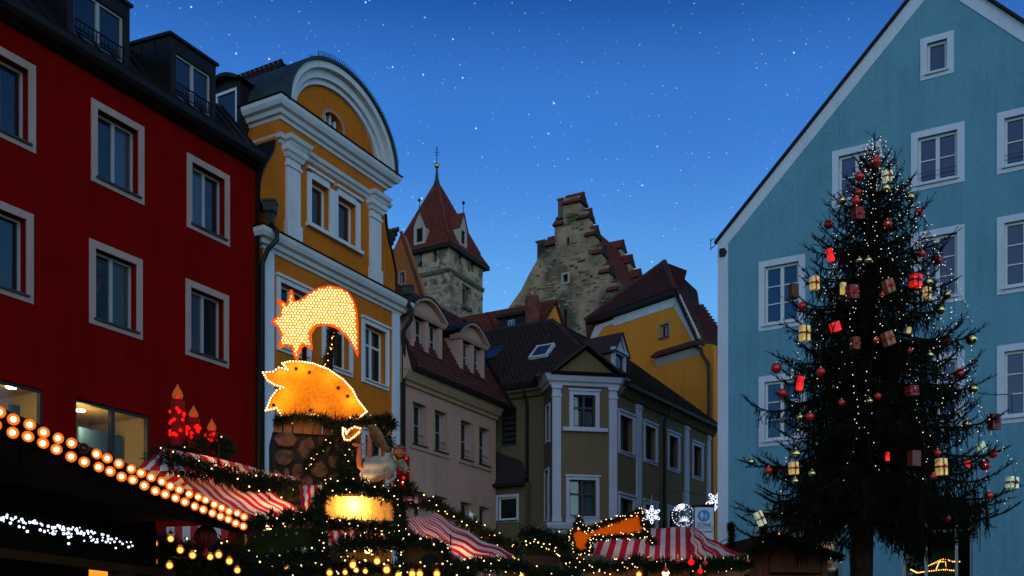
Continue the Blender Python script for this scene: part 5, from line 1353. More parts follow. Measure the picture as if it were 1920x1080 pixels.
def canvas(parent, T0, T1, B0, B1, n, name='awning', sag=.05, first=0, nv=12, per=3, wave=.012, mats=('canvas_red', 'canvas_white')):
    """striped cloth stretched between four corners; stripes run from the T edge to the B edge"""
    T0, T1, B0, B1 = map(Vector, (T0, T1, B0, B1)); nr = (T1 - T0).cross(B0 - T0).normalized(); nr = nr if nr.z > 0 else -nr
    mb = MB(); nx = n * per; ph = rs.random() * 6; V = []
    for j in range(nv + 1):
        v = j / nv
        for i in range(nx + 1):
            u = i / nx; p = T0.lerp(T1, u).lerp(B0.lerp(B1, u), v)
            h = -sag * math.sin(PI * v) * (.6 + .4 * math.sin(PI * u)) + wave * math.sin(u * n * 1.9 + ph + v * 3) * v * 1.2 + wave * .8 * math.sin(v * 17 + u * 9 + ph)
            V.append(p + nr * h)
    F = [(j * (nx + 1) + i, j * (nx + 1) + i + 1, (j + 1) * (nx + 1) + i + 1, (j + 1) * (nx + 1) + i) for j in range(nv) for i in range(nx)]
    mb.add(V, F); mb.m = [((i // per) + first) % 2 for j in range(nv) for i in range(nx)]
    return mb.build(name, list(mats), parent, smooth=True)
def lampion(p, energy, label, r=.05, col=(1.0, .55, .22), size=.08):
    """a bare warm bulb under the canvas that really lights the stall"""
    t_ = thing('stall_lamp', label, 'lamp', p, 'lamps inside the stalls')
    mb = MB(); mb.ball(p, r, 10, 8); mb.build('bulb', 'bulb_warm', t_, smooth=True)
    mb = MB(); mb.lathe(Vector(p) + Vector((0, 0, r * .8)), [(r * .5, 0), (r * .5, .05), (.008, .06), (.008, .3)], 8); mb.build('socket', 'iron', t_)
    l = bpy.data.lights.new('lamp_light', 'POINT'); l.energy = energy; l.color = col; l.shadow_soft_size = size
    o = bpy.data.objects.new('lamp_light', l); COL.objects.link(o); o.parent = t_; o.location = (0, 0, -r - .05)
    return t_
_bulb = {}
def big_bulb(p, r, label=None, group='large amber bulbs strung between the stalls', parent=None):
    """large clear market bulb with socket; shared meshes"""
    if 'g' not in _bulb:
        mb = MB(); mb.lathe((0, 0, 0), [(.0, -1.05), (.45, -.95), (.85, -.55), (1.0, 0), (.85, .55), (.5, .95), (.38, 1.3)], 12); o = mb.build('bulb', 'bulb_shell', None, smooth=True); _bulb['g'] = o.data; bpy.data.objects.remove(o)
        mb = MB(); mb.ball((0, 0, -.05), .70, 10, 8); o = mb.build('filament', 'bulb_warm', None, smooth=True); _bulb['f'] = o.data; bpy.data.objects.remove(o)
        mb = MB(); mb.lathe((0, 0, 1.25), [(.42, 0), (.45, .7), (.3, .9), (.12, 1.0), (.12, 1.6)], 8); o = mb.build('socket', 'iron', None); _bulb['s'] = o.data; bpy.data.objects.remove(o)
    t_ = thing('light_bulb', label, 'light bulb', p, group)
    for n_, k in (('bulb', 'g'), ('socket', 's'), ('filament', 'f')):
        o = bpy.data.objects.new(n_, _bulb[k]); COL.objects.link(o); o.parent = t_; o.scale = (r, r, r)
    return t_

# ================================================================== near stall on the left, two rows of bulbs along its gable
sA, sB = at(-260, 700, 4.3), at(462, 975, 7.7)
H = FP(sA.x, sA.y, sB.x - sA.x, sB.y - sA.y); hl_ = math.hypot(sB.x - sA.x, sB.y - sA.y)
def hz(u, v, n=0): return H.sz(u, v, n)
hut = thing('market_hut', 'near dark wooden market hut whose gable carries two rows of round bulbs', 'market stall', H.P(1.5, 0, -1))
r0, r1 = hz(-150, 722 + 24), hz(452, 990)
zbot = 2.44
wallp = [(r0[0], zbot), (r1[0], zbot), (r1[0], r1[1] + .02), (r0[0], r0[1] + .05)]
npl = 14
for i in range(npl):                                     # gable boards, each its own plank
    a = wallp[0][0] + (wallp[1][0] - wallp[0][0]) * i / npl; b = wallp[0][0] + (wallp[1][0] - wallp[0][0]) * (i + 1) / npl - .008
    za, zb_ = np.interp([a, b], [wallp[0][0], wallp[1][0]], [wallp[3][1], wallp[2][1]])
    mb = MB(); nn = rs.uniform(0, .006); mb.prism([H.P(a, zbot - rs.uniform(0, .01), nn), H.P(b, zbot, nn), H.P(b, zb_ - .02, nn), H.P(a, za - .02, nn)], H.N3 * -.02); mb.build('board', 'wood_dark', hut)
# roof slab behind the strip, bulb board
mb = MB(); a0, a1 = H.P(r0[0], r0[1] - .02, .03), H.P(r1[0] + .05, r1[1] - .04, .03)
mb.prism([a0, a1, a1 + Vector((0, 0, .115)), a0 + Vector((0, 0, .115))], H.N3 * -.03); mb.build('bulb_board', 'wood_dark', hut)
mb = MB(); mb.prism([a0 + Vector((0, 0, .115)), a1 + Vector((0, 0, .115)), a1 + Vector((0, 0, .13)), a0 + Vector((0, 0, .13))], H.N3 * -2.4); mb.build('roof', 'roof_felt', hut)
mb = MB(); fbox(mb, H, r0[0], r1[0] - .25, 2.085, 2.14, -.5, -.4); mb.build('lintel', 'wood_brown', hut)
mb = MB(); fbox(mb, H, r0[0], r1[0] - .35, 2.14, 2.44, -.52, -.50); mb.build('valance_board', 'wood_dark', hut)
s_p = hz(238, 1040, -.4)[0]
for s in (s_p, r0[0] + .2):
    mb = MB(); fbox(mb, H, s - .07, s + .07, 0, 2.085, -.5, -.38); mb.build('post', 'wood_brown', hut)
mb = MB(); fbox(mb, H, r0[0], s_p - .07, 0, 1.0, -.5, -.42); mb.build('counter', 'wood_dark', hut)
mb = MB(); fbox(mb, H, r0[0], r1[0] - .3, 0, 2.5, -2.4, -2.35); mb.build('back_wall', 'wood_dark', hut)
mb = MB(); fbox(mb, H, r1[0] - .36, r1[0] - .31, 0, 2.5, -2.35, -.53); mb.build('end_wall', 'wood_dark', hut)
q0 = hz(178, 1066, -.9); q1 = hz(206, 1066, -.9)
mb = MB(); fbox(mb, H, q0[0], q1[0], q0[1] - .3, q0[1], -.95, -.9); mb.build('lit_sign', 'glow_orange', hut)
# the bulbs: facetted amber cups with a glowing core
strip = thing('bulb_row', 'double row of round amber bulbs along the sloping edge of the near hut', 'light strip', H.P(1.5, 2.6, .04))
me_c = MB(); me_c.lathe((0, 0, 0), [(.012, 0), (.020, .004), (.0285, .016), (.031, .024), (.0285, .0245), (.018, .008), (.010, .006)], 14); oc = me_c.build('cup', 'amber_cup', None, smooth=False); mc = oc.data; bpy.data.objects.remove(oc)
me_g = MB(); me_g.ball((0, 0, .016), .0152, 12, 8); og_ = me_g.build('bulb', 'bulb_core', None, smooth=True); mg = og_.data; bpy.data.objects.remove(og_)
mg_dead = mg.copy(); mg_dead.materials.clear(); mg_dead.materials.append(MATS['dead_bulb']); mc_dead = mc.copy(); mc_dead.materials.clear(); mc_dead.materials.append(MATS['dead_bulb'])
face = (H.N3 * .75 - H.D3 * .75 - Vector((0, 0, .1))).normalized().to_track_quat('Z', 'Y')
for row, (ua, va, ub, vb) in enumerate(((9, 787, 444, 970), (4, 810.5, 443, 987))):
    pa, pb = hz(ua, va), hz(ub, vb); n_ = 23 if row == 0 else 22
    for i in range(-5, n_):
        t = i / (n_ - 1); s, z = pa[0] + (pb[0] - pa[0]) * t, pa[1] + (pb[1] - pa[1]) * t
        dead = row == 0 and i == 5; s += 0
        b = bpy.data.objects.new('bulb', mg); COL.objects.link(b); b.parent = strip; b.location = H.P(s + rs.uniform(-.004, .004), z + rs.uniform(-.004, .004), .055) - strip.location; b.rotation_mode = 'QUATERNION'; b.rotation_quaternion = (face.to_matrix().to_4x4() @ Matrix.Rotation(rs.uniform(-.22, .22), 4, 'X') @ Matrix.Rotation(rs.uniform(-.22, .22), 4, 'Y')).to_quaternion()
        if dead: b.data = mg_dead; b['label'] = 'unlit bulb in the upper row'
        c_ = bpy.data.objects.new('cup', mc_dead if dead else mc); COL.objects.link(c_); c_.parent = b
# icicle lights under the gable
ic = thing('icicle_lights', 'cold white icicle lights clustered under the near hut gable', 'light string', H.P(1.2, 2.3, -.3))
mb = MB(); wr = MB(); u = -150
while u < 246:
    top = 962 + (u) * .19; drop = rs.uniform(4, 34); k = rs.randint(1, 4); line = []
    for j in range(k):
        v = top + 2 + drop * (j + .5) / k + rs.uniform(-3, 3); s, z = hz(u + rs.uniform(-3, 3), v, -.3); p = H.P(s, z, -.3)
        mb.ball(p, rs.uniform(.0055, .0095), 5, 4); line.append(p)
        if rs.random() < .4: mb.ball(p + Vector((rs.uniform(.01, .03), 0, rs.uniform(-.012, .012))), rs.uniform(.004, .007), 5, 4)
    s, z = hz(u, top - 2, -.3); wr.tube([H.P(s, z + .01, -.3)] + line, .002, 3)
    u += rs.uniform(4, 9)
wr.build('wire', 'iron', ic); mb.build('bulbs', 'bulb_ice', ic, kind='stuff')
# dark ribbed paper ball under the eaves
p = at(386, 1006, 7.5)
rbl = thing('ribbed_ball', 'dark red ribbed paper ball hanging under the corner of the near hut', 'ornament', p)
mb = MB(); nb = 32; V = []; F = []
for i in range(13):
    t = PI * i / 12
    for k in range(nb):
        a = 2 * PI * k / nb; r = .078 * math.sin(t) * (1 + .06 * (1 if k % 2 else -1)) + .002; V.append(p + Vector((r * math.cos(a), r * math.sin(a), .085 * math.cos(t))))
for i in range(12):
    for k in range(nb): F.append((i * nb + k, i * nb + (k + 1) % nb, (i + 1) * nb + (k + 1) % nb, (i + 1) * nb + k))
mb.add(V, F); mb.build('paper_globe', 'paper_red', rbl)
mb = MB(); mb.tube([p + Vector((0, 0, .08)), p + Vector((0, 0, .2))], .004, 4); mb.build('cord', 'iron', rbl)
mb = MB(); mb.lathe(p - Vector((0, 0, .16)), [(.006, 0), (.02, .02), (.022, .04), (.008, .075)], 8); mb.build('tassel', 'bauble_red', rbl)

# ================================================================== striped stall with the giant candles
s2 = thing('striped_stall', 'red and white striped stall with two tier canopy carrying three giant candles', 'market stall', at(430, 1205, 11.3))
c0, c1 = at(310, 838, 11.0), at(561, 890, 12.9); dS = (c1 - c0); dS.z = 0; Ld = dS.length; dS.normalize(); nS_ = Vector((dS.y, -dS.x, 0))
c1.z = c0.z - .03
e0, e1 = at(249, 881, 10.75), at(560, 893, 12.6)
lo0, lo1 = c0 + nS_ * .55 - dS * .1 - Vector((0, 0, .33)), c1 + nS_ * .5 - Vector((0, 0, .30))
canvas(s2, c0, c1, lo0, lo1, 19, 'canopy_cap', .03)
canvas(s2, c0 - dS * .01, c0 - dS * .02 + Vector((0, 0, .0)), e0, lo0, 7, 'canopy_hip', .02)
canvas(s2, c0, c1, c0 - nS_ * .6 - Vector((0, 0, .35)), c1 - nS_ * .6 - Vector((0, 0, .35)), 21, 'canopy_cap', .03)
A0, A1 = at(333, 890, 11.0), at(490, 908, 11.9); Bq0, Bq1 = at(440, 980, 10.1), at(590, 968, 10.9)
canvas(s2, A0, A1, Bq0, Bq1, 17, 'awning', .03, wave=.010)
fl0, fl1 = at(561, 912, 11.1), at(603, 909, 11.5)
canvas(s2, fl0, fl1, at(566, 958, 11.1), at(602, 966, 11.5), 6, 'flap', .0, wave=.01)
g0_, g1_ = at(312, 988, 8.6), at(428, 984, 9.0)
for i in range(8):
    a = g0_.lerp(g1_, i / 8); b = g0_.lerp(g1_, (i + 1) / 8); z = -.12
    mb = MB(); nn = 6; V = [a, b] + [b.lerp(a, k / nn) + Vector((0, 0, z - .035 * math.sin(PI * k / nn))) for k in range(nn + 1)]; mb.poly(*V); mb.build('scallop', 'canvas_red' if i % 2 else 'canvas_white', s2)
for p in (at(300, 1205, 11.2), at(555, 1205, 12.6), at(452, 1205, 10.4), at(598, 1205, 11.4)):
    mb = MB(); mb.box(Vector((p.x - .05, p.y - .05, 0)), (.1, 0, 0), (0, .1, 0), (0, 0, 2.75)); mb.build('post', 'wood_brown', s2)
mb = MB(); q = at(440, 1075, 10.4); mb.prism([at(300, 1075, 11.0), at(452, 1075, 10.2), at(452, 1150, 10.2), at(300, 1150, 11.0)], (.0, .05, 0)); mb.build('counter', 'wood_dark', s2)
garland([at(300, 862, 11.0), at(345, 872, 10.75), at(420, 893, 11.0), at(490, 908, 11.5), at(562, 916, 12.1)], .14, 'thick fir garland between the two tiers of the candle stall', 26, lr=(.011, .017))
garland([at(425, 980, 9.9), at(470, 981, 9.95), at(530, 975, 10.3), at(600, 966, 10.9)], .085, 'fir garland along the lower edge of the candle stall awning', 20)
garland([at(300, 858, 11.9), at(350, 838, 11.9), at(405, 836, 11.9), at(425, 846, 11.9)], .15, 'fir bed on the candle stall roof from which three candles rise', 5)
for (u, vt, vb, w, hs, lab) in ((333, 752, 822, 25, 30, 'tallest red glowing candle of the three on the striped stall roof'), (363, 786, 826, 22, 24, 'middle red candle of the three on the striped stall roof'), (397, 811, 834, 21, 24, 'shortest red candle of the three on the striped stall roof')):
    Y = 11.9; k = Y / FOC; pb, pt = at(u, vb, Y), at(u, vt, Y); r = w / 2 * k
    cd = thing('giant_candle', lab, 'candle', pb, 'giant candles on the stall roof')
    mb = MB(); mb.lathe(pb, [(r, -.1), (r, pt.z - pb.z), (r * .86, pt.z - pb.z + .012), (r * .3, pt.z - pb.z - .005)], 18); mb.build('wax', 'candle_red', cd, smooth=False)
    mb = MB(); h = hs * k; mb.lathe(pt, [(r * .12, 0), (r * .66, h * .16), (r * .82, h * .36), (r * .6, h * .62), (r * .22, h * .88), (.002, h * 1.08)], 14); mb.build('flame', 'flame_lit', cd, smooth=True)
    mb = MB()
    for i in range(int((vb - vt) / 4.5) + 4):
        a = rs.uniform(-PI, 0); z = rs.uniform(.02, (pt.z - pb.z) * .8); mb.ball(pb + Vector((r * 1.04 * math.cos(a), r * 1.04 * math.sin(a), z)), .023, 8, 6)
    mb.ball(pt + Vector((r * .3, -r * .8, .03)), .018, 8, 6)
    mb.build('red_lights', 'bulb_red', cd, kind='stuff', smooth=True)
lampion(at(505, 985, 11.3), 60, 'warm lamp under the awning of the candle stall')
lampion(at(410, 885, 11.6), 14, 'warm lamp inside the canopy cap of the candle stall', .03)

# ================================================================== mock well with stone wall, signs above
well = thing('stone_well', 'mock well house of rough brown stones with plank course on top', 'market stall', at(575, 1205, 14.2))
W = FP(at(511, 900, 14.0).x, 14.0, .96, .28)
wz0, wz1 = W.sz(511, 960), W.sz(640, 960); zt = W.sz(560, 812)[1]; zb0 = 1.6
mb = MB(); fbox(mb, W, 0, wz1[0], 0, zt, -1.1, 0); mb.build('core', 'mortar_black', well)
cells = []; pts = [(rs.uniform(0, wz1[0]), rs.uniform(2.9, zt)) for _ in range(30)]
for it in range(30):                                     # relax to even field stones
    acc = [[0, 0, 0] for _ in pts]
    for ix in range(36):
        for iz in range(36):
            x, z = wz1[0] * (ix + .5) / 36, 2.9 + (zt - 2.9) * (iz + .5) / 36
            j = min(range(len(pts)), key=lambda k: (pts[k][0] - x) ** 2 + ((pts[k][1] - z) * .8) ** 2) if it % 10 == 0 else None
            if j is not None: acc[j][0] += x; acc[j][1] += z; acc[j][2] += 1
    if it % 10 == 0: pts = [((a[0] / a[2] + p[0]) / 2, (a[1] / a[2] + p[1]) / 2) if a[2] else p for a, p in zip(acc, pts)]
for i, (x, z) in enumerate(pts):
    d = min(math.hypot(x - a, z - b) for j, (a, b) in enumerate(pts) if j != i) * .5
    poly = []; m_ = 8
    for k in range(m_):                                  # Voronoi cell by marching outwards
        an = 2 * PI * k / m_; r = .02
        while r < .34:
            xx, zz = x + math.cos(an) * r, z + math.sin(an) * r * 1.1
            me_ = math.hypot(xx - x, zz - z)
            if any(math.hypot(xx - a, zz - b) < me_ + .04 for j, (a, b) in enumerate(pts) if j != i) or not (.01 < xx < wz1[0] - .01 and 2.85 < zz < zt): break
            r += .012
        poly.append((x + math.cos(an) * r, z + math.sin(an) * r * 1.1))
    h = rs.uniform(.03, .07); V = [W.P(a, b, 0) for a, b in poly] + [W.P(x + (a - x) * .84, z + (b - z) * .84, h * rs.uniform(.5, 1.3)) for a, b in poly]
    mb = MB(); mb.add(V + [W.P(x, z, h * 1.12)], [(k, (k + 1) % m_, (k + 1) % m_ + m_, k + m_) for k in range(m_)] + [(k + m_, (k + 1) % m_ + m_, 2 * m_) for k in range(m_)]); mb.build('stone', 'stone_brown', well)
for i in range(7):
    mb = MB(); a = wz1[0] * i / 7; fbox(mb, W, a + .01, a + wz1[0] / 7 - .01, zt - .02, zt + .16 + rs.uniform(-.01, .01), .02, .07); mb.build('plank', 'wood_warm', well)
mb = MB(); mb.box(at(617, 800, 14.66), (.05, 0, 0), (0, .05, 0), (0, 0, 1.75)); mb.build('mast', 'wood_dark', well)
mb = MB(); mb.box(at(566, 690, 14.66), (.06, 0, 0), (0, .06, 0), (0, 0, .5)); mb.build('mast', 'wood_dark', well)
garland([at(640, 800, 13.9), at(655, 830, 13.8), at(650, 870, 13.7), at(655, 905, 13.6), at(650, 935, 13.5)], .2, 'dark fir bush right of the stone well', 16)
garland([at(610, 795, 14.0), at(650, 792, 14.0), at(700, 788, 13.9), at(728, 788, 13.9), at(735, 800, 13.9)], .085, 'fir covered beam jutting right from the well roof', 3)
garland([at(700, 795, 14.1), at(715, 815, 14.1), at(728, 835, 14.1)], .13, 'dark fir clump behind the angel wing', 3)
garland([at(605, 700, 14.6), at(622, 650, 14.62), at(624, 612, 14.64)], .06, 'slim fir covered mast with orange sparks behind the comet', 26, lamp='bulb_amber')
garland([at(520, 788, 13.9), at(560, 782, 13.9), at(610, 786, 13.9)], .03, 'little fir sprigs at the foot of the glowing panel', 0, nl=.1)
garland([at(575, 880, 13.8), at(590, 850, 13.8), at(620, 825, 13.8)], .07, 'fir twigs with a few lights in front of the well stones', 14)

def sign_plate(name, label, cat, px, Y, m, thick=.06, scale=(2.453, 480, 500), tilt=.12):
    """flat plate cut to a traced outline, standing upright at distance Y"""
    k, ox, oy = scale
    pts = [at(ox + x / k, oy + y / k, Y) for x, y in px]; c = sum(pts, Vector()) / len(pts)
    for p in pts: p.y = Y + (p.x - c.x) * tilt
    t_ = thing(name, label, cat, c); mb = MB(); mb.poly(*pts) if m == 'panel_orange' else mb.prism(pts, (0, thick, 0)); mb.build('plate', m, t_)
    if m == 'panel_orange':
        mb = MB(); mb.tube(pts + pts[:1], .02, 5); mb.build('rim', 'rim_orange', t_)
    return t_, pts, c, tilt
def bulbs_on(t_, P, r, m, name='bulbs', d=.03):
    mb = MB()
    for p in P: mb.ball(p + Vector((0, -d, 0)), r, 7, 5)
    return mb.build(name, m, t_, kind='stuff', smooth=True)
star = [(165, 112), (178, 165), (205, 158), (215, 150), (250, 122), (290, 98), (335, 87), (385, 94), (420, 112), (442, 145), (457, 190), (462, 240), (464, 310), (464, 404), (452, 372), (430, 335), (400, 300), (370, 278), (340, 268), (300, 264), (272, 272), (262, 292), (248, 310), (252, 345), (258, 378), (222, 360), (208, 372), (188, 432), (168, 372), (140, 362), (110, 377), (122, 330), (112, 290), (78, 260), (118, 230), (122, 200), (104, 158), (148, 182)]
cm, cp, cc, tl = sign_plate('comet_sign', 'blazing yellow comet star sign studded with white bulbs above the well', 'illuminated sign', star, 14.5, 'sign_yellow')
grid = []; y = 95; row = 0
while y < 430:
    x = 80 + (7.3 if row % 2 else 0)
    while x < 466:
        if inside(star, x, y) and all(inside(star, x + dx, y + dy) for dx, dy in ((4, 0), (-4, 0), (0, 4), (0, -4))): grid.append((x + rs.uniform(-1, 1), y + rs.uniform(-1, 1)))
        x += 14.6
    y += 12.6; row += 1
def sp(x, y, c, Y, tilt): p = at(480 + x / 2.453, 500 + y / 2.453, Y); p.y = Y + (p.x - c.x) * tilt; return p
bulbs_on(cm, [sp(x, y, cc, 14.5, tl) for x, y in grid], .0135, 'bulb_sign')
edge = polyline([Vector((x, y, 0)) for x, y in star + star[:1]], 9.5)
mb = MB(); rim = [sp(p.x, p.y, cc, 14.47, tl) for p in edge]; mb.tube(rim, .018, 5); mb.build('rim', 'rim_orange', cm)
pan = [(40, 495), (85, 490), (110, 470), (150, 478), (125, 450), (160, 440), (215, 440), (262, 446), (330, 470), (398, 515), (440, 560), (462, 605), (505, 660), (470, 690), (380, 694), (300, 690), (268, 682), (185, 684), (168, 722), (140, 720), (122, 690), (100, 655), (52, 668), (75, 610), (100, 575), (130, 560), (90, 548), (60, 530)]
pn, pp, pc, tl2 = sign_plate('glowing_panel', 'ragged edged orange glowing panel bordered with bulbs under the comet', 'illuminated sign', pan, 14.2, 'panel_orange')
edge = polyline([Vector((x, y, 0)) for x, y in pan[4:] + pan[:5]], 11.5)
bulbs_on(pn, [sp(p.x, p.y, pc, 14.2, tl2) for p in edge if not (290 < p.x < 430 and p.y > 680)], .0145, 'bulb_sign')
q = [sp(x, y, pc, 14.52, tl2) for x, y in pan]; mb = MB(); mb.prism(q, (0, .03, 0)); mb.build('back_plate', 'wood_warm', pn)
for i, (x, y, e) in enumerate(((120, 490, 5), (150, 600, 4), (215, 475, 6), (340, 520, 4.5), (440, 625, 6.5), (300, 650, 2), (115, 660, 4))):   # lamps inside the light box
    l = bpy.data.lights.new('box_light', 'POINT'); l.energy = e * .55; l.color = (1, .55, .2); l.shadow_soft_size = .03
    o = bpy.data.objects.new('box_light', l); COL.objects.link(o); o.parent = pn; o.location = sp(x, y, pc, 14.36, tl2) - pn.location
for i, (c_, dz) in enumerate(((cm, -.45), (pn, -.45))):                # what the many small bulbs throw on the market below
    l = bpy.data.lights.new('sign_light', 'POINT'); l.energy = 11; l.color = (1, .45, .12); l.shadow_soft_size = .3
    o = bpy.data.objects.new('sign_light', l); COL.objects.link(o); o.parent = c_; o.location = (.15, -.55, dz)
for (x, y) in ((185, 470), (245, 485), (375, 553), (418, 590), (85, 640), (250, 660)):
    mb = MB(); q = sp(x, y, pc, 14.18, tl2); st_ = []
    for i in range(10): a = PI / 2 + i * PI / 5; r = (.04 if i % 2 == 0 else .018); st_.append(q + Vector((r * math.cos(a), 0, r * math.sin(a))))
    mb.prism(st_, (0, -.012, 0)); mb.build('gold_star', 'wood_brown', pn)
ucur = [(402, 745), (402, 775), (410, 798), (430, 800), (450, 785), (475, 762), (480, 745), (455, 738), (430, 752), (418, 770), (412, 750)]
uc, up_, uc_c, tl3 = sign_plate('curl_sign', 'small curled orange light sign under the fir covered beam', 'illuminated sign', ucur, 13.7, 'panel_orange', .04)
bulbs_on(uc, [sp(p.x, p.y, uc_c, 13.7, tl3) for p in polyline([Vector((x, y, 0)) for x, y in ucur + ucur[:1]], 10)], .014, 'bulb_sign')

l = bpy.data.lights.new('sign_light', 'POINT'); l.energy = 7; l.color = (1, .42, .1); l.shadow_soft_size = .12
o = bpy.data.objects.new('sign_light', l); COL.objects.link(o); o.parent = uc; o.location = (.05, -.5, -.1)

# ================================================================== angel stall
s3 = thing('angel_stall', 'garlanded stall with narrow pink red striped awnings and a painted angel on its roof', 'market stall', at(740, 1205, 12.2))
canvas(s3, at(752, 978, 11.6), at(818, 962, 12.6), at(842, 1050, 10.7), at(970, 1042, 12.2), 25, 'awning', .05, wave=.02)
canvas(s3, at(600, 977, 11.4), at(756, 988, 11.8), at(606, 1018, 10.7), at(770, 1034, 11.0), 21, 'awning', .04, wave=.015)
canvas(s3, at(688, 908, 12.1), at(792, 930, 12.8), at(694, 924, 11.7), at(790, 944, 12.5), 15, 'roof_canvas', .02)
mb = MB(); p0, p1, p2, p3 = at(612, 974, 11.7), at(738, 976, 12.0), at(738, 932, 12.0), at(612, 930, 11.7); mb.poly(p0, p1, p2, p3); mb.build('backlit_panel', 'panel_white', s3)
mb = MB(); fp_ = FP(p0.x, p0.y - .06, p1.x - p0.x, p1.y - p0.y); zz = fp_.sz(650, 950)[1]
mb.ball(at(664, 948, 11.98), .035, 10, 8); mb.build('panel_lamp', 'bulb_warm', s3)
mb = MB(); mb.prism([at(608, 978, 12.25), at(742, 980, 12.5), at(742, 926, 12.5), at(608, 926, 12.25)], (0, .03, 0)); mb.build('panel_back', 'wood_warm', s3)
l = bpy.data.lights.new('panel_light', 'POINT'); l.energy = 17.0; l.color = (1, .70, .34); l.shadow_soft_size = .05
lo = bpy.data.objects.new('panel_light', l); COL.objects.link(lo); lo.parent = s3; lo.location = at(661, 949, 11.93) - s3.location
for u, Y in ((612, 11.8), (760, 11.9), (850, 11.2), (960, 12.3)):
    p = at(u, 1205, Y); mb = MB(); mb.box((p.x - .05, p.y - .05, 0), (.1, 0, 0), (0, .1, 0), (0, 0, 2.55)); mb.build('post', 'wood_brown', s3)
mb = MB(); mb.prism([at(600, 1085, 10.6), at(965, 1085, 12.0), at(965, 1150, 12.0), at(600, 1150, 10.6)], (0, .05, 0)); mb.build('counter', 'wood_dark', s3)
garland([at(605, 918, 11.6), at(650, 911, 11.6), at(700, 920, 11.7), at(745, 928, 11.8)], .11, 'broad fir garland above the glowing window of the angel stall', 30)
garland([at(598, 979, 11.3), at(640, 984, 11.3), at(700, 988, 11.4), at(752, 990, 11.5)], .08, 'fir garland below the glowing window of the angel stall', 22)
garland([at(600, 930, 11.4), at(594, 960, 11.3), at(600, 1000, 11.2), at(592, 1040, 11.1)], .11, 'upright fir garland left of the glowing window', 14)
garland([at(742, 925, 11.8), at(748, 955, 11.7), at(752, 985, 11.5), at(760, 1010, 11.3)], .085, 'upright fir garland right of the glowing window', 12)
garland([at(748, 934, 12.5), at(800, 942, 12.8), at(852, 968, 12.9), at(910, 1000, 12.8), at(972, 1034, 12.6)], .11, 'long fir garland down the right edge of the big striped awning', 42, lr=(.010, .017))
garland([at(640, 1024, 10.8), at(700, 1018, 10.9), at(760, 1018, 10.8)], .14, 'heap of fir boughs under the short left awning of the angel stall', 26)
garland([at(840, 1068, 10.5), at(890, 1063, 10.8), at(940, 1060, 11.2), at(980, 1060, 11.6)], .10, 'fir garland under the lower edge of the big striped awning', 40)
garland([at(600, 1062, 10.3), at(700, 1068, 10.3), at(800, 1074, 10.3), at(880, 1078, 10.4)], .11, 'lowest fir garland of the angel stall, full of amber sparks', 46, lr=(.010, .018))
board = thing('brown_sign', 'plain brown sign board with small black oval plate under the striped awning', 'sign', at(795, 1040, 10.6))
mb = MB(); mb.prism([at(757, 1068, 10.6), at(832, 1072, 10.6), at(834, 1028, 10.6), at(757, 1014, 10.6)], (0, .04, 0)); mb.build('panel', 'sign_brown', board)
mb = MB(); c = at(806, 1048, 10.57); mb.prism([c + Vector((.092 * math.cos(i * PI / 12), 0, .052 * math.sin(i * PI / 12))) for i in range(24)], (0, .02, 0)); mb.build('oval_plate', 'void', board)
garland([at(755, 1070, 10.55), at(755, 1012, 10.55), at(795, 1016, 10.55), at(836, 1030, 10.55), at(838, 1070, 10.55)], .05, 'thin lit garland framing the brown sign board', 24, dens=2200)
for u, v, Y, e, lab in ((845, 1056, 11.6, 34, 'warm lamp under the big awning of the angel stall'), (690, 1030, 11.3, 12, 'warm lamp under the short awning of the angel stall')): lampion(at(u, v, Y), e, lab)
# star topper on a stick behind the garland
st = thing('star_topper', 'dull silver star on a thin stick in front of the pink house', 'ornament', at(882, 966, 12.9))
q = at(882, 966, 12.9); mb = MB(); pl = []
for i in range(10): a = PI / 2 + i * PI / 5; r = .062 if i % 2 == 0 else .026; pl.append(q + Vector((r * math.cos(a), 0, r * math.sin(a))))
mb.prism(pl, (0, .02, 0)); mb.build('star', 'zinc', st); mb = MB(); mb.tube([q + Vector((0, .01, -.04)), q + Vector((0, .01, -.4))], .007, 5); mb.build('stick', 'iron', st)
# green sign and red-green sign
gs = thing('green_sign', 'dark olive sign board with faint little snowflakes beside the candle stall', 'sign', at(520, 1015, 9.9))
mb = MB(); mb.prism([at(448, 1042, 9.8), at(600, 1036, 10.1), at(592, 990, 10.1), at(475, 996, 9.8)], (0, .04, 0)); mb.build('panel', 'sign_green', gs)
for (u, v, r) in ((570, 1031, .035), (556, 1000, .016), (537, 1003, .012), (518, 1003, .011), (493, 1003, .012), (555, 1030, .012), (540, 1034, .012), (590, 1031, .011), (478, 1006, .011), (510, 1032, .012)):
    mb = MB(); q = at(u, v, 9.76)
    for a in range(3): d = Vector((math.cos(a * PI / 3 + .26), 0, math.sin(a * PI / 3 + .26))) * r; mb.tube([q - d, q + d], r * .14, 4)
    mb.build('snowflake', 'flake_grey', gs)
garland([at(445, 1046, 9.7), at(500, 1052, 9.75), at(560, 1046, 9.9), at(605, 1042, 10.0)], .09, 'fir garland along the foot of the olive sign board', 22)
garland([at(597, 980, 10.1), at(603, 1010, 10.05), at(608, 1040, 10.0)], .07, 'short fir garland down the right side of the olive sign board', 12)
rg = thing('dark_sign', 'very dark board with red and green bands between the middle stalls', 'sign', at(1018, 1045, 12.5))
for i, m in enumerate(('sign_green', 'sign_red', 'sign_green')):
    mb = MB(); z0 = at(1018, 1075 - i * 17, 12.5).z; z1 = at(1018, 1059 - i * 17, 12.5).z; a = at(988, 1000, 12.5); b = at(1050, 1000, 12.5); mb.box((a.x, 12.5, z0), (b.x - a.x, .1, 0), (0, .04, 0), (0, 0, z1 - z0)); mb.build('panel', m, rg)
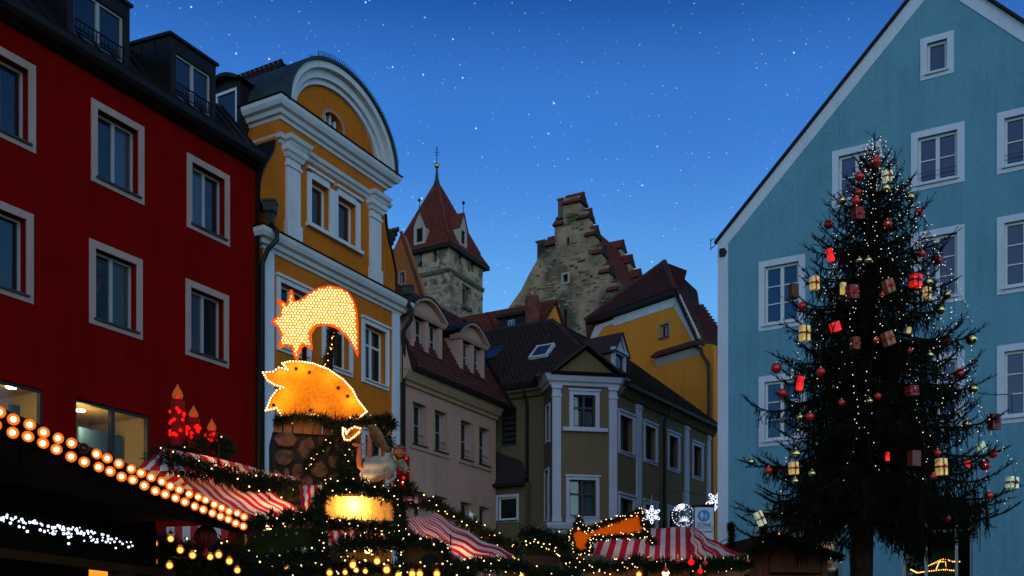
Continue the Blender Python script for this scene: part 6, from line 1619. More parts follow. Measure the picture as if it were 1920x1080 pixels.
garland([at(985, 1005, 12.6), at(1010, 1003, 12.6), at(1040, 1012, 12.6), at(1055, 1030, 12.5)], .15, 'dark fir bush over the red and green board', 6)
garland([at(985, 1020, 12.4), at(1010, 1019, 12.4), at(1035, 1026, 12.4), at(1052, 1040, 12.4)], .04, 'arc of lights over the red and green board', 26, dens=1500, lr=(.011, .017))
garland([at(975, 1070, 12.3), at(1030, 1078, 12.3), at(1080, 1078, 12.6)], .1, 'fir garland at the foot of the red and green board', 14)
# dark mass of greenery behind the lower left bulbs
garland([at(275, 1030, 8.4), at(330, 1045, 8.4), at(400, 1040, 8.4), at(445, 1055, 8.6)], .19, 'dark fir boughs behind the loose amber bulbs at lower left', 10)
garland([at(430, 1066, 9.3), at(500, 1072, 9.3), at(580, 1074, 9.5)], .12, 'dark fir boughs below the olive sign board', 12)
back = thing('stall_backdrop', 'dark wooden stall wall behind the loose amber bulbs at lower left', 'market stall', at(350, 1205, 9.2))
for i in range(12):
    a = at(250, 1205, 9.3).lerp(at(640, 1205, 10.9), i / 12); b = at(250, 1205, 9.3).lerp(at(640, 1205, 10.9), (i + .96) / 12)
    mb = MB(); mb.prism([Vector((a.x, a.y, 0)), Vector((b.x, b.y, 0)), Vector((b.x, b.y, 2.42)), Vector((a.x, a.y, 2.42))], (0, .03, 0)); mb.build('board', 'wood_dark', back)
# loose amber bulbs
LB = [(289, 1019, 12, 'uppermost left loose amber bulb beside the near hut post'), (320, 1010, 11, 'loose amber bulb just under the scalloped valance'), (338, 1031, 12, 'loose amber bulb left of the thin wire hook'), (361, 1041, 12, 'loose amber bulb at the end of the thin wire hook'),
      (288, 1053, 12, 'lower left loose amber bulb beside the near hut post'), (318, 1060, 12, 'loose amber bulb low between hut post and paper ball'), (394, 1044, 11, 'loose amber bulb just below the ribbed paper ball'), (410, 1040, 12, 'loose amber bulb right of the paper ball tassel'),
      (430, 1052, 12, 'loose amber bulb left of the olive sign board'), (445, 1069, 11, 'loose amber bulb below the olive sign board corner'), (538, 1068, 11, 'amber bulb under the middle of the olive sign board'), (552, 1075, 9, 'amber bulb at the bottom edge right of the olive board'),
      (618, 1074, 11, 'amber bulb low in the fir below the short awning'), (647, 1073, 9, 'second amber bulb low in the fir below the short awning'), (662, 1059, 13, 'big amber bulb shining through the fir heap'), (668, 1069, 9, 'amber bulb just below the big one in the fir heap'),
      (685, 1071, 9, 'amber bulb in the gap between fir heap and brown sign'), (707, 1052, 12, 'highest amber bulb left of the brown sign board'), (725, 1068, 13, 'big amber bulb at the left foot of the brown sign'), (747, 1078, 11, 'amber bulb under the left corner of the brown sign'),
      (773, 1076, 12, 'amber bulb under the middle of the brown sign, left one'), (787, 1076, 12, 'amber bulb under the middle of the brown sign, right one'), (819, 1076, 12, 'amber bulb below the oval plate'), (978, 1079, 10, 'amber bulb at the left foot of the red and green board'), (1198, 1077, 10, 'amber bulb under the left end of the tent roof')]
for u, v, d, lab in LB:
    Y = 8.1 if u < 460 else (9.5 if u < 600 else (10.2 if u < 900 else (12.2 if u < 1100 else 15.4)))
    big_bulb(at(u, v, Y), d / 2 * 1.22 * Y / FOC, lab)
hk = thing('wire_hook', 'thin curved wire with a bulb at its end under the near hut', 'wire', at(340, 1045, 8.1)); mb = MB(); mb.tube(smooth_path([at(322, 1043, 8.1), at(335, 1046, 8.1), at(350, 1046, 8.1), at(358, 1042, 8.1)]), .006, 5); mb.build('wire', 'pipe_copper', hk)

# ================================================================== tent stall with orange sign
s5 = thing('tent_stall', 'stall with broad red and grey white striped tent roof below the zone sign', 'market stall', at(1260, 1205, 16.5))
canvas(s5, at(1112, 1012, 16.3), at(1216, 992, 17.0), at(1100, 1040, 15.8), at(1206, 1054, 15.7), 9, 'roof_canvas', .03, first=1)
canvas(s5, at(1212, 991, 17.0), at(1294, 988, 17.0), at(1206, 1054, 15.7), at(1297, 1054, 15.5), 9, 'roof_canvas', .05)
canvas(s5, at(1294, 988, 17.0), at(1300, 989, 17.3), at(1297, 1054, 15.5), at(1410, 1052, 16.8), 11, 'roof_canvas', .04, wave=.03)
for u, Y in ((1210, 15.8), (1297, 15.6), (1400, 16.7), (1361, 17.4)):
    p = at(u, 1205, Y); mb = MB(); mb.box((p.x - .04, p.y - .04, 0), (.08, 0, 0), (0, .08, 0), (0, 0, 2.75)); mb.build('post', 'wood_brown', s5)
mb = MB(); mb.prism([at(1090, 1090, 15.6), at(1297, 1090, 15.4), at(1297, 1150, 15.4), at(1090, 1150, 15.6)], (0, .05, 0)); mb.build('counter', 'wood_dark', s5)
mb = MB(); mb.prism([at(1100, 1060, 17.4), at(1400, 1060, 17.6), at(1400, 1180, 17.6), at(1100, 1180, 17.4)], (0, .05, 0)); mb.build('back_wall', 'wood_warm', s5)
garland([at(1206, 1058, 15.4), at(1250, 1062, 15.3), at(1300, 1060, 15.3), at(1350, 1058, 15.8), at(1408, 1056, 16.6)], .13, 'fir garland with red baubles along the tent stall eaves', 26)
for (u, v, r, c, lab) in ((1296, 1054, 6, 'bulb_red', 'bright red bauble at the tent corner'), (1271, 1052, 5, 'bauble_red', 'red bauble in the eaves garland left of the corner'), (1322, 1056, 5, 'bauble_red', 'red bauble in the eaves garland right of the corner'), (1365, 1060, 5, 'bulb_red', 'red bauble hanging near the right tent post'), (1383, 1050, 5, 'bauble_green', 'green bauble near the right end of the tent eaves'), (1248, 1068, 5, 'bauble_red', 'red bauble low over the lit counter'), (1313, 1071, 5, 'bulb_red', 'small red bauble over the right end of the counter'), (1402, 1052, 4, 'bauble_red', 'tiny red bauble at the tent eaves tip')):
    Y = 15.15 if u < 1340 else 16.2; p = at(u, v, Y); t_ = thing('bauble', lab, 'bauble', p, 'baubles on the tent stall'); mb = MB(); mb.ball(p, r * Y / FOC, 12, 8); mb.build('ball', c, t_, smooth=True); mb = MB(); mb.tube([p + Vector((0, 0, r * Y / FOC)), p + Vector((0, 0, r * Y / FOC + .06))], .008, 6); mb.build('cap', 'gold', t_)
lampion(at(1248, 1074, 16.2), 9, 'bright lamp over the counter of the tent stall', .06)
lampion(at(1160, 1062, 16.4), 6, 'lamp below the orange sign in the tent stall', .04)
osh = [(1066, 1008), (1085, 984), (1100, 994), (1118, 988), (1150, 976), (1180, 967), (1203, 960), (1206, 982), (1212, 1001), (1180, 1005), (1140, 1007), (1112, 1011), (1106, 1022), (1105, 1034), (1076, 1032), (1073, 1018)]
os_, op, oc_, _ = sign_plate('orange_sign', 'plain orange sign shaped like a cloud, edged by a lit garland', 'illuminated sign', osh, 15.0, 'sign_orange', .05, (1, 0, 0), .05)
ring = [at(u, v, 14.93) for u, v in osh + osh[:1]]
garland(ring, .05, 'lit fir garland round the orange sign', 170, dens=3200, lr=(.010, .015), nl=.045)
garland([at(1083, 986, 15.0), at(1086, 972, 15.0)], .06, 'little fir tip with lights sticking up from the orange sign', 10)
garland([at(1206, 1000, 15.0), at(1220, 1010, 15.0), at(1226, 1018, 15.0)], .06, 'fir tail of the garland right of the orange sign', 8)
garland([at(1060, 1020, 14.8), at(1062, 1050, 14.8), at(1100, 1062, 14.8), at(1160, 1062, 14.8), at(1195, 1050, 14.9)], .12, 'lit fir garland below the orange sign', 60, lr=(.011, .017))

# ================================================================== small brown hut near the fir
bh = thing('brown_hut', 'small closed brown wooden hut with gable roof left of the fir trunk', 'market stall', at(1460, 1205, 21))
BH = FP(at(1384, 1000, 20.6).x, 20.6, 1, .16)
def hz2(u, v): return BH.sz(u, v)
ow0, owp, ow1 = hz2(1390, 1054), hz2(1446, 1016), hz2(1552, 1050)
n_ = 13
for i in range(n_):
    a = ow0[0] + (ow1[0] - ow0[0]) * i / n_; b = ow0[0] + (ow1[0] - ow0[0]) * (i + 1) / n_ - .015
    f = lambda s: float(np.interp(s, [ow0[0], owp[0], ow1[0]], [ow0[1], owp[1], ow1[1]]))
    mb = MB(); nn = rs.uniform(0, .01); mb.prism([BH.P(a, 0, nn), BH.P(b, 0, nn), BH.P(b, f(b), nn), BH.P(a, f(a), nn)], BH.N3 * -.03); mb.build('board', 'wood_hut', bh)
mb = MB(); s0, s1 = hz2(1442, 1050)[0], hz2(1534, 1050)[0]; fbox(mb, BH, s0, s1, hz2(1480, 1074)[1], hz2(1480, 1040)[1], .02, .06); mb.build('shutter', 'wood_hut', bh)
mb = MB(); fbox(mb, BH, s0, s1, hz2(1480, 1077)[1], hz2(1480, 1074)[1], .02, .1); mb.build('ledge', 'wood_dark', bh)
la, lp, lb = hz2(1374, 1047), hz2(1444, 1003), hz2(1572, 1047)
for a, b in ((la, lp), (lp, lb)):
    mb = MB(); mb.prism([BH.P(a[0], a[1], .3), BH.P(b[0], b[1], .3), BH.P(b[0], b[1], -2.5), BH.P(a[0], a[1], -2.5)], Vector((0, 0, .05))); mb.build('roof', 'wood_brown', bh)
mb = MB(); fbox(mb, BH, ow1[0] - .1, ow1[0], 0, ow1[1], -2.4, 0); fbox(mb, BH, ow0[0], ow0[0] + .05, 0, ow0[1], -2.4, 0); mb.build('side_wall', 'wood_hut', bh, kind='stuff')
garland([BH.P(la[0] + .12, la[1] - .06, .36), BH.P(lp[0] - .1, lp[1] - .06, .36), BH.P(lp[0] + .1, lp[1] - .06, .36), BH.P((lp[0] + lb[0]) / 2, (lp[1] + lb[1]) / 2 - .1, .36), BH.P(lb[0] - .1, lb[1] - .05, .36)], .07, 'dark garland with white lights along the brown hut gable', 18, lamp='bulb_white', lr=(.012, .017))
cd = thing('small_candle', 'tiny amber candle light on the brown hut gable', 'candle', at(1460, 1002, 20.2)); mb = MB(); q = at(1460, 1003, 20.2); mb.lathe(q, [(.012, -.03), (.012, .02), (.018, .035), (.004, .085)], 8); mb.build('flame', 'glow_orange', cd)
mb = MB(); mb.lathe(q - Vector((0, 0, .1)), [(.014, 0), (.014, .07)], 8); mb.build('holder', 'iron', cd)

# ================================================================== street lights and sign in the gap
def flake(c, R_, label, group, rot=.52):
    t_ = thing('light_snowflake', label, 'light ornament', c, group); c = Vector(c); mb = MB(); fr = MB()
    for a in range(6):
        an = a * PI / 3 + rot; d = Vector((math.cos(an), 0, math.sin(an))); s_ = Vector((-math.sin(an), 0, math.cos(an)))
        for k in range(1, 9): mb.ball(c + d * R_ * .62 * k / 8, R_ * .045, 5, 4)
        for br in (.32, .5):
            for sg in (-1, 1):
                for k in (1, 2, 3): mb.ball(c + d * R_ * br + (d * .5 + s_ * sg) * R_ * .075 * k, R_ * .042, 5, 4)
        loop = [c + d * R_ * (.62 + .36 * (1 - math.cos(t)) / 2) + s_ * R_ * .13 * math.sin(t) for t in [2 * PI * i / 14 for i in range(14)]]
        for p in loop: mb.ball(p, R_ * .045, 5, 4)
        fr.tube([c, c + d * R_ * .62], R_ * .02, 4); fr.tube(loop + loop[:1], R_ * .018, 4)
    fr.tube([c + Vector((0, .01, R_)), c + Vector((0, .01, R_ + .35))], .008, 4)
    fr.build('frame', 'zinc', t_); mb.build('bulbs', 'bulb_ice', t_, kind='stuff'); return t_
cA, cB = at(1222, 965, 33), at(1343, 941, 34)
flake(cA, .30, 'cold white light snowflake hanging before the corner house windows', 'light snowflakes across the side street')
flake(cB, .36, 'light snowflake half hidden behind the edge of the blue house', 'light snowflakes across the side street', .2)
gc = at(1281, 966, 31); gl = thing('light_globe', 'round cage of cold white lights above the striped tent roof', 'light ornament', gc)
mb = MB(); fr = MB(); Rg = .345
for m_ in range(9):
    a = PI * m_ / 9; ring = [gc + Vector((Rg * math.cos(a) * math.sin(t), Rg * math.sin(a) * math.sin(t), Rg * math.cos(t))) for t in [2 * PI * i / 28 for i in range(29)]]; fr.tube(ring, .005, 3)
    if m_ % 3 == 0:
        for p in ring[:-1:2]: mb.ball(p, .013, 5, 4)
for i in range(90):
    a = rs.uniform(-2.7, -1.6); t = rs.uniform(.25, 1.25); mb.ball(gc + Vector((math.cos(a) * math.sin(t), math.sin(a) * math.sin(t), math.cos(t))) * Rg, .014, 5, 4)
for i in range(26):
    t = i / 26 * 2 * PI; mb.ball(gc + Vector((Rg * math.cos(t), 0, Rg * math.sin(t))), .015, 5, 4)
for a in range(7):
    an = PI * a / 6
    for k in range(1, 6): mb.ball(gc + Vector((-.02 + math.cos(an) * .028 * k, -Rg * .95, -.22 + math.sin(an) * .028 * k)), .013, 5, 4)
fr.tube([gc + Vector((0, 0, Rg)), gc + Vector((0, 0, .75))], .006, 4)
fr.build('cage', 'zinc', gl); mb.build('bulbs', 'bulb_ice', gl, kind='stuff')
wr_ = thing('span_wire', 'thin black span wire carrying the light ornaments across the side street', 'wire', (5, 32, 6)); mb = MB(); mb.tube([RWL.P(.6, 6.25, 0), cA + Vector((0, .01, .62)), gc + Vector((0, .0, .75)), at(1346, 935, 30)], .008, 4); mb.build('wire', 'iron', wr_)
# pedestrian zone sign
sy = 26.0; a, b = at(1302.5, 951, sy), at(1338.5, 1020, sy); zs = thing('zone_sign', 'white pedestrian zone sign with blue disc on a grey post', 'street sign', (a.x, sy, 0))
wS = b.x - a.x; mb = MB(); mb.box((a.x, sy, b.z - .1), (wS, 0, 0), (0, .03, 0), (0, 0, a.z - b.z + .1)); mb.build('plate', 'sign_white', zs)
mb = MB()
for (x0, z0, w_, h_) in ((-.02, b.z - .1, .02, a.z - b.z + .12), (wS, b.z - .1, .02, a.z - b.z + .12), (-.02, a.z, wS + .04, .025)): mb.box((a.x + x0, sy - .01, z0), (w_, 0, 0), (0, .05, 0), (0, 0, h_))
zl = at(1320, 990.5, sy).z; mb.box((a.x, sy - .004, zl), (wS, 0, 0), (0, .004, 0), (0, 0, .012)); mb.build('border', 'void', zs)
dc = at(1319.5, 967, sy - .004); rd = .158
mb = MB(); mb.lathe(dc, [(rd, 0), (rd, -.004)], 32, axis=Vector((0, 1, 0))); ds = mb.build('blue_disc', 'sign_blue', zs)
pg = MB()
for (ox, sc_, sk) in ((-.048, 1.0, True), (.055, .72, False)):    # adult and child holding hands
    o_ = dc + Vector((ox, -.008, .02 - (1 - sc_) * .10)); P_ = lambda x, z: o_ + Vector((x * sc_, 0, z * sc_))
    pg.lathe(P_(0, .07), [(.022 * sc_, 0), (.022 * sc_, -.004)], 12, axis=Vector((0, 1, 0)))
    if sk: pg.prism([P_(-.018, .045), P_(.018, .045), P_(.045, -.045), P_(-.045, -.045)], (0, -.004, 0))
    else: pg.prism([P_(-.028, .045), P_(.028, .045), P_(.024, -.045), P_(-.024, -.045)], (0, -.004, 0))
    for x in (-.016, .016): pg.prism([P_(x - .009, -.045), P_(x + .009, -.045), P_(x + .009, -.115), P_(x - .009, -.115)], (0, -.004, 0))
    for sg in (-1, 1): pg.prism([P_(sg * .018, .045), P_(sg * .030, .038), P_(sg * .058, -.02), P_(sg * .046, -.024)], (0, -.004, 0))
pg.build('pictogram', 'sign_white', ds)
def lettering(txt, p, size, m, parent, align='CENTER'):
    cu = bpy.data.curves.new('lettering', 'FONT'); cu.body = txt; cu.size = size; cu.align_x = align; cu.extrude = .001
    o = bpy.data.objects.new('tmp_text', cu); COL.objects.link(o); dg = bpy.context.evaluated_depsgraph_get(); me = bpy.data.meshes.new_from_object(o.evaluated_get(dg))
    bpy.data.objects.remove(o); me.materials.clear(); me.materials.append(MATS[m]); q = bpy.data.objects.new('lettering', me); COL.objects.link(q)
    q.parent = parent; q.rotation_euler = (PI / 2, 0, 0); q.location = Vector(p) - root_of(parent).location; return q
lettering('ZONE', (a.x + wS / 2, sy - .006, at(0, 987.5, sy).z), .135, 'void', zs)
lettering('Lieferverkehr', (a.x + wS / 2, sy - .006, at(0, 998.5, sy).z), .085, 'void', zs)
mb = MB(); mb.tube([(a.x + wS - .04, sy + .06, 0), (a.x + wS - .04, sy + .06, a.z + .02)], .03, 8); mb.tube([(a.x - .06, sy + .05, a.z + .035), (a.x + wS + .04, sy + .05, a.z + .07)], .025, 6); mb.build('post', 'pipe_dark', zs)
# fir wrapped rope end beside the blue house corner
garland([at(1371, 984, 22), at(1371, 1000, 22), at(1370, 1030, 22)], .07, 'short upright fir garland hanging by the blue house corner', 0, dens=5000)
rp = thing('guy_ropes', 'two thin ropes from the tent roof up to the hanging fir garland', 'rope', at(1355, 1015, 20)); mb = MB(); mb.tube([at(1346, 1020, 17.4), at(1370, 1005, 22)], .008, 4); mb.tube([at(1353, 1024, 17.4), at(1370, 1015, 22)], .008, 4); mb.build('rope', 'iron', rp)
# ================================================================== the painted angel on the stall roof
AY = 12.15
def ap_(x, y, d=0.0): return at(640 + x / 6.0, 760 + y / 6.0, AY + d)
ang = thing('angel_figure', 'painted wooden angel in a white robe lying on the striped roof with raised feet', 'figure', ap_(430, 900))
# body: one skinned surface
J = [('hip', 320, 720, .0, 11), ('belly', 430, 690, .0, 11), ('chest', 540, 640, .0, 11.5), ('neck', 610, 590, -.02, 5), ('skull0', 640, 545, -.04, 7),
     ('shoL', 575, 680, -.07, 6), ('elbL', 555, 790, -.10, 5), ('wriL', 568, 880, -.10, 3.6), ('palL', 578, 925, -.11, 3.4),
     ('shoR', 660, 630, .04, 6), ('elbR', 710, 715, -.04, 5), ('wriR', 762, 742, -.08, 3.6), ('palR', 786, 752, -.10, 3.8),
     ('kneL', 205, 700, -.05, 9), ('calL', 200, 600, -.05, 10), ('ankL', 205, 490, -.05, 7), ('heeL', 212, 450, -.05, 7), ('toeL', 120, 436, -.06, 4.5),
     ('kneR', 310, 585, .06, 9), ('calR', 318, 500, .07, 9.5), ('ankR', 318, 390, .08, 6.5), ('toeR', 300, 330, .08, 4.5)]
E_ = [('hip', 'belly'), ('belly', 'chest'), ('chest', 'neck'), ('neck', 'skull0'), ('chest', 'shoL'), ('shoL', 'elbL'), ('elbL', 'wriL'), ('wriL', 'palL'), ('chest', 'shoR'), ('shoR', 'elbR'), ('elbR', 'wriR'), ('wriR', 'palR'),
      ('hip', 'kneL'), ('kneL', 'calL'), ('calL', 'ankL'), ('ankL', 'heeL'), ('heeL', 'toeL'), ('hip', 'kneR'), ('kneR', 'calR'), ('calR', 'ankR'), ('ankR', 'toeR')]
def skinned(name, joints, edges, m, parent, root=0, sub=2, unit=6.0):
    names = [j[0] for j in joints]; me = bpy.data.meshes.new(name); b_ = Vector(root_of(parent).location)
    me.from_pydata([tuple(ap_(j[1], j[2], j[3]) - b_) for j in joints], [(names.index(a), names.index(b)) for a, b in edges], [])
    o = bpy.data.objects.new(name, me); COL.objects.link(o); sk = o.modifiers.new('Skin', 'SKIN'); o.modifiers.new('Sub', 'SUBSURF').levels = sub
    lay = me.skin_vertices[0].data
    for i, j in enumerate(joints):
        r = j[4] / unit * AY / FOC * 6.0 * .62; lay[i].radius = (r, r); lay[i].use_root = (i == root)
    dg = bpy.context.evaluated_depsgraph_get(); m2 = bpy.data.meshes.new_from_object(o.evaluated_get(dg)); bpy.data.objects.remove(o)
    m2.materials.clear(); m2.materials.append(MATS[m]); m2.polygons.foreach_set('use_smooth', [True] * len(m2.polygons))
    q = bpy.data.objects.new(name, m2); COL.objects.link(q); q.parent = parent; return q
fing = []; fe = []
for hand, (hx, hy, dx, dy, dd) in (('palL', (578, 925, .35, 1, -.11)), ('palR', (786, 752, 1, .35, -.10))):
    for k in range(5):
        off = (k - 1.5) * 7 if k < 4 else -16; ln = (22, 26, 24, 18, 15)[k]; nx, ny = -dy, dx
        if k == 4: off = 15
        a_, b_, c_ = f'{hand}{k}a', f'{hand}{k}b', f'{hand}{k}c'
        fing += [(a_, hx + nx * off + dx * 8, hy + ny * off + dy * 8, dd, 1.3), (b_, hx + nx * off * 1.2 + dx * ln, hy + ny * off * 1.2 + dy * ln, dd - .01, 1.1), (c_, hx + nx * off * 1.2 + dx * ln * 1.5, hy + ny * off * 1.2 + dy * ln * 1.5 + 2, dd, .8)]
        fe += [(hand, a_), (a_, b_), (b_, c_)]
body = skinned('body', J + fing, E_ + fe, 'skin_paint', ang)
# head: skull, face features
hc = ap_(655, 520, -.05); hr = 60 / 6 * AY / FOC
mb = MB(); mb.ball(hc, hr, 18, 14, 1.18)
fd = Vector((.25, -.95, -.22)).normalized(); sx = fd.cross(Vector((0, 0, 1))).normalized(); upv = sx.cross(fd)
mb.ball(hc + fd * hr * 1.0 - upv * hr * .12, hr * .17, 8, 6, 1.4)                                   # nose
mb.ball(hc + fd * hr * .78 - upv * hr * .75, hr * .30, 8, 6)                                        # chin
mb.ball(hc + fd * hr * .68 - upv * hr * .2 + sx * hr * .5, hr * .34, 8, 6); mb.ball(hc + fd * hr * .68 - upv * hr * .2 - sx * hr * .5, hr * .34, 8, 6)
for s in (-1, 1): mb.ball(hc + sx * s * hr * .98, hr * .2, 6, 5, 1.4)
hd = mb.build('head', 'skin_paint', ang, smooth=True)
for s in (-1, 1):
    mb = MB(); mb.ball(hc + fd * hr * .93 + sx * s * hr * .36 + upv * hr * .12, hr * .13, 8, 6, .6); mb.build('eye', 'void', hd)
mb = MB(); p = hc + fd * hr * 1.0 - upv * hr * .48; mb.tube([p - sx * hr * .26, p - upv * hr * .04, p + sx * hr * .26], hr * .08, 6); mb.build('mouth', 'lip_red', hd)
# hair: wavy locks
mb = MB()
for i in range(46):
    a = rs.uniform(0, 2 * PI); top = hc + upv * hr * 1.05 + Vector((rs.uniform(-.4, .4), rs.uniform(-.4, .4), 0)) * hr
    d = Vector((math.cos(a), math.sin(a), 0)); f_ = d.dot(Vector((fd.x, fd.y, 0)))
    ln = 1.9 if f_ < .35 else .75
    if f_ > .75: ln = .62
    P_ = [top]
    for k in range(1, 7):
        t = k / 6; q = hc + d * hr * (1.12 * math.sin(min(PI * .5, t * 2.2)) + .12 * math.sin(t * 9 + i)) + upv * hr * (1.08 - t * ln * 1.25) - fd * hr * .12; P_.append(q)
    mb.tube(P_, [hr * .20] * 5 + [hr * .16, hr * .06], 6)
mb.ball(hc - fd * hr * .14 + upv * hr * .12, hr * 1.06, 14, 10, 1.1)
mb.build('hair', 'hair_brown', hd, smooth=True, kind='stuff')
# robe: lofted tube with folds
ring_c = [(232, 735, .02, 96, 62), (262, 745, .01, 120, 78), (310, 735, .0, 132, 92), (370, 715, .0, 128, 95), (430, 700, .0, 118, 90), (490, 680, -.01, 106, 84), (545, 652, -.01, 98, 76), (590, 625, -.02, 70, 56), (615, 600, -.02, 38, 34)]
V = []; seg = 64; k_ = AY / FOC / 6
for i, (x, y, d, rz, ry) in enumerate(ring_c):
    c = ap_(x, y, d); x2 = ring_c[min(i + 1, 8)]; x1 = ring_c[max(i - 1, 0)]; tx, tz = (x2[0] - x1[0]), -(x2[1] - x1[1]); l = math.hypot(tx, tz); nx, nz = -tz / l, tx / l
    for s in range(seg):
        a = 2 * PI * s / seg; f = 1 + .13 * math.sin(a * 6 + i * .9) + .075 * math.sin(a * 11 - i * 1.7) + .03 * math.sin(a * 17 + i * 2.3)
        V.append(c + Vector((nx * math.cos(a) * rz * k_ * f, math.sin(a) * ry * k_ * f, nz * math.cos(a) * rz * k_ * f)))
F = [(i * seg + s, i * seg + (s + 1) % seg, (i + 1) * seg + (s + 1) % seg, (i + 1) * seg + s) for i in range(8) for s in range(seg)] + [tuple(range(seg)), tuple(range(8 * seg, 9 * seg))]
mb = MB(); mb.add(V, F)
def sleeve(P_, rr):
    V = []; sg = 24
    for i, (x, y, d) in enumerate(P_):
        c = ap_(x, y, d); n0 = ap_(*P_[min(i + 1, len(P_) - 1)]) - ap_(*P_[max(i - 1, 0)]); n0.normalize(); u_ = n0.orthogonal().normalized(); v_ = n0.cross(u_)
        for s in range(sg): a = 2 * PI * s / sg; f = 1 + .10 * math.sin(a * 5 + i * 2.2); V.append(c + (u_ * math.cos(a) + v_ * math.sin(a)) * rr[i] * k_ * f)
    n = len(P_); mb.add(V, [(i * sg + s, i * sg + (s + 1) % sg, (i + 1) * sg + (s + 1) % sg, (i + 1) * sg + s) for i in range(n - 1) for s in range(sg)])
sleeve([(570, 650, -.06), (560, 710, -.09), (548, 760, -.1), (545, 795, -.1), (556, 815, -.1)], [48, 52, 50, 56, 40])
sleeve([(655, 630, .03), (680, 670, .0), (705, 705, -.03), (735, 730, -.05), (752, 738, -.07)], [44, 52, 52, 44, 30])
mb.build('robe', 'robe_white', ang, smooth=True)
mb = MB(); mb.tube([ap_(590, 570, -.09), ap_(612, 620, -.10), ap_(650, 640, -.09), ap_(672, 610, -.06)], .012, 6); mb.build('collar', 'gold', ang)
# wing: long feathers fanned from the shoulder
for i in range(11):
    t = i / 10; root = ap_(520 + 18 * t, 490 + 40 * t, .06 + .004 * i); tip = ap_(292 + 62 * t * 1.3 + 30 * t * t, 238 + 235 * t, .10 + .006 * i); mid = ap_(395 + 55 * t, 298 + 150 * t - 36 * (1 - t), .08 + .005 * i)
    w = .021; P_ = smooth_path([root, mid, tip], 6); n = len(P_); V = []
    for j, p in enumerate(P_):
        d = (P_[min(j + 1, n - 1)] - P_[max(j - 1, 0)]).normalized(); s_ = Vector((d.z, 0, -d.x)); ww = w * (.5 + .9 * math.sin(PI * min(1, j / (n - 1) * .85 + .12)))
        V += [p - s_ * ww, p + Vector((0, -.012, 0)), p + s_ * ww, p + Vector((0, .008, 0))]
    F = []
    for j in range(n - 1):
        for q in range(4): F.append((j * 4 + q, j * 4 + (q + 1) % 4, (j + 1) * 4 + (q + 1) % 4, (j + 1) * 4 + q))
    mb = MB(); mb.add(V, F); mb.build('feather', 'wing_gold', ang)
for i in range(9):
    t = i / 8; root = ap_(540, 505 + 20 * t, .03); tip = ap_(415 + 55 * t, 330 + 170 * t, .05); w = .015; s_ = Vector((.7, 0, .7)); m_ = (root + tip) / 2 + Vector((0, -.015, .01))
    mb = MB(); mb.add([root, m_ - s_ * w, tip, m_ + s_ * w, m_ + Vector((0, -.012, 0)), m_ + Vector((0, .012, 0))], [(0, 1, 4), (1, 2, 4), (2, 3, 4), (3, 0, 4), (0, 1, 5), (1, 2, 5), (2, 3, 5), (3, 0, 5)]); mb.build('feather', 'wing_gold', ang)
# red candle behind the angel and fir at its foot
pb, pt = at(755, 912, 12.6), at(755, 857, 12.6); r = 12.5 * 12.6 / FOC
cd = thing('giant_candle', 'dark red candle with red bulbs standing behind the angel', 'candle', pb); mb = MB(); mb.lathe(pb, [(r, -.1), (r, pt.z - pb.z), (r * .8, pt.z - pb.z + .01)], 18); mb.build('wax', 'candle_dark', cd)
mb = MB()
for u, v in ((759, 855), (761, 859), (757, 896), (755, 906), (764, 880)): mb.ball(at(u, v, 12.5), .022, 8, 6)
mb.build('red_lights', 'bulb_red', cd, kind='stuff', smooth=True)
garland([at(735, 915, 12.6), at(755, 908, 12.55), at(772, 922, 12.6)], .11, 'fir tuft at the foot of the dark red candle', 3)
garland([at(700, 905, 12.6), at(690, 880, 12.9), at(668, 868, 13.0)], .12, 'dark fir tuft under the raised angel feet', 8)
# ================================================================== the Christmas tree
TY = 18.0
tb, tt = at(1606, 1205 + 166, TY), at(1641, 243, TY)
tb = Vector((tb.x, TY, 0.0)); TOPZ = tt.z
tree = thing('christmas_tree', 'tall dark fir hung with red and gold baubles, parcels and light strings', 'christmas tree', tb)
def axis(z): return tb.lerp(tt, z / TOPZ)
mb = MB(); mb.tube([axis(z) for z in (0, 2, 4, 6, 8, 10, TOPZ - .3)], [.24, .21, .18, .14, .09, .04, .015], 12); mb.build('trunk', 'bark', tree, smooth=True)
prof = [(2.9, .5), (3.3, 1.5), (3.9, 2.35), (4.4, 2.5), (5.0, 2.3), (5.8, 2.0), (6.6, 1.82), (7.4, 1.62), (8.2, 1.3), (9.0, .98), (9.6, .66), (10.2, .33), (TOPZ, .02)]
def trad(z): return float(np.interp(z, [p[0] for p in prof], [p[1] for p in prof]))
rt = random.Random(11)
segs = []                                              # p0, p1, radius of needle brush, needle density
wood = MB()
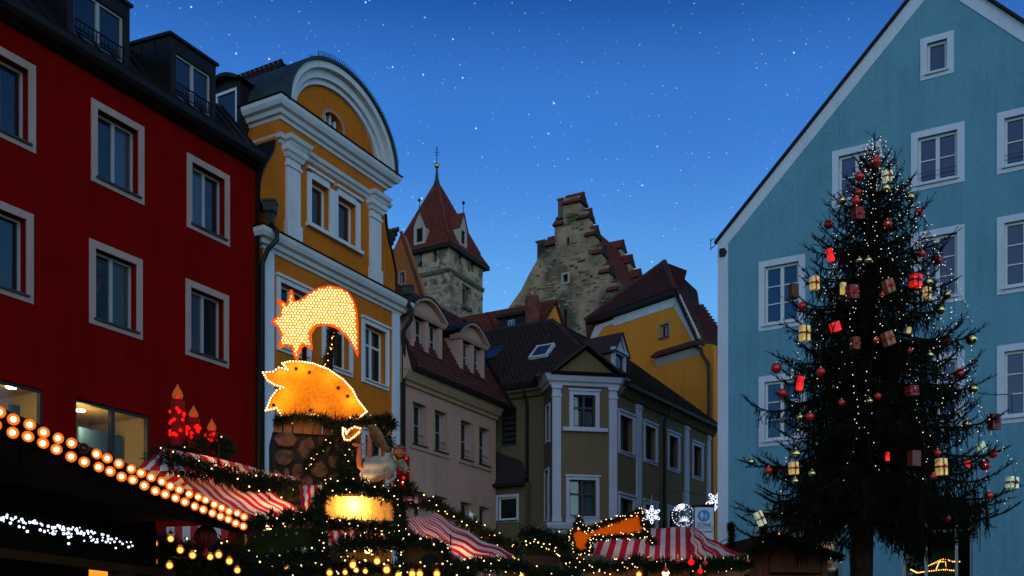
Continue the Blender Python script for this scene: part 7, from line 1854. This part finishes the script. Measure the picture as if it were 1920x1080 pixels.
def branch(p, az, L, up, droop, tipup, w=1.0):
    """one bough: sags, then the tip turns up; side twigs, the inner ones hanging"""
    n = max(4, int(L / .16)); pts = [p.copy()]; q = p.copy()
    for i in range(n):
        t = (i + .5) / n
        sl = up - droop * math.sin(PI * min(1, t * 1.15)) + tipup * max(0, t - .62) ** 1.3 * 3
        az2 = az + .12 * math.sin(3 * t + L * 7)
        q = q + Vector((math.cos(az2), math.sin(az2), sl)).normalized() * (L / n); pts.append(q.copy())
    wood.tube(pts, [max(.006, .035 * w * (L / 2.2) * (1 - i / (n + .3)) + .005) for i in range(n + 1)], 5, cap=False)
    for i in range(n):
        segs.append((pts[i], pts[i + 1], .040 if i < n - 1 else .030, 1.3))
    tip = (pts[-1] - pts[-2]).normalized()
    segs.append((pts[-1], pts[-1] + tip * rt.uniform(.10, .2), .02, 1.0))
    m = int(L / .055)
    for j in range(m):
        t = (j + rt.random()) / m
        if t < .12: continue
        f = t * n; i = min(int(f), n - 1); c = pts[i].lerp(pts[i + 1], f - i); d = (pts[i + 1] - pts[i]).normalized()
        side = 1 if j % 2 else -1; sv = d.cross(Vector((0, 0, 1))).normalized() * side
        l = rt.uniform(.55, 1.1) * min(.62, .16 + .42 * (1 - t) * L / 2.0) * (1.0 if t > .3 else .8)
        hang = rt.uniform(.15, .75) if t < .8 else rt.uniform(-.25, .2)
        v = (d * rt.uniform(.45, .9) + sv * rt.uniform(.5, 1.0) - Vector((0, 0, hang))).normalized()
        e = c + v * l * .5; e2 = e + (v * .55 - Vector((0, 0, rt.uniform(.1, .8) if t < .8 else -.15))).normalized() * l * .5
        segs.append((c, e, .030, 1.1)); segs.append((e, e2, .026, 1.1))
        if l > .2:
            for k in range(int(l / .07)):
                u = rt.uniform(.2, 1); g = c.lerp(e, u * 2) if u < .5 else e.lerp(e2, u * 2 - 1)
                ll = l * rt.uniform(.25, .5); sv2 = (v * .6 + sv * rt.uniform(-1, 1) + d * rt.uniform(-.6, .8) - Vector((0, 0, rt.uniform(.2, 1.5) if t < .85 else 0))).normalized()
                segs.append((g, g + sv2 * ll, .022, 1.0))
        if t < .85 and rt.random() < .6 and L > .6:   # pendulous curtains of twigs
            hl = rt.uniform(.15, .5) * min(1, L / 1.6); g = c + Vector((rt.uniform(-.05, .05), rt.uniform(-.05, .05), 0))
            g2 = g + Vector((rt.uniform(-.06, .06), rt.uniform(-.06, .06), -hl)); segs.append((g, g2, .030, 1.2)); g3 = g.lerp(g2, rt.uniform(.1, .5)); segs.append((g3, g3 + Vector((rt.uniform(-.1, .1), rt.uniform(-.1, .1), -hl * rt.uniform(.4, .9))), .024, 1.1))
z = 4.05
wi = 0
while z < TOPZ - .55:
    r0 = trad(z); nb = 9 if r0 > 1.4 else (8 if r0 > .7 else 6)
    a0 = rt.uniform(0, 2 * PI)
    for i in range(nb):
        az = a0 + 2 * PI * i / nb + rt.uniform(-.25, .25)
        L = r0 * rt.choice((rt.uniform(.62, .85), rt.uniform(.8, 1.0), rt.uniform(.9, 1.08)))
        if rt.random() < .12: L *= 1.13
        up = np.interp(z, [3.5, 6, 8, 9.5, 10.5], [-.12, -.02, .22, .6, 1.1]); dr = np.interp(z, [3.5, 6, 8, 10], [.38, .38, .2, .0])
        branch(axis(z + rt.uniform(-.12, .12)), az, L, up, dr, np.interp(z, [3.5, 8, 10.5], [.9, 1.3, .5]))
    z += .19 if r0 > 1.2 else (.18 if r0 > .6 else .17); wi += 1
# boughs the photograph shows clearly against the blue wall
for (u, v, y0) in ((1398, 835, 860), (1388, 925, 935), (1838, 592, 668), (1842, 690, 752), (1876, 748, 822), (1912, 880, 930), (1783, 425, 505), (1452, 650, 690), (1560, 362, 420), (1712, 322, 380), (1880, 815, 850), (1515, 450, 500), (1484, 545, 590), (1895, 905, 930), (1470, 590, 640), (1795, 500, 560)):
    e = at(u, v, TY + rt.uniform(-.4, .25)); zs = CAMZ + (HOR - y0) / FOC * TY + .1; p = axis(zs); h = Vector((e.x - p.x, e.y - p.y, 0)); L = math.hypot(h.length, (e.z - zs) * .8) * 1.02
    sl = (e.z - zs) / h.length
    branch(p, math.atan2(h.y, h.x), L, sl - .12, .12, .55 if sl > -.2 else .4, 1.2)
# leader
for i in range(10):
    a = axis(TOPZ - .7 + i * .06); az = i * 2.4
    segs.append((a, a + Vector((math.cos(az) * .16, math.sin(az) * .16, .17)), .02, 1.2))
for k in range(6): segs.append((axis(TOPZ - .65 + k * .1), axis(TOPZ - .55 + k * .1), .034 - .003 * k, 1.5))
segs.append((axis(TOPZ - .1), axis(TOPZ + .02), .012, 1.0))
wood.build('bough', 'bark', tree, kind='stuff')
# hanging skirt of twigs under the lowest boughs
for i in range(230):
    az = rt.uniform(-1.5, .9); r = trad(3.9) * math.sqrt(rt.uniform(.02, .8)); c = axis(4.0) + Vector((math.cos(az) * r, math.sin(az) * r, rt.uniform(-.1, .4)))
    l = rt.uniform(.25, .75); e = c + Vector((rt.uniform(-.08, .08), rt.uniform(-.08, .08), -l)); segs.append((c, e, .03, 1.1))
P0 = np.array([tuple(s[0]) for s in segs]); P1 = np.array([tuple(s[1]) for s in segs]); RR = np.array([s[2] for s in segs]); DD = np.array([s[3] for s in segs])
ax = P1 - P0; ln = np.linalg.norm(ax, axis=1, keepdims=True); ax = ax / np.maximum(ln, 1e-6)
ref = np.where(np.abs(ax[:, 2:3]) < .9, np.array([[0, 0, 1.0]]), np.array([[1.0, 0, 0]]))
ua = np.cross(ax, ref); ua /= np.linalg.norm(ua, axis=1, keepdims=True); ub = np.cross(ax, ua)
# needles: slim triangles standing off each twig
cnt = np.maximum(5, (ln[:, 0] / .0105 * DD)).astype(int)
idx = np.repeat(np.arange(len(segs)), cnt); n = len(idx)
t = RNG.random(n)[:, None]; th = RNG.random(n) * 2 * PI
rad = ua[idx] * np.cos(th)[:, None] + ub[idx] * np.sin(th)[:, None]
c = P0[idx] + (P1[idx] - P0[idx]) * t
dirn = rad * .8 + ax[idx] * RNG.uniform(.3, .9, n)[:, None]; dirn /= np.linalg.norm(dirn, axis=1, keepdims=True)
L_ = (RR[idx] * RNG.uniform(.9, 1.7, n))[:, None]
sidev = np.cross(dirn, rad + .01); sidev /= np.maximum(np.linalg.norm(sidev, axis=1, keepdims=True), 1e-6)
w = .0062 * RNG.uniform(.8, 1.5, n)[:, None]
V = np.empty((n, 3, 3)); V[:, 0] = c - sidev * w; V[:, 1] = c + sidev * w; V[:, 2] = c + dirn * L_
F = np.arange(n * 3).reshape(n, 3)
# twig cores
m = len(segs); r_ = (RR * .30)[:, None]
ring = [ua * math.cos(2 * PI * k / 3) + ub * math.sin(2 * PI * k / 3) for k in range(3)]
CV = np.empty((m, 6, 3))
for k in range(3): CV[:, k] = P0 + ring[k] * r_; CV[:, 3 + k] = P1 + ring[k] * r_ * .6
CF = []
for k in range(3):
    k2 = (k + 1) % 3; CF += [[k, k2, 3 + k2], [k, 3 + k2, 3 + k]]
CF = (np.array(CF)[None] + (np.arange(m) * 6)[:, None, None]).reshape(-1, 3)
np_mesh('crown', np.concatenate([V.reshape(-1, 3), CV.reshape(-1, 3)]), np.concatenate([F, CF + n * 3]), 'needles', tree, kind='stuff')

# ------------------------------------------------------------------ what hangs on it
def tsurf(u, v, k=.86):
    """point on the visible side of the crown under that pixel of the photo"""
    p = at(u, v, TY); a = axis(p.z); r = trad(p.z) * k; dx = p.x - a.x
    Y = TY - (math.sqrt(r * r - dx * dx) if abs(dx) < r else 0.0) - .06
    return at(u, v, Y)
bm_ = {}
def bauble(u, v, r, col, label):
    p = tsurf(u, v); s = (p.y) / FOC * r
    t_ = thing('bauble', label, 'bauble', p, 'baubles on the fir tree')
    if 'ball' not in bm_:
        mb = MB(); mb.ball((0, 0, 0), 1.0, 20, 14); me = mb.build('ball', 'bauble_red', None, smooth=True); bm_['ball'] = me.data; bpy.data.objects.remove(me)
        mb = MB(); mb.lathe((0, 0, .97), [(.2, 0), (.2, .2), (.06, .22), (.06, .34)], 10); me = mb.build('cap', 'gold', None); bm_['cap'] = me.data; bpy.data.objects.remove(me)
    key = 'ball' + col
    if key not in bm_:
        d = bm_['ball'].copy(); d.materials.clear(); d.materials.append(MATS[col]); bm_[key] = d
    o = bpy.data.objects.new('ball', bm_[key]); COL.objects.link(o); o.parent = t_; o.scale = (s, s, s)
    o = bpy.data.objects.new('cap', bm_['cap']); COL.objects.link(o); o.parent = t_; o.scale = (s, s, s)
RB = [(1642, 304, 10, 'large red bauble at the very top of the fir'), (1611, 331, 8.5, 'red bauble left of the white parcel near the treetop'), (1605, 377, 8, 'red bauble just above the dull red parcel in the upper crown'),
      (1609, 360, 6, 'small red bauble second below the treetop on the left'), (1553, 421, 8.5, 'red bauble on the left outline beside the uppermost blue wall'), (1722, 398, 8, 'red bauble on the right outline of the upper crown'),
      (1664, 420, 8.5, 'red bauble in the middle of the upper crown'), (1728, 476, 7.5, 'red bauble in front of the third row window, at its left side'), (1758, 488, 8.5, 'red bauble on the tip of the bough crossing the third row window'),
      (1505, 574, 8, 'red bauble at the tip just below the gold and red parcel on the left outline'), (1654, 553, 5, 'tiny red bauble touching the tilted tan parcel in the centre'), (1643, 638, 6, 'small red bauble in the middle, left of the lower tan parcel'),
      (1772, 638, 10, 'large red bauble on the right outline left of the big gold one'), (1455.5, 690, 10, 'red bauble hanging free at the far left in front of the blue wall'), (1539, 697, 8, 'dull red bauble right of the bright red upright parcel'),
      (1799, 701, 10, 'dark red bauble on the right outline left of the guy wire'), (1467, 737, 8.5, 'red bauble at the left outline, lower of the two by the fourth row window'), (1706, 658, 5, 'tiny red bauble below the small gold parcel'),
      (1646, 743, 6.5, 'red bauble in the middle beside two small gold ones'), (1578, 755, 6.5, 'red bauble in the lower middle left of the gold pair'), (1846.6, 872, 10.5, 'large bright red bauble at the right between two red parcels'),
      (1862, 851, 8.5, 'red bauble on the right under the tilted pale parcel'), (1853.5, 929, 8, 'dark red bauble hanging from the lowest right bough'), (1750, 893, 6, 'small red bauble left of the striped gold parcel'),
      (1774.5, 972, 8, 'dull red bauble low down over the shop window'), (1441, 882, 7, 'dark red bauble on the lower left bough'), (1518.6, 781, 8, 'dark red bauble right of the fourth row window'), (1758, 849, 6.5, 'dark red bauble above the striped gold parcel')]
for u, v, r, l in RB: bauble(u, v, r, 'bauble_red', l)
GB = [(1660.6, 353, 9, 'gold bauble under the white parcel near the treetop'), (1706, 370, 9.5, 'gold bauble on the right outline of the upper crown'), (1579, 376, 8, 'gold bauble at the left of the upper crown before the second row window'),
      (1628, 488, 7, 'gold bauble in the centre, right one of the pair'), (1611, 488, 6, 'gold bauble in the centre, left one of the pair'), (1741, 529, 8, 'gold bauble above the gold parcel on the right'), (1776, 553, 8, 'pale gold bauble hanging before the lower edge of the third row window'),
      (1763.5, 581, 8.5, 'gold bauble on the right outline under the third row window'), (1821, 636, 11, 'big gold bauble on the right bough tip against blue wall'), (1743, 666, 7.5, 'gold bauble in the right half at mid height'), (1824, 729, 9.5, 'gold bauble where the guy wire meets the fir'),
      (1630.6, 752, 6, 'small gold bauble in the lower middle beside a red one'), (1813, 796, 9.5, 'gold bauble on the right bough under the guy wire'), (1492, 851, 9.5, 'silvery gold bauble just above the gold parcel at lower left'), (1491, 902, 7, 'gold bauble just below the gold parcel at lower left'),
      (1522.6, 888, 7, 'dim gold bauble right of the gold parcel at lower left'), (1500, 782.6, 7, 'gold bauble at the lower right corner of the fourth row window'), (1408.5, 866, 7, 'tarnished bauble on the outermost left bough')]
for u, v, r, l in GB: bauble(u, v, r, 'bauble_gold', l)
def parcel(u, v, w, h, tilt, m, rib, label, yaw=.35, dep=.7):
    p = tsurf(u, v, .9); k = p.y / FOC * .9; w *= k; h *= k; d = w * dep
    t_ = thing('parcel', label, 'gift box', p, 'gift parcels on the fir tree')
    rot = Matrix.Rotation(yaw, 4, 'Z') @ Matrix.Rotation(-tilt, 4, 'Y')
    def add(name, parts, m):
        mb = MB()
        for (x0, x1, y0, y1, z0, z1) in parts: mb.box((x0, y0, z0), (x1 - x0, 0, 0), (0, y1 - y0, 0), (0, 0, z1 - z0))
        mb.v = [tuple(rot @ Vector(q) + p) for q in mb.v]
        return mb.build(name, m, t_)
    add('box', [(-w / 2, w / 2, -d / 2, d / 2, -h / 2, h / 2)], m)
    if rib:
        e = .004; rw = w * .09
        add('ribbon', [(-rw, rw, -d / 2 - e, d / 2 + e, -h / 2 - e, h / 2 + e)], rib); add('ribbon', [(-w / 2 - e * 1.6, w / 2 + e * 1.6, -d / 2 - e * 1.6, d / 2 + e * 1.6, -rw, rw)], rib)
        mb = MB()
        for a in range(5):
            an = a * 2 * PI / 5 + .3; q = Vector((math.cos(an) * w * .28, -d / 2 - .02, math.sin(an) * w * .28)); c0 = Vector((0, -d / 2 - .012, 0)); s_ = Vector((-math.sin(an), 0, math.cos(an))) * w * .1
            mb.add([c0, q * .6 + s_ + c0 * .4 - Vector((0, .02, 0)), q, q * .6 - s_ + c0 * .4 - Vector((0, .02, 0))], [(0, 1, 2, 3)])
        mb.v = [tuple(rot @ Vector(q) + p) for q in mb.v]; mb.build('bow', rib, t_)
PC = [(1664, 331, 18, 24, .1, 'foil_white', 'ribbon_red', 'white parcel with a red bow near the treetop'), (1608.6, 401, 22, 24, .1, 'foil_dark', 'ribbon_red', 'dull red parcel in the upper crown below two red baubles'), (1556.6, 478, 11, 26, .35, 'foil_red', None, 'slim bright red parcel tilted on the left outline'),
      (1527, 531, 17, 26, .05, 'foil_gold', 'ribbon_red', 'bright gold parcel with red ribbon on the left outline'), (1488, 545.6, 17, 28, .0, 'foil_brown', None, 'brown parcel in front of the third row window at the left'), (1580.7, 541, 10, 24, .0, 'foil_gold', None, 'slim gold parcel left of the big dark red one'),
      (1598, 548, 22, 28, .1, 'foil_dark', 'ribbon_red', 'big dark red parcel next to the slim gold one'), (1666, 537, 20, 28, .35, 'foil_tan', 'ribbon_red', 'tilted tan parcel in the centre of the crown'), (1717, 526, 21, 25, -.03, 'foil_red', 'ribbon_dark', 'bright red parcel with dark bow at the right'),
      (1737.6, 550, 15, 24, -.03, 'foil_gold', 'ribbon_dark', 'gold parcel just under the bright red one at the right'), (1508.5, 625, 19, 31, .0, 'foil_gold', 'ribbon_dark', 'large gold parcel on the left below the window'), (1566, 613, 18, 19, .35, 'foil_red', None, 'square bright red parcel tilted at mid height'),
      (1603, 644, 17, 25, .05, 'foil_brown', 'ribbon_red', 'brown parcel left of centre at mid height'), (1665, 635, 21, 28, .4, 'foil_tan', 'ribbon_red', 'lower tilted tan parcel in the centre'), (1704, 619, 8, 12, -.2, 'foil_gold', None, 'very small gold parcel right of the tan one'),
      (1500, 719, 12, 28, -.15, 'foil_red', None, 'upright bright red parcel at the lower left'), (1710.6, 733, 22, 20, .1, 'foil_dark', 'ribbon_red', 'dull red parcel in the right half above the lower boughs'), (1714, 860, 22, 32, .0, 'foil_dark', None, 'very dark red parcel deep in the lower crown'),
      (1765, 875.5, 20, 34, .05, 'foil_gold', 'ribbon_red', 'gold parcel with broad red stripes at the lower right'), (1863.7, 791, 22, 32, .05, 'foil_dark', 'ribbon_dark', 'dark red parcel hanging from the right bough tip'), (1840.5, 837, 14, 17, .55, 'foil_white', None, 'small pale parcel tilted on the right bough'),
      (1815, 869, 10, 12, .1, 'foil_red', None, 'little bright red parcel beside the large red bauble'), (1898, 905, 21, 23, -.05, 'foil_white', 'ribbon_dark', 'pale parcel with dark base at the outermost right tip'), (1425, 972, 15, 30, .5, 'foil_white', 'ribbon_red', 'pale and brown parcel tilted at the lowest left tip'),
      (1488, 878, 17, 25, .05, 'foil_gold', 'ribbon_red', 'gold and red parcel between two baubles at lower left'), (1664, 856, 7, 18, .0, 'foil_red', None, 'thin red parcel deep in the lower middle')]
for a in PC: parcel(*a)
# light strings hanging down over the crown
nS = 12
SLAB = ['leftmost of the tiny white light strings hanging down the fir', 'white light string second from the left on the fir, past the brown parcel', 'white light string third from the left on the fir', 'white light string left of the central pair on the fir', 'white light string running down just left of the trunk', 'white light string straight down the middle of the fir', 'white light string running down just right of the trunk', 'white light string right of the central ones, past the gold parcels', 'white light string ending above the shop window', 'white light string third from the right on the fir', 'white light string second from the right on the fir', 'rightmost of the tiny white light strings hanging down the fir']
for i in range(nS):
    th = PI * (1.17 + .66 * (i + .5) / nS) + rt.uniform(-.06, .06)
    z0 = TOPZ - .25 - rt.random() * .4; z1 = rt.uniform(3.7, 6.6) if i % 3 else rt.uniform(3.5, 4.3)
    t_ = thing('light_string', SLAB[i], 'light string', axis(z0), 'white light strings on the fir')
    mb = MB(); pts = []; z = z0; ph = rt.random() * 6
    while z > z1:
        k = .93 + .05 * math.sin(z * 2.2 + ph); r = trad(z) * k + .03; a = axis(z); th2 = th + .05 * math.sin(z * 1.7 + ph)
        p = Vector((a.x + r * math.cos(th2), a.y + r * math.sin(th2), z)); pts.append(p)
        if rt.random() < .62: mb.ball(p + Vector((rt.uniform(-.07, .07), rt.uniform(-.1, .06), 0)), rt.uniform(.004, .0085), 5, 4)
        z -= rt.uniform(.06, .13)
    w_ = MB(); w_.tube(pts, .003, 3); w_.build('wire', 'iron', t_); mb.build('bulbs', 'bulb_white', t_, kind='stuff')
t_ = thing('light_string', 'dense knot of tiny white lights wound round the treetop', 'light string', axis(TOPZ - .3)); mb = MB(); w_ = MB(); pts = []
for i in range(34):
    z = TOPZ - .12 - i * .03; r = .05 + .05 * rt.random() + (TOPZ - z) * .17; a = axis(z); p = Vector((a.x + r * math.cos(i * 1.3), a.y + r * math.sin(i * 1.3), z)); pts.append(p); mb.ball(p, rt.uniform(.006, .010), 5, 4)
w_.tube(pts, .003, 3); w_.build('wire', 'iron', t_); mb.build('bulbs', 'bulb_white', t_, kind='stuff')
